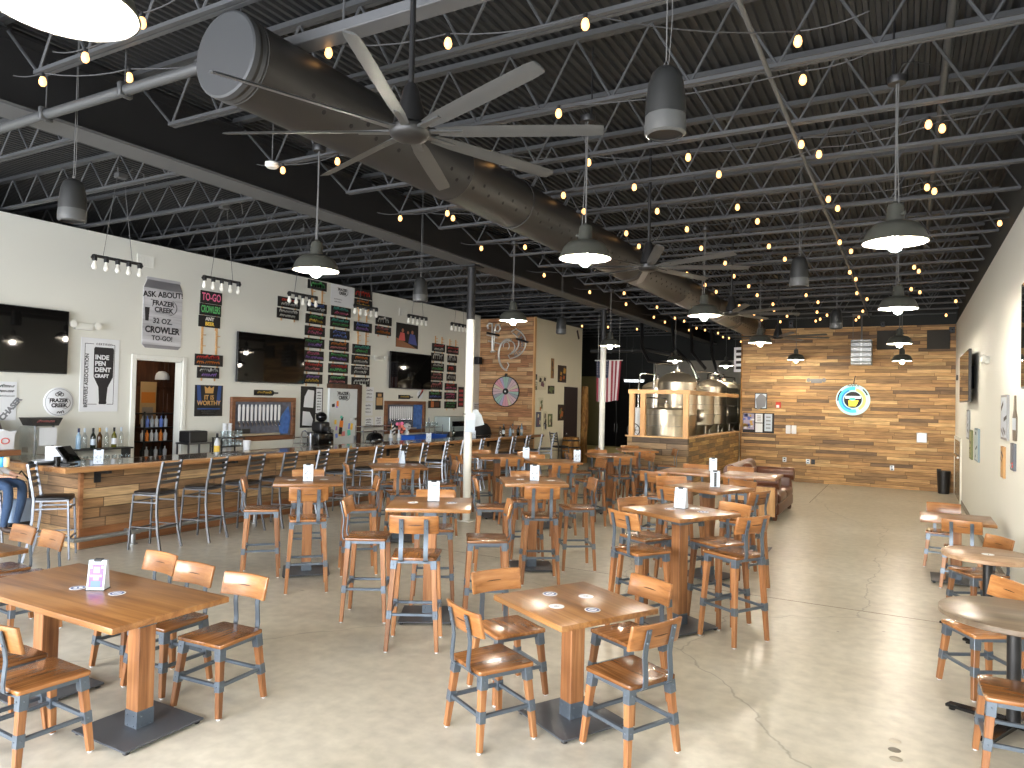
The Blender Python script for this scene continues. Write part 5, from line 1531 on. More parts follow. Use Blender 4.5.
# raised glass shelf on the left back counter
T = thing('bottle_shelf', 'dark raised shelf on the back counter left of the doorway', 'shelf', (-10.95, 6.55, ZW))
MB().bx(-.12, .12, -.55, .55, .2, .225).done('shelf_board', MT['black'], T)
for y in (-.5, .5): MB().bx(-.1, .1, y-.015, y+.015, 0, .2).done('shelf_leg', MT['black'], T)
gcl = glass('clear_glass', (.93, .96, .97, 1)); gdk = plain('dark_wine_glass', srgb(28,34,28), .1); gbr = plain('brown_bottle_glass', srgb(70,46,22), .1); gbl = plain('pale_blue_glass', srgb(150,176,196), .1)
lab_w = MT['paper']
def wine(name, label, x, y, z, body, cap, lb, r=.037, h=.31, group=None):
    T = thing(name, label, 'bottle', (x, y, z), random.uniform(0, 6), group)
    MB().lathe([(r*.9, 0), (r, .006), (r, h*.56), (r*.85, h*.64), (r*.42, h*.74), (r*.36, h*.78), (r*.36, h*.97), (r*.4, h*.975), (r*.4, h), (0, h)], 16, cap0=True).done('glass_body', body, T, smooth=40)
    MB().lathe([(r*.39, h*.8), (r*.43, h*.81), (r*.43, h*1.003), (0, h*1.005)], 14).done('capsule', cap, T, smooth=40)
    if lb is not None: MB().lathe([(r*1.015, h*.16), (r*1.015, h*.46)], 16).done('bottle_label', lb, T, smooth=40)
BG = 'bottles on the raised shelf'
for px, body, cap, lb, lab in ((78.5, gbl, plain('navy_cap', srgb(30,40,80), .4), None, 'pale blue bottle with a dark cap, leftmost on the raised shelf'), (84.5, gcl, MT['card'], None, 'clear bottle beside the pale blue one on the raised shelf'),
                               (93, gdk, MT['sign_black'], MT['card'], 'dark bottle in the middle of the raised shelf'), (99.5, gbr, flat('gold_foil', srgb(190,150,70)), None, 'brown bottle with a gold neck on the raised shelf'),
                               (106.5, gcl, MT['card'], None, 'clear bottle just left of the green wine bottle'), (114, plain('green_wine_glass', srgb(96,92,36), .1), MT['sign_black'], MT['paper'], 'green wine bottle with a white label, on the raised shelf'),
                               (121, gcl, MT['card'], None, 'clear bottle rightmost on the raised shelf')):
    p = at(px, 440, x=-10.95); wine('wine_bottle', lab, -10.95, p.y, ZW+.226, body, cap, lb, group=BG)
def make_glass():
    G = MB().lathe([(.028, 0), (.036, .12), (.034, .12), (.026, .008), (0, .008)], 14, cap0=True).done('drinking_glass', gcl, smooth=40)
    G['category'] = 'glass'
    return G
GL = Proto(make_glass)
for k in range(9): GL.put('clear glass in the row before the bottle shelf, %s from the left' % rn[k], (-10.76, 6.08+.11*k, ZW), 0, 'glasses before the bottle shelf')
# display stand with a black header
p = at(41, 422, x=-10.9)
T = thing('drink_dispenser', 'clear-sided display stand with a slanted black header and white hanging sheet', 'dispenser', (-10.9, p.y, ZW))
hz = p.z-ZW
m = MB(); m.prism([(-.17, -.05), (.17, -.05), (.23, .065), (-.23, .065)], -.14, .14, Matrix.Translation((0, 0, hz)) @ Matrix.Rotation(PI/2, 4, 'Z') @ Matrix.Rotation(PI/2, 4, 'X'))
m.done('header', MT['black'], T)
t_ = scribble(.36, .06, 4, [(0, .045, 0)]).done('header_lettering', CH['rose'], T); t_.rotation_euler = WALL_L; t_.location = (.162, 0, hz+.01)
for y in (-.07, .17): MB().tube([(0, y, 0), (0, y, hz-.05)], .018, 10).done('post', MT['alu'], T)
MB().bx(-.12, .12, -.22, -.1, .02, hz-.06).done('clear_tank', gcl, T)
MB().bx(.02, .026, -.03, .21, hz-.34, hz-.08).done('hanging_sheet', MT['paper'], T)
m = MB(); m.lathe([(.03, 0), (.04, .12), (.035, .14), (.012, .15)], 12, Matrix.Translation((.03, .1, hz-.5)), cap0=True, cap1=True); m.done('spout_cup', MT['card'], T)
MB().bx(-.16, .16, -.26, .26, 0, .02).done('base', MT['stainless'], T)
# wood ledge at the far left with a white bag
p = at(6, 452.5, x=-10.75)
T = thing('wood_ledge', 'thick wood ledge on the wall at the left edge, behind the bar end', 'shelf', (XL, p.y-.25, p.z))
MB().bx(0, .5, -.4, .42, -.045, .03, bev=.006, seg=1).done('ledge_board', MT['kick'], T)
for y in (-.25, .25): MB().bx(.0, .3, y-.02, y+.02, -.2, -.045).done('ledge_bracket', MT['black'], T)
q = at(5, 447, x=-10.9)
T = thing('paper_bag', 'white paper bag with a red print on the wood ledge at the left edge', 'bag', (-10.9, q.y-.03, p.z+.031))
m = MB(); m.prism([(-.12, 0), (.12, 0), (.11, .2), (.15, .26), (.05, .24), (-.02, .28), (-.12, .22)], -.06, .06, Matrix.Rotation(PI/2, 4, 'Z') @ Matrix.Rotation(PI/2, 4, 'X'), bev=.01)
m.done('bag_body', MT['paper'], T)
t_ = MB(); t_.tube([(.05*math.cos(a), .04*math.sin(a), 0) for a in [i*PI/6 for i in range(12)]], .006, 5, closed=True)
t_ = t_.done('red_print', CH['red'], T); t_.rotation_euler = WALL_L; t_.location = (.062, 0, .12)
T = thing('dark_jar', 'brown patterned round jar behind the white bag at the left edge', 'jar', (-11.08, q.y-.1, p.z+.031))
MB().lathe([(.08, 0), (.13, .1), (.14, .25), (.1, .38), (.06, .42), (0, .43)], 20, cap0=True).done('jar_body', plain('brown_mottled_glaze', srgb(74,46,34), .3, var=.6, scale=14), T, smooth=50)
for px, m_, lab in ((2, flat('can_blue', srgb(60,150,210), .3), 'light blue can on the bar end at the left edge'), (6.5, flat('can_cream', srgb(226,190,140), .3), 'cream can beside the blue can on the bar end')):
    p = at(px, 467, z=ZB)
    T = thing('drink_can', lab, 'can', (p.x, p.y, ZB), 0, 'cans on the bar end')
    MB().lathe([(.027, 0), (.033, .01), (.033, .11), (.027, .122)], 18, cap0=True).done('can_wall', m_, T, smooth=40)
    MB().lathe([(.027, .122), (.024, .12), (0, .12)], 18).done('can_lid', MT['alu'], T, smooth=40)
# tablet till, cup and plate on the bar corner
p = at(69, 464.5, z=ZB)
T = thing('till_tablet', 'dark tilted till screen on a stand on the bar corner', 'till screen', (p.x-.06, p.y, ZB), R(30))
rt = Matrix.Translation((.02, 0, .13)) @ Matrix.Rotation(R(-38), 4, 'Y')
m = MB(); m.box((0, 0, 0), (.022, .3, .24), bev=.006); bmesh.ops.transform(m.bm, matrix=rt, verts=m.bm.verts[:]); m.done('screen_casing', MT['grey_plastic'], T)
m = MB(); m.box((.0125, 0, 0), (.002, .28, .22)); m.box((-.0125, 0, 0), (.002, .1, .08)); bmesh.ops.transform(m.bm, matrix=rt, verts=m.bm.verts[:]); m.done('screen', MT['tv'], T)
m = MB(); m.bx(-.1, .1, -.09, .09, 0, .015, bev=.004); m.bar((-.02, 0, .01), (.0, 0, .12), .06, .02); m.done('stand', MT['black'], T)
p = at(57, 466.5, z=ZB)
T = thing('dark_cup', 'small dark cup on the bar corner', 'cup', (p.x, p.y, ZB)); MB().lathe([(.034, 0), (.04, .12), (.036, .12), (.031, .01), (0, .01)], 18, cap0=True).done('cup_wall', MT['black_gloss'], T, smooth=40)
p = at(45, 464, z=ZB)
T = thing('serving_tray', 'round dark tray with a white plate on the bar corner', 'tray', (p.x, p.y, ZB)); MB().lathe([(0, .012), (.17, .012), (.19, .03), (.195, .03), (.175, 0)], 28, cap1=True).done('tray_disc', MT['black'], T, smooth=40)
T = thing('white_plate', 'white plate lying on the round dark tray on the bar', 'plate', (p.x, p.y, ZB+.0125)); MB().lathe([(0, .01), (.09, .012), (.15, .035), (.155, .04), (.1, .006), (0, 0)], 28).done('plate_disc', MT['paper'], T, smooth=40)
p = at(60, 463.5, z=ZB)
T = thing('paper_menu', 'folded white menu standing behind the till screen', 'menu', (p.x-.1, p.y-.02, ZB), R(150))
m = MB(); m.bar((-.06, 0, .0), (-.03, 0, .22), .2, .004, side=(0, 1, 0)); m.done('front_leaf', MT['paper'], T)
m = MB(); m.bar((.05, 0, .0), (-.02, 0, .22), .2, .004, side=(0, 1, 0)); m.done('rear_leaf', flat('kraft_leaf', srgb(170,140,100)), T)
for px, py, kd, lab in ((101, 464.5, 'specks', 'white table tent standing on the bar near its corner'), (452.5, 443, 'specks', 'small table tent on the bar just left of the first pillar'), (491.5, 439.5, 'specks', 'small table tent on the bar right of the first pillar')):
    p = at(px, py, z=ZB+.0005); TENT[kd].put(lab, (min(p.x-.06, -9.12), p.y, ZB+.0005), math.atan2(p.y, p.x)-PI/2, TG)
# on the back counter, right of the doorway
def spot(px, py, x=-10.85): return at(px, py, x=x)
p = spot(196, 445)
T = thing('receipt_printer', 'black printer on the back counter right of the doorway', 'printer', (-10.9, p.y, ZW)); MB().bx(-.15, .15, -.2, .16, .25, .45, bev=.02).done('printer_case', MT['black'], T); MB().bx(-.17, .17, -.24, .24, .22, .25).done('shelf_top', MT['alu'], T)
for y in (-.22, .22):
    for x in (-.15, .15): MB().bx(x-.012, x+.012, y-.012, y+.012, 0, .22).done('shelf_leg', MT['alu'], T)
p = spot(212, 445)
wine('squeeze_bottle', 'white and yellow bottle with a black cap, right of the black printer', -10.72, p.y, ZW, MT['paper'], MT['sign_black'], CH['yellow'], .05, .4)
p0, p1 = spot(218, 440).y, spot(241, 440).y
T = thing('glass_rack', 'open shelf rack of upturned glasses left of the first tap wall', 'rack', (-10.88, (p0+p1)/2, ZW)); hw = (p1-p0)/2
for z in (.14, .3): MB().bx(-.14, .14, -hw, hw, z, z+.012).done('rack_shelf', MT['black'], T)
for y in (-hw+.012, hw-.012):
    for x in (-.12, .12): MB().bx(x-.01, x+.01, y-.01, y+.01, 0, .3).done('rack_post', MT['black'], T)
for z, nm in ((.313, 'upper'), (.153, 'lower')):
    for k in range(6): GL.put('clear glass on the %s shelf of the glass rack, %s from the left' % (nm, rn[k]), (-10.8, p0+.05+(p1-p0-.1)*k/5, ZW+z), 0, 'glasses on the glass rack')
for px, lab in ((226, 'tall white stack of paper cups behind the glass rack, left of two'), (231, 'tall white stack of paper cups behind the glass rack, right of two')):
    p = spot(px, 425, -11.05); T = thing('cup_stack', lab, 'cup stack', (-11.08, p.y, ZW), 0, 'stacks of paper cups')
    m = MB(); pr = []
    for k in range(9): pr += [(.034, .06*k+.02), (.042, .06*k+.075)]
    m.lathe([(.034, 0)]+pr, 16, cap0=True, cap1=True); m.done('cups', MT['paper'], T, smooth=30)
p = spot(243, 447, -10.7); T = thing('paper_cup', 'white cup with grey print right of the glass rack', 'cup', (-10.6, p.y, ZW)); MB().lathe([(.05, 0), (.07, .26), (.066, .26), (.047, .01), (0, .01)], 18, cap0=True).done('cup_wall', MT['paper'], T, smooth=40)
p = spot(262, 446, -10.6); T = thing('bar_mat', 'dark ribbed bar mat under the first tap wall', 'bar mat', (-10.62, p.y, ZW)); MB().bx(-.1, .1, -.55, .55, 0, .012).done('mat', MT['black'], T)
m = MB()
for k in range(18): m.bx(-.09, .09, -.53+.06*k, -.5+.06*k, .012, .018)
m.done('ribs', MT['alu'], T)
# steel bits and the big black machine left of the cooler door
p = spot(305, 440); T = thing('bar_sink_tap', 'chrome swan-neck tap on the back counter under the notice board', 'tap', (-10.95, p.y, ZW)); m = MB(); m.lathe([(.03, 0), (.03, .03), (.018, .04)], 14, cap0=True); m.tube([(0, 0, .03), (0, 0, .3), (.03, 0, .36), (.1, 0, .38), (.16, 0, .34), (.17, 0, .28)], .014, 10); m.done('spout', MT['chrome'], T, smooth=40); m = MB(); m.tube([(0, .02, .05), (0, .09, .09)], .01, 8); m.done('lever', MT['chrome'], T)
p = spot(309, 443, -10.7); T = thing('steel_canister', 'black and silver canister on the back counter before the black machine', 'canister', (-10.65, p.y, ZW)); MB().lathe([(.05, 0), (.05, .33), (.045, .35), (.02, .37), (0, .37)], 18, cap0=True).done('canister_body', MT['alu'], T, smooth=40); MB().bx(.02, .053, -.02, .02, .02, .3).done('stripe', MT['black'], T)
p = spot(301, 446, -10.7)
T = thing('wire_rack', 'small chrome wire rack under the notice board', 'rack', (-10.7, p.y, ZW)); m = MB()
for z in (.02, .14, .26): m.tube([(-.1, -.12, z), (.1, -.12, z), (.1, .12, z), (-.1, .12, z)], .006, 6, closed=True)
for x, y in ((-.1, -.12), (.1, -.12), (.1, .12), (-.1, .12)): m.tube([(x, y, 0), (x, y, .28)], .006, 6)
m.done('wires', MT['chrome'], T)
p = spot(321, 430, -10.85)
T = thing('coffee_machine', 'bulky black machine with chrome dials in front of the cooler door', 'machine', (-10.85, p.y, ZW))
m = MB(); m.bx(-.2, .16, -.22, .24, 0, .34, bev=.04, seg=3); m.done('lower_body', MT['black_gloss'], T, smooth=40)
m = MB(); m.bx(-.18, .12, -.12, .16, .34, .56, bev=.05, seg=3); m.done('upper_body', MT['black'], T, smooth=40)
m = MB(); m.ball((0, .0, .66), .12, 16, 10, .9); m.done('hopper', MT['black_gloss'], T, smooth=60)
m = MB(); m.bx(.1, .24, -.05, .05, .36, .46, bev=.02); m.tube([(.2, 0, .38), (.3, -.06, .36)], .016, 8); m.done('handle', MT['black'], T, smooth=40)
for y, z in ((.14, .12), (.15, .36)):
    m = MB(); m.lathe([(0, .02), (.045, .02), (.05, 0)], 18, Matrix.Translation((.165, y, z)) @ Matrix.Rotation(PI/2, 4, 'Y')); m.done('dial', MT['chrome'], T, smooth=40)
MB().bx(-.05, .3, -.2, .2, -.0, .03).done('drip_plate', MT['stainless'], T)
# counter between the cooler door and the pillar
p = spot(372, 440, -10.7); T = thing('chrome_warmer', 'domed black and chrome warmer on the back counter by the cooler door', 'food warmer', (-10.62, p.y, ZW))
m = MB(); m.lathe([(.2, .12), (.19, .2), (.14, .27), (.06, .3), (0, .305)], 24); m.done('dome', MT['black_gloss'], T, smooth=50); MB().lathe([(.21, 0), (.21, .12), (.2, .12)], 24, cap0=True).done('pan', MT['chrome'], T, smooth=40); m = MB(); m.tube([(0, -.05, .3), (0, -.04, .34), (0, .04, .34), (0, .05, .3)], .01, 8); m.done('handle', MT['black'], T)
p0, p1 = spot(361, 433, -10.95).y, spot(389, 433, -10.95).y
T = thing('dish_rack', 'wide chrome wire shelf behind the domed warmer', 'rack', (-11.0, (p0+p1)/2, ZW)); hw = (p1-p0)/2
m = MB()
for z in (.3, .42):
    m.tube([(-.12, -hw, z), (.12, -hw, z), (.12, hw, z), (-.12, hw, z)], .007, 6, closed=True)
    for k in range(8): m.tube([(-.12+.24*k/7, -hw, z), (-.12+.24*k/7, hw, z)], .004, 5)
for x in (-.12, .12):
    for y in (-hw, hw): m.tube([(x, y, 0), (x, y, .44)], .008, 6)
m.done('wires', MT['chrome'], T)
p = spot(390, 430, -10.75); T = thing('paper_flag', 'small chequered paper flag in a holder on the bar side counter', 'flag', (-10.7, p.y, ZW)); m = MB(); m.tube([(0, 0, 0), (0, -.02, .5)], .006, 6); m.lathe([(.04, 0), (.04, .03)], 12, cap0=True, cap1=True); m.done('stick', MT['post'], T)
m = MB()
for i in range(4):
    for j in range(5):
        m.mi = (i+j) % 2; m.bx(-.002, .002, .0+.035*i, .035+.035*i, .26+.045*j-.03*i, .305+.045*j-.03*i)
m.done('chequered_cloth', [MT['ink'], MT['paper']], T)
p = spot(400, 430, -10.7); T = thing('flower_vase', 'vase of pink and orange paper flowers before the second tap wall', 'vase', (-10.68, p.y, ZW)); MB().lathe([(.04, 0), (.055, .1), (.035, .2), (.04, .22)], 16, cap0=True).done('vase_body', MT['card'], T, smooth=40)
m = MB()
rnd = random.Random(3)
for k in range(12): 
    x, y, z = rnd.uniform(-.08, .08), rnd.uniform(-.1, .1), rnd.uniform(.26, .5); m.mi = k % 3; m.ball((x, y, z), .042, 8, 6); m.mi = 3; m.tube([(0, 0, .18), (x, y, z)], .004, 5)
m.done('blossoms', [CH['rose'], flat('coral', srgb(230,130,110)), CH['pink'], MT['grey_plastic']], T, smooth=50)
for px, lab in ((389, 'white bottle leftmost of three before the second tap wall'), (397, 'white bottle in the middle of three before the second tap wall'), (405, 'white bottle rightmost of three before the second tap wall')):
    p = spot(px, 440, -10.6); wine('sauce_bottle', lab, -10.55, p.y, ZW, MT['paper'], MT['card'], MT['card'], .05, .34, 'white bottles before the second tap wall')
p = spot(407, 428, -10.9); T = thing('white_figurine', 'white rounded figurine behind the white bottles', 'figurine', (-10.9, p.y, ZW)); m = MB(); m.lathe([(.07, 0), (.09, .1), (.06, .24), (.05, .28)], 16, cap0=True); m.ball((0, 0, .38), .1, 16, 10, .9); m.done('figure_body', MT['paper'], T, smooth=50); m = MB(); m.ball((.085, -.035, .39), .02, 8, 6); m.ball((.085, .035, .39), .02, 8, 6); m.done('eye', MT['ink'], T)
p0, p1 = at(408, 439, x=-10.3).y, at(440, 437, x=-10.3).y
T = thing('blue_tray', 'bright blue plastic tub on the service shelf behind the bar', 'tub', (-10.3, (p0+p1)/2, 1.0)); hw = (p1-p0)/2
m = MB(); m.bx(-.2, .2, -hw, hw, 0, .012)
for a in ((-.2, -.19, -hw, hw), (.19, .2, -hw, hw), (-.2, .2, -hw, -hw+.01), (-.2, .2, hw-.01, hw)): m.bx(*a, 0, .15)
m.bx(-.22, -.19, -hw-.02, hw+.02, .14, .155); m.bx(.19, .22, -hw-.02, hw+.02, .14, .155)
m.done('tub_walls', plain('royal_blue_plastic', srgb(36,86,180), .3), T)
T = thing('service_shelf', 'low steel work table behind the bar under the blue tub', 'work table', (-10.3, (p0+p1)/2, 0)); MB().bx(-.24, .24, -hw-.3, hw+.5, .97, .998).done('worktop', MT['stainless'], T)
for x in (-.2, .2):
    for y in (-hw-.25, hw+.45): MB().tube([(x, y, 0), (x, y, .97)], .018, 8).done('leg', MT['alu'], T)
p = spot(432, 430, -10.95); T = thing('drying_rack', 'chrome drying rack of glassware right of the second tap wall', 'rack', (-10.95, p.y, ZW)); m = MB()
for z in (.05, .2, .35):
    m.tube([(-.13, -.3, z), (.13, -.3, z), (.13, .3, z), (-.13, .3, z)], .007, 6, closed=True)
    for k in range(9): m.tube([(-.13, -.3+.6*k/8, z), (.13, -.3+.6*k/8, z)], .004, 5)
for x in (-.13, .13):
    for y in (-.3, .3): m.tube([(x, y, 0), (x, y, .42)], .008, 6)
m.tube([(0, -.2, .35), (0, -.15, .6), (0, -.1, .35)], .006, 6)
m.done('wires', MT['chrome'], T)
for k in range(5): GL.put('clear glass drying on the chrome rack right of the second tap wall, %s along' % rn[k], (-10.95, p.y-.24+.11*k, ZW+.358), 0, 'glasses on the drying rack')
p0, p1 = spot(442, 420, -10.9).y, spot(461, 420, -10.9).y
T = thing('dish_machine', 'pale grey steel dish machine left of the first pillar', 'dish machine', (-10.9, (p0+p1)/2, ZW)); hw = (p1-p0)/2
MB().bx(-.25, .25, -hw, hw, .22, .62, bev=.02).done('machine_case', plain('pale_steel', srgb(176,190,190), .35, metal=.3), T)
MB().bx(.25, .262, -hw*.75, hw*.75, .36, .5).done('machine_window', MT['black_gloss'], T)
for y in (-hw+.05, hw-.05): MB().bx(-.2, .2, y-.03, y+.03, 0, .22).done('machine_leg', MT['alu'], T)
p = spot(457, 440, -10.45)
wine('dark_bottle', 'dark bottle on the work table left of the first pillar', -10.3, p.y-.4, .9985, gdk, MT['sign_black'], None, .04, .32)
p = at(482, 432, x=-10.2)
T = thing('covered_till', 'black cloth-covered dome behind the bar right of the first pillar', 'covered machine', (-10.25, p.y, 0))
m = MB(); m.lathe([(.42, .0), (.42, .9), (.4, 1.1), (.34, 1.28), (.22, 1.38), (.08, 1.41), (0, 1.41)], 28, cap0=True); 
for v in m.bm.verts:
    a = math.atan2(v.co.y, v.co.x); s_ = 1+.05*math.sin(7*a)*(1 if v.co.z < 1.2 else .4); v.co.x *= s_*.7; v.co.y *= s_
m.done('black_cover', MT['black_matte'], T, smooth=60)
p = at(467, 421, x=GX)
T = thing('hanging_towel', 'white paper towels hung on the first pillar', 'towel', (GX-.05, 10.24, 0))
z1, z0 = at(466, 413, x=GX).z, at(466, 432, x=GX).z
m = MB()
m.ribbon([(.1, -.09, z1), (.12, -.12, (z0+z1)/2+.05), (.1, -.1, z0)], (.06, .055, 0), .012); m.ribbon([(.0, .1, z1+.04), (.08, .13, (z0+z1)/2+.1), (.12, .16, z0+.1)], (.05, .08, .02), .012)
m.done('towel_sheet', MT['card'], T)
m = MB(); m.tube([(.09*math.cos(a), .09*math.sin(a), z1-.02) for a in [i*PI/8 for i in range(16)]], .008, 6, closed=True); m.done('strap', MT['black'], T)
# glass bottles at the far end of the bar
for k, px in enumerate((500, 505, 510, 514, 518, 523)):
    p = at(px, 439.5-.075*(px-500), x=-9.35)
    wine('spirit_bottle', 'bottle in the cluster at the far end of the bar, %s from the left' % rn[k], -9.35-.05*(k % 2), p.y, ZB, (gcl, gdk, gbl)[k % 3], MT['alu'], MT['paper'] if k % 2 else None, .04, .3 if k % 2 else .24, 'bottles at the far end of the bar')
p = at(478.5, 361, x=XL)
T = thing('wall_speaker', 'small black speaker in the corner beside the accent wall', 'speaker', (XL+.02, 17.95, p.z)); MB().bx(0, .16, -.1, .1, -.11, .11, bev=.015).done('speaker_case', MT['black'], T); MB().bx(.16, .165, -.085, .085, -.095, .095).done('speaker_grille', MT['black_matte'], T)

# ------------------------------------------------------------------ accent wall: metal emblem and prize wheel
YA = 18.2
def ax(px, py): p = at(px, py, y=YA); return V((p.x, p.z, 0))
c0 = ax(506, 348)
E_ = thing('metal_emblem', 'pale metal outline emblem of two letters and a curved band on the accent wall', 'wall emblem', (c0.x, YA-.001, c0.y), 0, None, WALL_B)
pale = plain('pale_metal_outline', srgb(206,204,196), .35, metal=.4)
def path(pts, r=.03, nm='outline', mat=pale, z=.04):
    q = [ax(*p)-c0 for p in pts]
    m = MB(); m.tube([(v.x, v.y, z) for v in q], r, 6); return m.done(nm, mat, E_, smooth=50)
def arcp(cx, cy, rx, ry, a0, a1, n=14): return [(cx+rx*math.cos(R(a0+(a1-a0)*i/n)), cy+ry*math.sin(R(a0+(a1-a0)*i/n))) for i in range(n+1)]
path([(489, 329), (488, 326), (490, 323.5), (493, 324), (493, 351), (491.5, 352)]); path([(496, 351), (494, 352), (495.5, 330), (497, 325), (500, 325), (501, 329), (499, 332), (496, 331)])
path([(487.5, 335), (498, 338)], .018); path([(489, 341), (501, 344)], .018); path([(502, 343), (507, 340.5), (511.5, 341)], .018)
path(arcp(508.5, 355, 9.2, 15.5, 292, 95)); path(arcp(510.5, 347, 5, 6, 250, 430), .018); path([(507.5, 369), (509.5, 365), (508, 362.5)], .016); path(arcp(507, 346, 3, 4, 160, 420), .014)
path(arcp(507, 343, 19.5, 16, -62, 78), .02); path(arcp(505.5, 343, 14, 12, -55, 70), .02)
path([(515.5, 329.5), (512, 332)], .018); path([(510.5, 358.5), (509, 355)], .018)
path([(488, 333), (500, 335.6)], .035, 'dark_bar', MT['black'], .06); path([(517.5, 339), (529, 342.5)], .035, 'dark_bar', MT['black'], .06)
def lettering_arc(s, cx, cy, rx, ry, a0, a1):
    for i, ch_ in enumerate(s):
        a = a0+(a1-a0)*i/(len(s)-1); q = ax(cx+rx*math.cos(R(a)), cy+ry*math.sin(R(a)))-c0
        text(ch_, .14, MT['inkgrey'], E_, (q.x, q.y, .03), 'lettering', .004, .004, rot=(0, 0, -R(a)-PI/2+PI))
lettering_arc('BREWING', 506.5, 343, 16.8, 14, -40, 55)
for k in (0, 1): path([(494+22*k, 345), (494+22*k, 345.5)], .02, 'standoff', MT['black'], .024)
c1 = ax(506.2, 391.5); rr = (ax(506.2, 376.5)-ax(506.2, 406.5)).length/2
W_ = thing('prize_wheel', 'round prize wheel with pastel segments on the accent wall', 'prize wheel', (c1.x, YA-.001, c1.y), 0, None, WALL_B)
MB().lathe([(0, .03), (rr*1.0, .03), (rr*1.03, .02), (rr*1.03, .045), (rr*.985, .045), (rr*.985, .035)], 48).done('rim', MT['black'], W_, smooth=40)
seg_c = [flat('seg_pink', srgb(206,150,160)), flat('seg_lilac', srgb(170,160,190)), flat('seg_mint', srgb(150,180,168)), flat('seg_grey', srgb(150,152,160)), flat('seg_rose', srgb(196,168,172)), flat('seg_sand', srgb(196,186,160))]
m = MB()
for k in range(24):
    a0, a1 = 2*PI*k/24+.012, 2*PI*(k+1)/24-.012
    m.mi = (k*5+k//3) % 6
    m.prism([(rr*.14*math.cos(a0), rr*.14*math.sin(a0)), (rr*.98*math.cos(a0), rr*.98*math.sin(a0)), (rr*.98*math.cos(a1), rr*.98*math.sin(a1)), (rr*.14*math.cos(a1), rr*.14*math.sin(a1))], .03, .04)
m.done('segments', seg_c, W_)
MB().lathe([(0, .06), (rr*.2, .06), (rr*.22, .03)], 24).done('hub', MT['black'], W_, smooth=40)
MB().lathe([(0, .064), (rr*.06, .064), (rr*.06, .06)], 16).done('hub_cap', MT['paper'], W_, smooth=40)
m = MB(); m.prism([(-.05, rr*1.12), (.05, rr*1.12), (.0, rr*.95)], .03, .06); m.bx(-.03, .03, rr*1.05, rr*1.2, 0, .04); m.done('pointer', MT['black'], W_)

# pictures on the side of the box
XS = -9.4
def pic(cx, cy, w, h, lab, mats, cat='picture', name='framed_picture', frame=None, seed=1):
    T, W, H = hung(name, lab, cat, cx, cy, w, h, None, .001, XS)
    MB().bx(-W/2, W/2, -H/2, H/2, 0, .02).done('frame' if frame else 'sheet', frame or mats[0], T)
    rnd = random.Random(seed); m = MB()
    m.bx(-W*.42, W*.42, -H*.43, H*.43, .02, .021)
    for k in range(7):
        m.mi = 1+k % (len(mats)-1) if len(mats) > 1 else 0
        x, y, s_ = rnd.uniform(-.3, .3)*W, rnd.uniform(-.32, .32)*H, rnd.uniform(.08, .2)
        m.prism([(x-s_*W, y-s_*H*.8), (x+s_*W*.7, y-s_*H), (x+s_*W, y+s_*H*.6), (x-s_*W*.5, y+s_*H)], .021, .0214+.0002*k)
    m.done('picture', mats, T)
dk, og, pl, pp, gr = flat('pic_dark', srgb(52,36,26)), flat('pic_orange', srgb(176,96,40)), flat('pic_pale', srgb(206,198,170)), flat('pic_plum', srgb(110,70,80)), flat('pic_green', srgb(96,104,62))
pic(535.3, 377, 2.6, 5.5, 'small black frame next to the accent wall corner, upper of two', [dk, gr], frame=MT['black'])
pic(534.9, 385.8, 3.6, 8, 'black frame next to the accent wall corner, lower of two', [pl, gr], frame=MT['black'])
pic(541.7, 383, 8, 14, 'plum coloured picture with a pale top on the side wall', [pl, pp, dk], frame=pl, seed=2)
pic(552.2, 368.4, 2.6, 20, 'narrow tan wooden board on the side wall', [flat('pic_tan', srgb(150,112,66)), dk], 'board', 'wooden_board')
pic(561.8, 374, 8, 17, 'dark poster with an orange portrait, upper on the side wall by the brown door', [dk, og, flat('pic_gold', srgb(196,150,60))], 'poster', 'poster', seed=4)
pic(550.8, 389.8, 6, 8, 'small dark square picture on the side wall', [dk, gr], seed=5)
pic(540.4, 404.3, 4.6, 13.5, 'pale narrow poster on the side wall', [pl, gr, og], 'poster', 'poster', seed=6)
pic(561, 412.5, 6.5, 16, 'dark poster just left of the brown door, lower on the side wall', [dk, og, gr], 'poster', 'poster', seed=7)
pic(538, 419.5, 4.4, 15, 'leftmost of the three posters low on the side wall', [flat('pic_slate', srgb(90,92,110)), pl, pp], 'poster', 'poster', seed=8)
pic(544.3, 421, 4.4, 19, 'middle of the three posters low on the side wall', [pl, dk, flat('pic_slate2', srgb(70,74,96))], 'poster', 'poster', seed=9)
pic(549.8, 420.4, 4, 13, 'rightmost of the three posters low on the side wall', [gr, dk, pl], 'poster', 'poster', seed=10)
p = at(561.5, 333, x=XS)
T = thing('wall_plaque', 'small slanted dark plaque high on the side wall', 'plaque', (XS+.001, at(579, 335, x=XS).y-.1, at(579, 335, x=XS).z), 0, None, WALL_L); MB().box((0, 0, .01), (.08, .3, .02), (0, 0, .5)).done('plaque_board', dk, T)
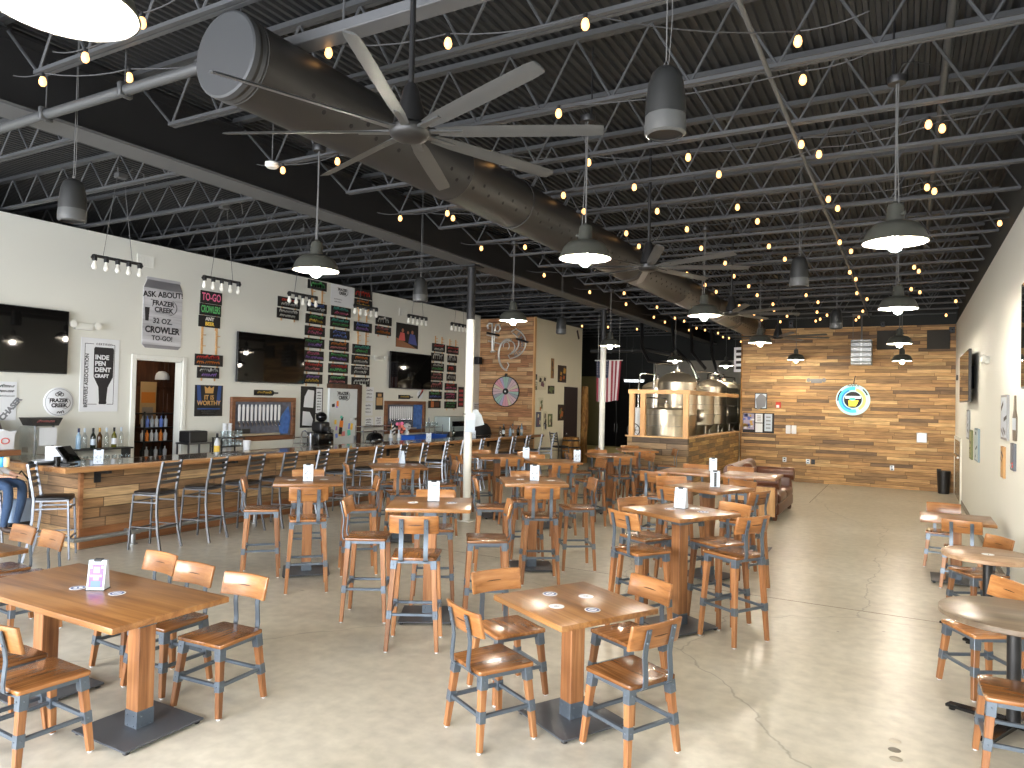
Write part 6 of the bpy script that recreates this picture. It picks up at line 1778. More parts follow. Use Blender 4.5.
# log post and barrel beyond the end of the bar
p = at(583, 440, y=22.1)
T = thing('log_post', 'rough dark log post beside the side wall, left of the second pillar', 'log post', (p.x, 22.1, 0)); m = MB(); m.lathe([(.15, 0), (.14, .8), (.16, 1.5), (.145, 2.55), (0, 2.56)], 18, cap0=True)
for v in m.bm.verts: v.co.x += .01*math.sin(5*v.co.z); v.co.y += .012*math.cos(4*v.co.z)
m.done('log', MT['log'], T, smooth=50)
p = at(571, 445, x=-9.05)
T = thing('wooden_barrel', 'wooden barrel with dark hoops past the far end of the bar', 'barrel', (p.x, p.y, 0)); prof = [(.24, 0), (.28, .22), (.3, .47), (.28, .72), (.24, .94)]
MB().lathe(prof+[(.22, .93), (0, .93)], 28, cap0=True).done('staves', MT['log'], T, smooth=40)
for z, r in ((.1, .266), (.3, .292), (.64, .292), (.85, .263)): MB().lathe([(r, z-.025), (r+.004, z-.025), (r+.004, z+.025), (r, z+.025)], 28).done('hoop', MT['black'], T, smooth=40)
MST.put('dark ladder-back metal stool at the far end of the bar beside the wooden barrel', (-8.75, 18.75, 0), R(-30), MG)

# ------------------------------------------------------------------ rear board wall
def onback(px, py): p = at(px, py, y=YB); return p.x, p.z
def backrect(px0, py0, px1, py1): a = at(px0, py0, y=YB); b = at(px1, py1, y=YB); return (a.x+b.x)/2, (a.z+b.z)/2, abs(b.x-a.x), abs(a.z-b.z)
def hb(name, label, cat, r4, group=None):
    x, z, W, H = backrect(*r4); return thing(name, label, cat, (x, YB-.001, z), 0, group, WALL_B), W, H
for r4, lab in (((877, 331, 903, 349.5), 'dark grey square panel high on the rear wall, behind the lamps'), ((927, 330.5, 950, 349), 'dark grey square panel high on the rear wall, nearest the right corner')):
    T, W, H = hb('acoustic_panel', lab, 'panel', r4, 'dark panels on the rear wall'); MB().bx(-W/2, W/2, -H/2, H/2, 0, .06, bev=.01).done('panel_face', plain('charcoal_fabric', srgb(62,60,56), .9, var=.1, scale=40), T)
for r4, lab in (((880.5, 322, 885, 327), 'small black box at the top of the rear wall'), ((949, 327, 955, 333), 'small black camera in the upper right corner of the rear wall'), ((789, 320, 794, 328), 'small black box atop the rear wall, left of the hanging silver box')):
    T, W, H = hb('wall_camera', lab, 'camera', r4); MB().bx(-W/2, W/2, -H/2, H/2, 0, .08, bev=.01).done('camera_case', MT['black'], T); MB().lathe([(.02, .08), (.02, .1), (0, .1)], 12).done('lens', MT['black_gloss'], T)
# lit round sign
x, z, W, H = backrect(836, 384.5, 870.5, 415.5)
r = (W+H)/4
T = thing('round_lit_sign', 'round lit sign with blue and gold rings on the rear board wall', 'lit sign', (x, YB-.001, z), 0, None, WALL_B)
MB().lathe([(0, 0), (r, 0), (r, .06), (r*.99, .07), (0, .07)], 56).done('light_box', glow('sign_pale_mint', (.5, .85, .82, 1), .3, (.4, .55, .54, 1)), T, smooth=40)
def ring(r0, r1, a0, a1, nm, mat, z_):
    m = MB(); n = 28
    for i in range(n):
        b0, b1 = R(a0+(a1-a0)*i/n), R(a0+(a1-a0)*(i+1)/n)
        m.quad((r0*math.cos(b0), r0*math.sin(b0), z_), (r1*math.cos(b0), r1*math.sin(b0), z_), (r1*math.cos(b1), r1*math.sin(b1), z_), (r0*math.cos(b1), r0*math.sin(b1), z_))
    m.done(nm, mat, T)
ring(r*.62, r*.84, 80, 285, 'blue_ring', glow('sign_blue', (.05, .5, .85, 1), .3), .0705); ring(r*.58, r*.68, 110, 260, 'deep_blue_ring', glow('sign_deep_blue', (.01, .2, .5, 1), .3), .071)
ring(r*.58, r*.76, -60, 75, 'gold_ring', glow('sign_gold', (.6, .48, .16, 1), .3), .0708)
ring(r*.84, r*.92, 20, 50, 'dark_arc', MT['sign_black'], .0712); ring(r*.84, r*.92, 140, 185, 'dark_arc', MT['sign_black'], .0712)
MB().lathe([(0, .072), (r*.52, .072)], 40).done('dark_centre', MT['sign_black'], T)
MB().bx(-r*.45, r*.45, r*.08, r*.24, .0722, .0728).done('white_band', glow('sign_white', (.9, .95, 1, 1), .3), T)
MB().prism([(-r*.26, -r*.04), (r*.34, -r*.04), (r*.26, -r*.26), (r*.16, -r*.42), (-r*.24, -r*.42)], .0722, .0732).done('yellow_shape', glow('sign_yellow', (.95, .85, .05, 1), .3), T)
MB().lathe([(0, .0736), (r*.18, .0736)], 24, Matrix.Translation((-r*.03, r*.05, 0)) @ Matrix.Diagonal((1, .6, 1, 1))).done('green_oval', glow('sign_teal', (.08, .62, .48, 1), .3), T)
o = scribble(r*.9, .1, 17, [(0, .07, 0)]).done('rim_lettering', MT['inkgrey'], T); o.location = (0, r*.9, .0708)
m = MB(); m.tube([(.01, r*.98, .02), (.02, r*1.2, .012), (.05, r*1.55, .012)], .012, 6); m.tube([(-.0, r*1.28, .012), (-.9, r*1.3, .012)], .006, 5); m.done('power_cord', MT['black'], T)
# hanging silver box
p = at(861.5, 352.5, y=20.2); dx = at(872, 352, y=20.2).x-at(851, 352, y=20.2).x; dz = at(861, 340, y=20.2).z-at(861, 365, y=20.2).z
T = thing('hanging_silver_box', 'silver slatted box hanging from the ceiling before the rear wall', 'hanging box', (p.x, 20.2, p.z))
MB().bx(-dx/2, dx/2, -.18, .18, -dz/2, dz/2, bev=.01, seg=1).done('box_case', plain('galvanised_sheet', srgb(120,122,121), .3, metal=.85, var=.4, scale=12), T)
m = MB()
for k in range(5): m.box((0, -.19, dz*(-.4+.2*k)), (dx*.98, .02, .03), (.5, 0, 0))
m.bx(-.015, .015, -.2, -.17, -dz/2, dz/2); m.done('slats', MT['galv'], T)
m = MB(); m.tube([(0, 0, dz/2), (.0, 0, 4.45-p.z)], .02, 8); m.tube([(-.2, 0, dz/2), (-.2, 0, 4.45-p.z)], .006, 6); m.bx(-.22, .22, -.04, .04, 4.4-p.z, 4.45-p.z); m.done('hanger_pole', MT['cable'], T)
# notices and small fittings
T, W, H = hb('notice_board', 'black notice board with a colourful poster, left end of the rear wall', 'notice board', (743, 412.5, 774, 433.5)); MB().bx(-W/2, W/2, -H/2, H/2, 0, .02).done('board', MT['sign_black'], T)
for x0, x1, y0, y1, nm, mat in ((-.48, -.13, -.34, .46, 'poster', flat('poster_lilac', srgb(160,150,170))), (-.09, .14, .02, .46, 'notice', MT['paper']), (-.09, .14, -.46, -.02, 'notice', MT['paper']), (.2, .44, -.4, .46, 'notice', MT['card'])):
    MB().bx(x0*W, x1*W, y0*H, y1*H, .02, .023).done(nm, mat, T)
rnd = random.Random(5); m = MB()
for k in range(14): m.mi = k % 3; xx, yy = rnd.uniform(-.45, -.18)*W, rnd.uniform(-.28, .4)*H; m.box((xx, yy, .0235), (rnd.uniform(.04, .12), rnd.uniform(.04, .1), .001))
for k in range(4): m.mi = 3; m.box((.32*W, (.3-.18*k)*H, .0235), (.12, .03, .001)); m.box((.025*W, (.35-.08*k)*H, .0235), (.1, .015, .001))
m.done('prints', [flat('pr_blue', srgb(90,100,170)), flat('pr_gold', srgb(190,150,70)), flat('pr_white', srgb(220,220,220)), MT['inkgrey']], T)
T, W, H = hb('framed_print', 'framed pale print above the notice board on the rear wall', 'picture', (755, 393, 767, 409)); MB().bx(-W/2, W/2, -H/2, H/2, 0, .025).done('frame', MT['black'], T); MB().bx(-W*.44, W*.44, -H*.45, H*.45, .025, .027).done('print', MT['card'], T); m = MB(); m.prism([(-.1, -.25), (.12, -.15), (.15, .1), (.0, .22), (-.14, .05)], .027, .028); m.done('figure', MT['inkgrey'], T)
T, W, H = hb('fire_alarm', 'red and white fire alarm on the rear wall', 'fire alarm', (776, 402, 781, 408)); MB().bx(-W/2, W/2, -H/2, H/2, 0, .05, bev=.01).done('alarm_case', flat('alarm_red', srgb(196,60,44)), T); MB().bx(-W*.35, W*.2, -H*.45, H*.0, .05, .06).done('strobe', MT['paper'], T)
T, W, H = hb('paper_holder', 'pair of white leaflet holders on the rear wall, right of the notice board', 'leaflets', (786, 425, 796.5, 434)); MB().bx(-W/2, -W*.03, -H/2, H/2, 0, .05, bev=.02).done('leaflet', MT['paper'], T); MB().bx(W*.03, W/2, -H/2, H/2, 0, .05, bev=.02).done('leaflet', MT['paper'], T)
T, W, H = hb('access_box', 'grey square box low on the right part of the rear wall', 'wall box', (916.5, 432.5, 927, 443)); MB().bx(-W/2, W/2, -H/2, H/2, 0, .05, bev=.01).done('box_lid', MT['galv'], T)
for px, py, lab in ((784.5, 459.5, 'leftmost outlet plate low on the rear wall'), (808, 461.5, 'outlet plate low on the rear wall, left of a close pair'), (813, 462, 'outlet plate low on the rear wall, right of a close pair'), (892, 468, 'outlet plate low on the rear wall under the grey box'), (939, 471.5, 'black outlet plate low on the rear wall near the right corner')):
    x, z = onback(px, py); T = thing('outlet_plate', lab, 'outlet', (x, YB-.001, z), 0, 'outlets on the rear wall', WALL_B); mt = MT['black'] if px in (939, 813) else MT['galv']
    MB().bx(-.05, .05, -.065, .065, 0, .012, bev=.003, seg=1).done('plate', mt, T); m = MB(); m.bx(-.02, .02, .015, .045, .012, .014); m.bx(-.02, .02, -.045, -.015, .012, .014); m.done('socket', MT['black_matte'], T)
x, z = onback(947, 474)
T = thing('waste_bin', 'small black bin in the far right corner', 'bin', (.8, 20.45, 0)); MB().lathe([(.12, 0), (.15, .55), (.14, .55), (.11, .02), (0, .02)], 20, cap0=True).done('bin_wall', MT['black'], T, smooth=40)

# ------------------------------------------------------------------ right wall pictures
def hr(name, label, cat, y0, y1, z0, z1, group=None): return thing(name, label, cat, (XR-.001, (y0+y1)/2, (z0+z1)/2), 0, group, WALL_R), y1-y0, z1-z0
def rpic(name, label, cat, y0, y1, z0, z1, mats, d=.025, seed=1):
    T, W, H = hr(name, label, cat, y0, y1, z0, z1); MB().bx(-W/2, W/2, -H/2, H/2, 0, d).done('frame', mats[0], T); MB().bx(-W*.42, W*.42, -H*.45, H*.45, d, d+.002).done('print', mats[1], T)
    rnd = random.Random(seed); m = MB()
    for k in range(6):
        m.mi = k % (len(mats)-1); xx, yy = rnd.uniform(-.25, .25)*W, rnd.uniform(-.35, .35)*H; m.box((xx, yy, d+.0025), (W*rnd.uniform(.2, .5), H*rnd.uniform(.05, .12), .001), (0, 0, rnd.uniform(-.5, .5)))
    m.done('picture', mats[1:], T)
rpic('metal_sign', 'tall silver-grey framed sign on the right wall, nearest group', 'sign', 10.12, 10.75, 1.71, 2.25, [plain('pewter', srgb(120,122,124), .4, metal=.5), MT['card'], MT['inkgrey'], MT['ink']], seed=3)
rpic('wooden_sign', 'narrow tan wooden sign below the silver-grey framed sign', 'sign', 10.45, 10.75, 1.24, 1.62, [flat('tan_board', srgb(170,130,80)), flat('tan_board2', srgb(184,144,92)), dk], seed=4)
rpic('small_sign', 'small slate sign with a red top, low on the right wall', 'sign', 9.5, 9.8, 1.4, 1.7, [flat('slate_board', srgb(84,88,96)), flat('slate_board2', srgb(110,112,120)), CH['red'], MT['card']], seed=5)
rpic('grey_frame', 'grey frame on the right wall under the bracket television, farther of the group', 'picture', 16.0, 16.6, 1.5, 2.06, [flat('frame_grey', srgb(120,124,126)), MT['card'], MT['inkgrey']], seed=6)
rpic('green_sign', 'olive green sign on the right wall, under the bracket television', 'sign', 15.3, 15.85, 1.16, 1.69, [gr, flat('sign_olive', srgb(140,140,90)), dk], seed=7)
rpic('license_plate_sign', 'pale blue-grey sign on the right wall, nearer of the group under the bracket television', 'sign', 13.95, 14.7, 1.2, 1.75, [flat('sign_bluegrey', srgb(120,140,150)), flat('sign_pale', srgb(176,190,192)), MT['ink']], seed=8)
T, W, H = hr('bottle_cutout', 'narrow bottle-shaped cut-out sign on the right wall', 'sign', 9.42, 9.72, 1.72, 2.14)
m = MB(); m.prism([(-.12, -.2), (.12, -.2), (.15, -.1), (.15, .06), (.06, .14), (.035, .3), (-.035, .3), (-.06, .14), (-.15, .06), (-.15, -.1)], 0, .015); m.mi = 1; m.bx(-.14, .14, -.08, .05, .015, .017); m.done('cutout', [flat('cutout_brown', srgb(100,90,76)), MT['card']], T)
T, W, H = hr('thermostat', 'small dark thermostat on the right wall near the far corner', 'thermostat', 19.8, 20.0, 2.75, 2.88); MB().bx(-.07, .07, -.06, .06, 0, .04, bev=.01).done('thermostat_case', MT['black'], T)

# ------------------------------------------------------------------ brewery behind the low board wall
ZP = 1.29
struct(MB().bx(-5.52, -4.15, 15.4, 15.52, 0, ZP).done('wall_brewery_front', MT['plank_pony_x']))
struct(MB().bx(-4.27, -4.15, 15.52, 20.8, 0, ZP).done('wall_brewery_side', MT['plank_pony_y']))
m = MB(); m.bx(-5.56, -4.13, 15.36, 15.56, ZP, ZP+.03); m.bx(-4.3, -4.11, 15.56, 20.78, ZP, ZP+.03)
struct(m.done('trim_brewery_cap', MT['stud']))
T = thing('timber_frame', 'pine post and rail frame standing on the low brewery wall', 'timber frame', (0, 0, 0))
for x, y in ((-5.44, 15.46), (-5.18, 15.46), (-4.21, 15.46)): MB().bx(x-.055, x+.055, y-.045, y+.045, ZP+.03, 2.26).done('post', MT['post'], T)
MB().bx(-5.52, -4.13, 15.41, 15.51, 2.26, 2.35).done('rail', MT['stud'], T); MB().bx(-4.26, -4.16, 15.51, 20.78, 2.26, 2.35).done('rail', MT['stud_y'], T)
m = MB()
for z in (1.55, 1.8, 2.04): m.tube([(-5.13, 15.46, z), (-4.26, 15.46, z)], .004, 5); m.tube([(-4.21, 15.5, z), (-4.21, 20.75, z)], .004, 5)
m.done('guard_wire', MT['galv'], T)
def tank(label, x, y, r, z0, z1, dome=.22, cone=True, name='brewing_tank', group='stainless brewing tanks'):
    T = thing(name, label, 'brewing tank', (x, y, 0), 0, group)
    m = MB(); m.lathe([(r, z0), (r, z0+(z1-z0)*.48), (r+.008, z0+(z1-z0)*.49), (r+.008, z0+(z1-z0)*.51), (r, z0+(z1-z0)*.52), (r, z1)], 40)
    m.done('shell', MT['stainless'], T, smooth=30)
    MB().lathe([(r, z1), (r+.012, z1+.01), (r*.92, z1+dome*.4), (r*.6, z1+dome*.8), (r*.2, z1+dome), (.06, z1+dome), (.06, z1+dome+.08), (0, z1+dome+.08)], 40).done('dome', MT['dome'], T, smooth=30)
    if cone: MB().lathe([(.06, z0-r*1.0), (r, z0)], 40, cap0=True).done('cone', MT['stainless'], T, smooth=30)
    else: MB().lathe([(0, z0-.02), (r, z0)], 40).done('bottom', MT['stainless'], T, smooth=30)
    for k in range(4):
        a = R(45+90*k); MB().tube([(r*.85*math.cos(a), r*.85*math.sin(a), 0), (r*.85*math.cos(a), r*.85*math.sin(a), z0+.05)], .035, 10).done('leg', MT['stainless'], T, smooth=40)
    m = MB(); m.tube([(.0, 0, z1+dome+.05), (0, 0, z1+dome+.2), (-r*.6, -.2, z1+dome+.22), (-r*.95, -.35, z1+dome+.2), (-r*1.02, -.4, z1), (-r*1.02, -.4, z0*.6)], .025, 10)
    m.done('pipe', MT['chrome'], T, smooth=40)
    MB().lathe([(.16, .0), (.18, .02), (.1, .05), (0, .06)], 20, Matrix.Translation((.2*r, -r*.96, z0+(z1-z0)*.3)) @ Matrix.Rotation(PI/2, 4, 'X')).done('manway', MT['stainless'], T, smooth=40)
    return T
tank('short wide stainless tank right behind the pine frame', -5.08, 16.85, .43, .45, 1.9, .06, False)
tank('tallest stainless tank with a domed top, behind the short one', -5.28, 18.5, .5, .95, 2.6, .28, False)
tank('stainless conical tank, second from the left along the side rail', -5.02, 19.75, .4, 1.5, 2.28, .18)
tank('stainless conical tank, third along the side rail', -5.02, 21.2, .42, 1.5, 2.55, .24)
tank('stainless conical tank, fourth along the side rail', -5.02, 22.7, .42, 1.5, 2.55, .24)
tank('stainless conical tank, farthest along the side rail', -5.02, 24.3, .42, 1.5, 2.5, .24)
tank('dark-lit stainless tank at the left, behind the pine posts', -6.5, 20.7, .45, .6, 2.5, .2, False)
p = at(637, 432, y=16.9)
T = thing('water_filter', 'white upright filter cylinder behind the left pine posts', 'water filter', (p.x, 16.9, 0)); MB().lathe([(.1, .9), (.1, 1.85), (.07, 1.92), (.04, 1.94), (0, 1.94)], 20, cap0=True).done('cylinder', MT['paper'], T, smooth=40); MB().lathe([(.06, 0), (.06, .9)], 12, cap0=True).done('foot_stand', MT['black'], T)
p = at(633.5, 433, y=16.1)
T = thing('floor_fan', 'round black fan behind the left pine post', 'fan', (p.x, 16.1, 0)); zc = at(635, 430, y=16.1).z
m = MB(); m.tube([(.15*math.cos(a), 0, zc+.15*math.sin(a)) for a in [i*PI/12 for i in range(24)]], .012, 6, closed=True)
for k in range(8): m.tube([(0, -.03, zc), (.15*math.cos(k*PI/4), 0, zc+.15*math.sin(k*PI/4))], .005, 5)
m.done('cage', MT['black'], T); MB().tube([(0, 0, 0), (0, 0, zc-.15)], .02, 8).done('pole', MT['black'], T); MB().lathe([(.16, 0), (.16, .02), (.03, .03)], 20, cap0=True).done('base', MT['black'], T); MB().ball((0, 0, zc), .05).done('motor', MT['black'], T, smooth=50)
# dark hoses and ducts over the brewery
for k, (pts, r) in enumerate(([[(-6.8, 20, 4.6), (-6.5, 19.2, 3.6), (-6.2, 18.9, 3.2), (-5.5, 18.8, 3.1)], .05], [[(-6.2, 21, 4.6), (-6.0, 20.6, 3.7), (-5.4, 20.2, 3.2), (-5.1, 19.9, 2.75)], .045], [[(-5.9, 22, 4.6), (-5.7, 21.5, 3.6), (-5.2, 21.1, 3.1)], .05], [[(-5.6, 23.4, 4.6), (-5.5, 23.2, 3.6), (-5.2, 22.8, 2.95)], .05])):
    tag(MB().tube(pts, r, 10).done('vent_hose', MT['black'], smooth=40), 'curved dark hose rising from the %s brewing tank' % ['tallest', 'second', 'third', 'fourth'][k], 'hose')
pipe('overhead_duct', [(-8.2, 19.6, 3.55), (-6.4, 19.6, 3.55), (-5.7, 19.4, 3.4)], .06, MT['grey_plastic'], 'grey pipe crossing over the dark corridor toward the tanks', [(-7.6, 19.6, 3.55), (-6.9, 19.6, 3.55)])
p = at(740, 360, y=21.6)
T = thing('hanging_sign', 'white sign board with dark marks seen edge-on beside the rear board wall', 'sign', (-4.3, 21.4, p.z), 0, None, (PI/2, 0, R(-20)))
MB().bx(-.16, .16, -.36, .36, -.01, .01).done('sign_board', MT['paper'], T); m = MB()
for k in range(4): m.bx(-.09, .09, -.28+.16*k, -.2+.16*k, .01, .012)
m.done('dark_marks', MT['ink'], T)
m = MB(); m.tube([(-.12, .36, 0), (-.12, 4.5-p.z, 0)], .004, 5); m.tube([(.12, .36, 0), (.12, 4.5-p.z, 0)], .004, 5); m.done('hanging_wire', MT['cable'], T)
# strip light glints in the dark workshop
p = at(634, 381, y=25)
T = thing('strip_light', 'white glowing strip lights deep in the dark corridor', 'light', (p.x, 25, p.z)); MB().bx(-.35, .35, -.05, .05, -.03, .03).done('diffuser', glow('strip_white', (.9, .95, 1, 1), 4), T); MB().bx(-.38, .38, -.07, .07, .03, .07).done('housing', MT['white'], T); m = MB(); m.tube([(-.3, 0, .07), (-.3, 0, 4.5-p.z)], .004, 5); m.tube([(.3, 0, .07), (.3, 0, 4.5-p.z)], .004, 5); m.done('hanging_wire', MT['cable'], T)

# ------------------------------------------------------------------ the striped flag
a, b, c = at(596.5, 360.5, y=18.6), at(621, 361, y=18.6), at(617, 401.5, y=18.6)
FW, FH = (b.x-a.x), (a.z-c.z)
T = thing('national_flag', 'striped flag with a starred blue canton, hung vertically by the second pillar', 'flag', (a.x, 18.6, a.z))
cols_f = [flat('flag_red', srgb(150,40,56)), flat('flag_white', srgb(226,214,214)), flat('flag_blue', srgb(40,48,72))]
nx, nz = 52, 26
def fy(u, v): return .05*math.sin(u*9+v*2)*(.3+.7*v)+.02*math.sin(u*21)
m = MB(); g_ = [[m.bm.verts.new((u/nx*FW*(1-.07*v/nz), fy(u/nx, v/nz), -v/nz*FH-.03*math.sin(u/nx*5)*v/nz)) for u in range(nx+1)] for v in range(nz+1)]
for v in range(nz):
    for u in range(nx):
        f = m.bm.faces.new((g_[v][u], g_[v+1][u], g_[v+1][u+1], g_[v][u+1])); st = int(u/nx*13)
        f.material_index = 2 if (u/nx < 7/13 and v/nz < .4) else (st % 2)
m.done('cloth', cols_f, T, smooth=60, recalc=False)
m = MB()
for i in range(6):
    for j in range(6):
        u, v = .03+.085*i, .03+.06*j
        y = fy(u, v)-.006
        m.lathe([(0, 0), (.012, 0)], 5, Matrix.Translation((u*FW*(1-.07*v), y, -v*FH)) @ Matrix.Rotation(PI/2, 4, 'X'))
m.done('stars', cols_f[1], T)
m = MB(); m.tube([(-.05, 0, .0), (FW+.05, 0, .0)], .012, 8); m.tube([(.05, 0, .01), (.05, 0, 4.5-a.z)], .003, 5); m.tube([(FW-.05, 0, .01), (FW-.05, 0, 4.5-a.z)], .003, 5); m.done('rod', MT['white'], T)

# ------------------------------------------------------------------ leather sofa
SOFA = T = thing('leather_sofa', 'brown tufted leather sofa facing right, in front of the rear board wall', 'sofa', (-2.43, 14.4, 0))
L0, L1 = -1.0, 1.0
MB().bx(-.42, .45, L0+.08, L1-.08, .1, .3, bev=.03).done('base', MT['leather'], T, smooth=50)
for k in range(2): MB().bx(-.25, .46, L0+.2+.8*k, L0+1.0+.8*k, .3, .46, bev=.05, seg=3).done('seat_cushion', MT['leather'], T, smooth=50)
def roll(pts, r, nm):
    m = MB(); m.tube(pts, r, 18); return m
m = MB(); m.bx(-.45, -.24, L0+.1, L1-.1, .25, .82, bev=.05); m.tube([(-.4, L0+.05, .84), (-.4, L1-.05, .84)], .12, 18)
m.done('backrest', MT['leather'], T, smooth=50)
m = MB()
for i in range(6):
    for j in range(2): m.ball((-.235, L0+.3+.28*i+.14*(j % 2), .5+.12*j), .015, 8, 5)
m.done('buttons', MT['leather'], T, smooth=50)
for y in (L0+.08, L1-.08):
    m = MB(); m.bx(-.42, .42, y-.1, y+.1, .12, .66, bev=.04); m.tube([(-.45, y, .69), (.46, y, .69)], .125, 18); m.lathe([(0, .0), (.09, .0), (.125, -.012)], 18, Matrix.Translation((.47, y, .69)) @ Matrix.Rotation(PI/2, 4, 'Y'))
    m.done('arm', MT['leather'], T, smooth=50)
for x in (-.36, .38):
    for y in (L0+.12, L1-.12): MB().lathe([(.03, 0), (.045, .05), (.04, .1)], 12, Matrix.Translation((x, y, 0)), cap0=True).done('foot', MT['darkwood'], T, smooth=40)
T = thing('sofa_cushion', 'plump brown leather cushion on the far left of the sofa top', 'cushion', (-2.62, 14.2, .46), R(8)); m = MB(); m.box((0, 0, .27), (.2, .5, .46), (0, -.3, 0), bev=.08, seg=4); m.done('cushion_cover', MT['leather'], T, smooth=60)
for y in (L0-.03, L1+.005):
    MB().bx(-.4, .4, y, y+.025, .08, .6, bev=.004, seg=1).done('side_panel', MT['post'], SOFA)
# ------------------------------------------------------------------ the seated person at the left edge
def person():
    P = thing('person', 'person in blue jeans seated on a stool at the left edge, hand on lap', 'person', (-10.2, 4.63, 0), R(35-90))
    me = bpy.data.meshes.new('skeleton'); o = bpy.data.objects.new('skeleton', me); COL.objects.link(o)
    J = {}; vs = []; es = []; rs = []
    def j(n, p, r, parent=None):
        J[n] = len(vs); vs.append(p); rs.append(r)
        if parent: es.append((J[parent], J[n]))
    # faces +Y, seat top .76
    j('pelvis', (0, -.02, .9), (.15, .12)); j('waist', (0, -.03, 1.05), (.135, .105), 'pelvis'); j('chest', (0, -.01, 1.22), (.16, .115), 'waist'); j('upchest', (0, 0, 1.34), (.13, .1), 'chest')
    j('neck', (0, .02, 1.44), (.055, .055), 'upchest'); j('chin', (0, .055, 1.52), (.07, .075), 'neck'); j('head', (0, .06, 1.6), (.078, .095), 'chin'); j('crown', (0, .05, 1.68), (.055, .065), 'head')
    for s, t in ((-1, 'l'), (1, 'r')):
        j('hip'+t, (s*.1, .02, .87), (.1, .1), 'pelvis'); j('mid'+t, (s*.13, .24, .86), (.085, .085), 'hip'+t); j('knee'+t, (s*.15, .45, .84), (.062, .065), 'mid'+t)
        j('calf'+t, (s*.15, .45, .62), (.056, .058), 'knee'+t); j('ankle'+t, (s*.14, .4, .36), (.04, .042), 'calf'+t); j('heel'+t, (s*.14, .41, .3), (.042, .045), 'ankle'+t); j('toe'+t, (s*.15, .58, .285), (.038, .028), 'heel'+t)
        j('sh'+t, (s*.19, -.0, 1.34), (.062, .062), 'upchest'); j('elb'+t, (s*.25, .08, 1.06), (.045, .045), 'sh'+t); j('fore'+t, (s*.2, .22, .99), (.04, .04), 'elb'+t)
        j('wrist'+t, (s*.13, .34, .965), (.027, .022), 'fore'+t); j('palm'+t, (s*.1, .4, .955), (.034, .016), 'wrist'+t)
        for k, (dx, ln) in enumerate(((-.026, .062), (-.009, .07), (.008, .066), (.024, .052))):
            b = (s*(.09)+dx*s, .43, .955)
            j('f%d%s' % (k, t), b, (.009, .009), 'palm'+t); j('g%d%s' % (k, t), (b[0]-s*.004, b[1]+ln*.55, .952), (.0085, .0085), 'f%d%s' % (k, t)); j('h%d%s' % (k, t), (b[0]-s*.008, b[1]+ln, .938), (.007, .007), 'g%d%s' % (k, t))
        j('t0'+t, (s*.07, .4, .95), (.011, .011), 'wrist'+t); j('t1'+t, (s*.045, .43, .945), (.009, .009), 't0'+t)
    me.from_pydata(vs, es, [])
    sk = o.modifiers.new('skin', 'SKIN'); sk.use_smooth_shade = True
    for v, r in zip(me.skin_vertices[0].data, rs): v.radius = r
    me.skin_vertices[0].data[0].use_root = True
    sb = o.modifiers.new('sub', 'SUBSURF'); sb.levels = 2; sb.render_levels = 2
    dg = bpy.context.evaluated_depsgraph_get(); ev = o.evaluated_get(dg)
    m2 = bpy.data.meshes.new_from_object(ev); bpy.data.objects.remove(o)
    b = bpy.data.objects.new('body', m2); COL.objects.link(b); b.parent = P
    m2.materials.clear()
    for q in (plain('skin_tone', srgb(206,160,134), .5, var=.04), plain('pale_shirt', srgb(196,190,184), .8, var=.08), plain('blue_denim', srgb(52,74,104), .85, var=.25, scale=40), plain('brown_shoe', srgb(60,44,34), .6)): m2.materials.append(q)
    for p in m2.polygons:
        c = p.center; p.use_smooth = True
        if c.z > 1.42: mi = 0
        elif c.z > .935 and not (c.y > .3 and c.z < 1.0): mi = 1
        elif c.y > .3 and c.z > .915 and abs(c.x) < .2 and c.z > .932: mi = 0
        elif c.z < .34: mi = 3
        else: mi = 2
        if c.y > .335 and .935 < c.z < 1.0: mi = 0
        p.material_index = mi
    hair = plain('brown_hair', srgb(60,42,30), .7, var=.3, scale=30)
    h = MB(); h.ball((0, .035, 1.625), .1, 18, 12, 1.02); 
    for v in list(h.bm.verts):
        if v.co.y > .085 and v.co.z < 1.65: h.bm.verts.remove(v)
    h.done('hair', hair, P, smooth=60)
    f = MB()
    for s in (-1, 1): f.ball((s*.032, .148, 1.6), .012, 8, 6)
    f.done('eyes', MT['ink'], P, smooth=60)
    f = MB(); f.bar((0, .145, 1.6), (0, .17, 1.565), .014, .014, .03, .02, bev=.004); f.done('nose', m2.materials[0], P)
    f = MB(); f.tube([(-.026, .135, 1.535), (0, .143, 1.533), (.026, .135, 1.535)], .006, 6); f.done('mouth', flat('lip', srgb(168,100,92)), P)
    for s in (-1, 1): 
        f = MB(); f.ball((s*.092, .05, 1.59), .026, 10, 7, 1.3); f.done('ear', m2.materials[0], P, smooth=60)
    return P
person()
q = thing('dark_bag', 'black shoulder bag hanging beside the knee of the seated person', 'bag', (at(20, 508, z=.5).x, at(20, 508, z=.5).y, 0))
m = MB(); m.bx(-.05, .05, -.14, .14, .3, .62, bev=.03, seg=3); m.done('bag_body', plain('pale_blue_canvas', srgb(140,160,184), .8), q, smooth=50)
m = MB(); m.tube([(0, -.12, .6), (.0, -.1, .85), (0, .0, .98), (0, .1, .85), (0, .12, .6)], .012, 6); m.done('strap', MT['black'], q)
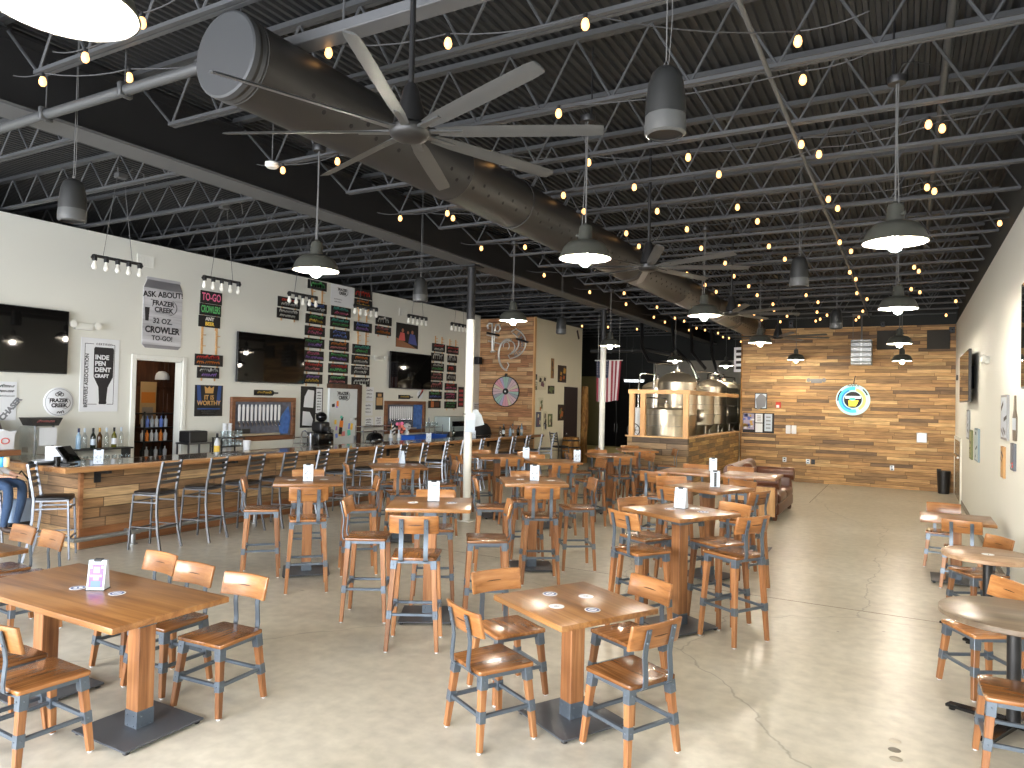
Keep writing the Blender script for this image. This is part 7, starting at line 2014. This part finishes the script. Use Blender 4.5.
m = MB(); m.bx(-.055, .055, -.15, .15, .27, .33, bev=.02); m.done('bag_bottom', MT['black'], q)

# ------------------------------------------------------------------ light
wd = bpy.data.worlds.new('daylight'); sc.world = wd; wd.use_nodes = True
nt = wd.node_tree
bg = nt.nodes['Background']
sky = nt.nodes.new('ShaderNodeTexSky'); sky.sky_type = 'HOSEK_WILKIE' if False else 'NISHITA'
sky.sun_disc = False; sky.sun_elevation = R(42); sky.sun_rotation = R(200); sky.air_density = 1.0; sky.dust_density = 3.0
mx = nt.nodes.new('ShaderNodeMix'); mx.data_type = 'RGBA'; mx.inputs[0].default_value = .55
mx.inputs[7].default_value = (.9, .97, 1.1, 1)
sc2 = nt.nodes.new('ShaderNodeMix'); sc2.data_type = 'RGBA'; sc2.blend_type = 'MULTIPLY'; sc2.inputs[0].default_value = 1; sc2.inputs[7].default_value = (.12, .12, .12, 1)
nt.links.new(sky.outputs[0], sc2.inputs[6]); nt.links.new(sc2.outputs[2], mx.inputs[6]); nt.links.new(mx.outputs[2], bg.inputs['Color'])
bg.inputs['Strength'].default_value = 15.0
for i in range(5):
    ld = bpy.data.lights.new('window_portal', 'AREA'); ld.shape = 'RECTANGLE'; ld.size = 2.25; ld.size_y = 3.8
    ld.cycles.is_portal = True
    lo = bpy.data.objects.new('window_portal', ld); COL.objects.link(lo)
    lo.location = (-11.0+2.37*i+1.185, YF-.05, 2.17); lo.rotation_euler = (PI/2, 0, PI)
    lo.rotation_euler = (-PI/2, 0, 0) if False else (R(90), 0, 0)

sc.view_settings.view_transform = 'Standard'
sc.view_settings.look = 'None'
sc.view_settings.gamma = 1.0
sc.view_settings.use_curve_mapping = False
sc.view_settings.exposure = 0.8
sc.cycles.max_bounces = 7
sc.cycles.diffuse_bounces = 5
sc.cycles.glossy_bounces = 3
sc.cycles.transparent_max_bounces = 8
sc.cycles.sample_clamp_indirect = 6.0
sc.cycles.use_denoising = True
try: sc.cycles.denoiser = 'OPENIMAGEDENOISE'
except Exception: pass
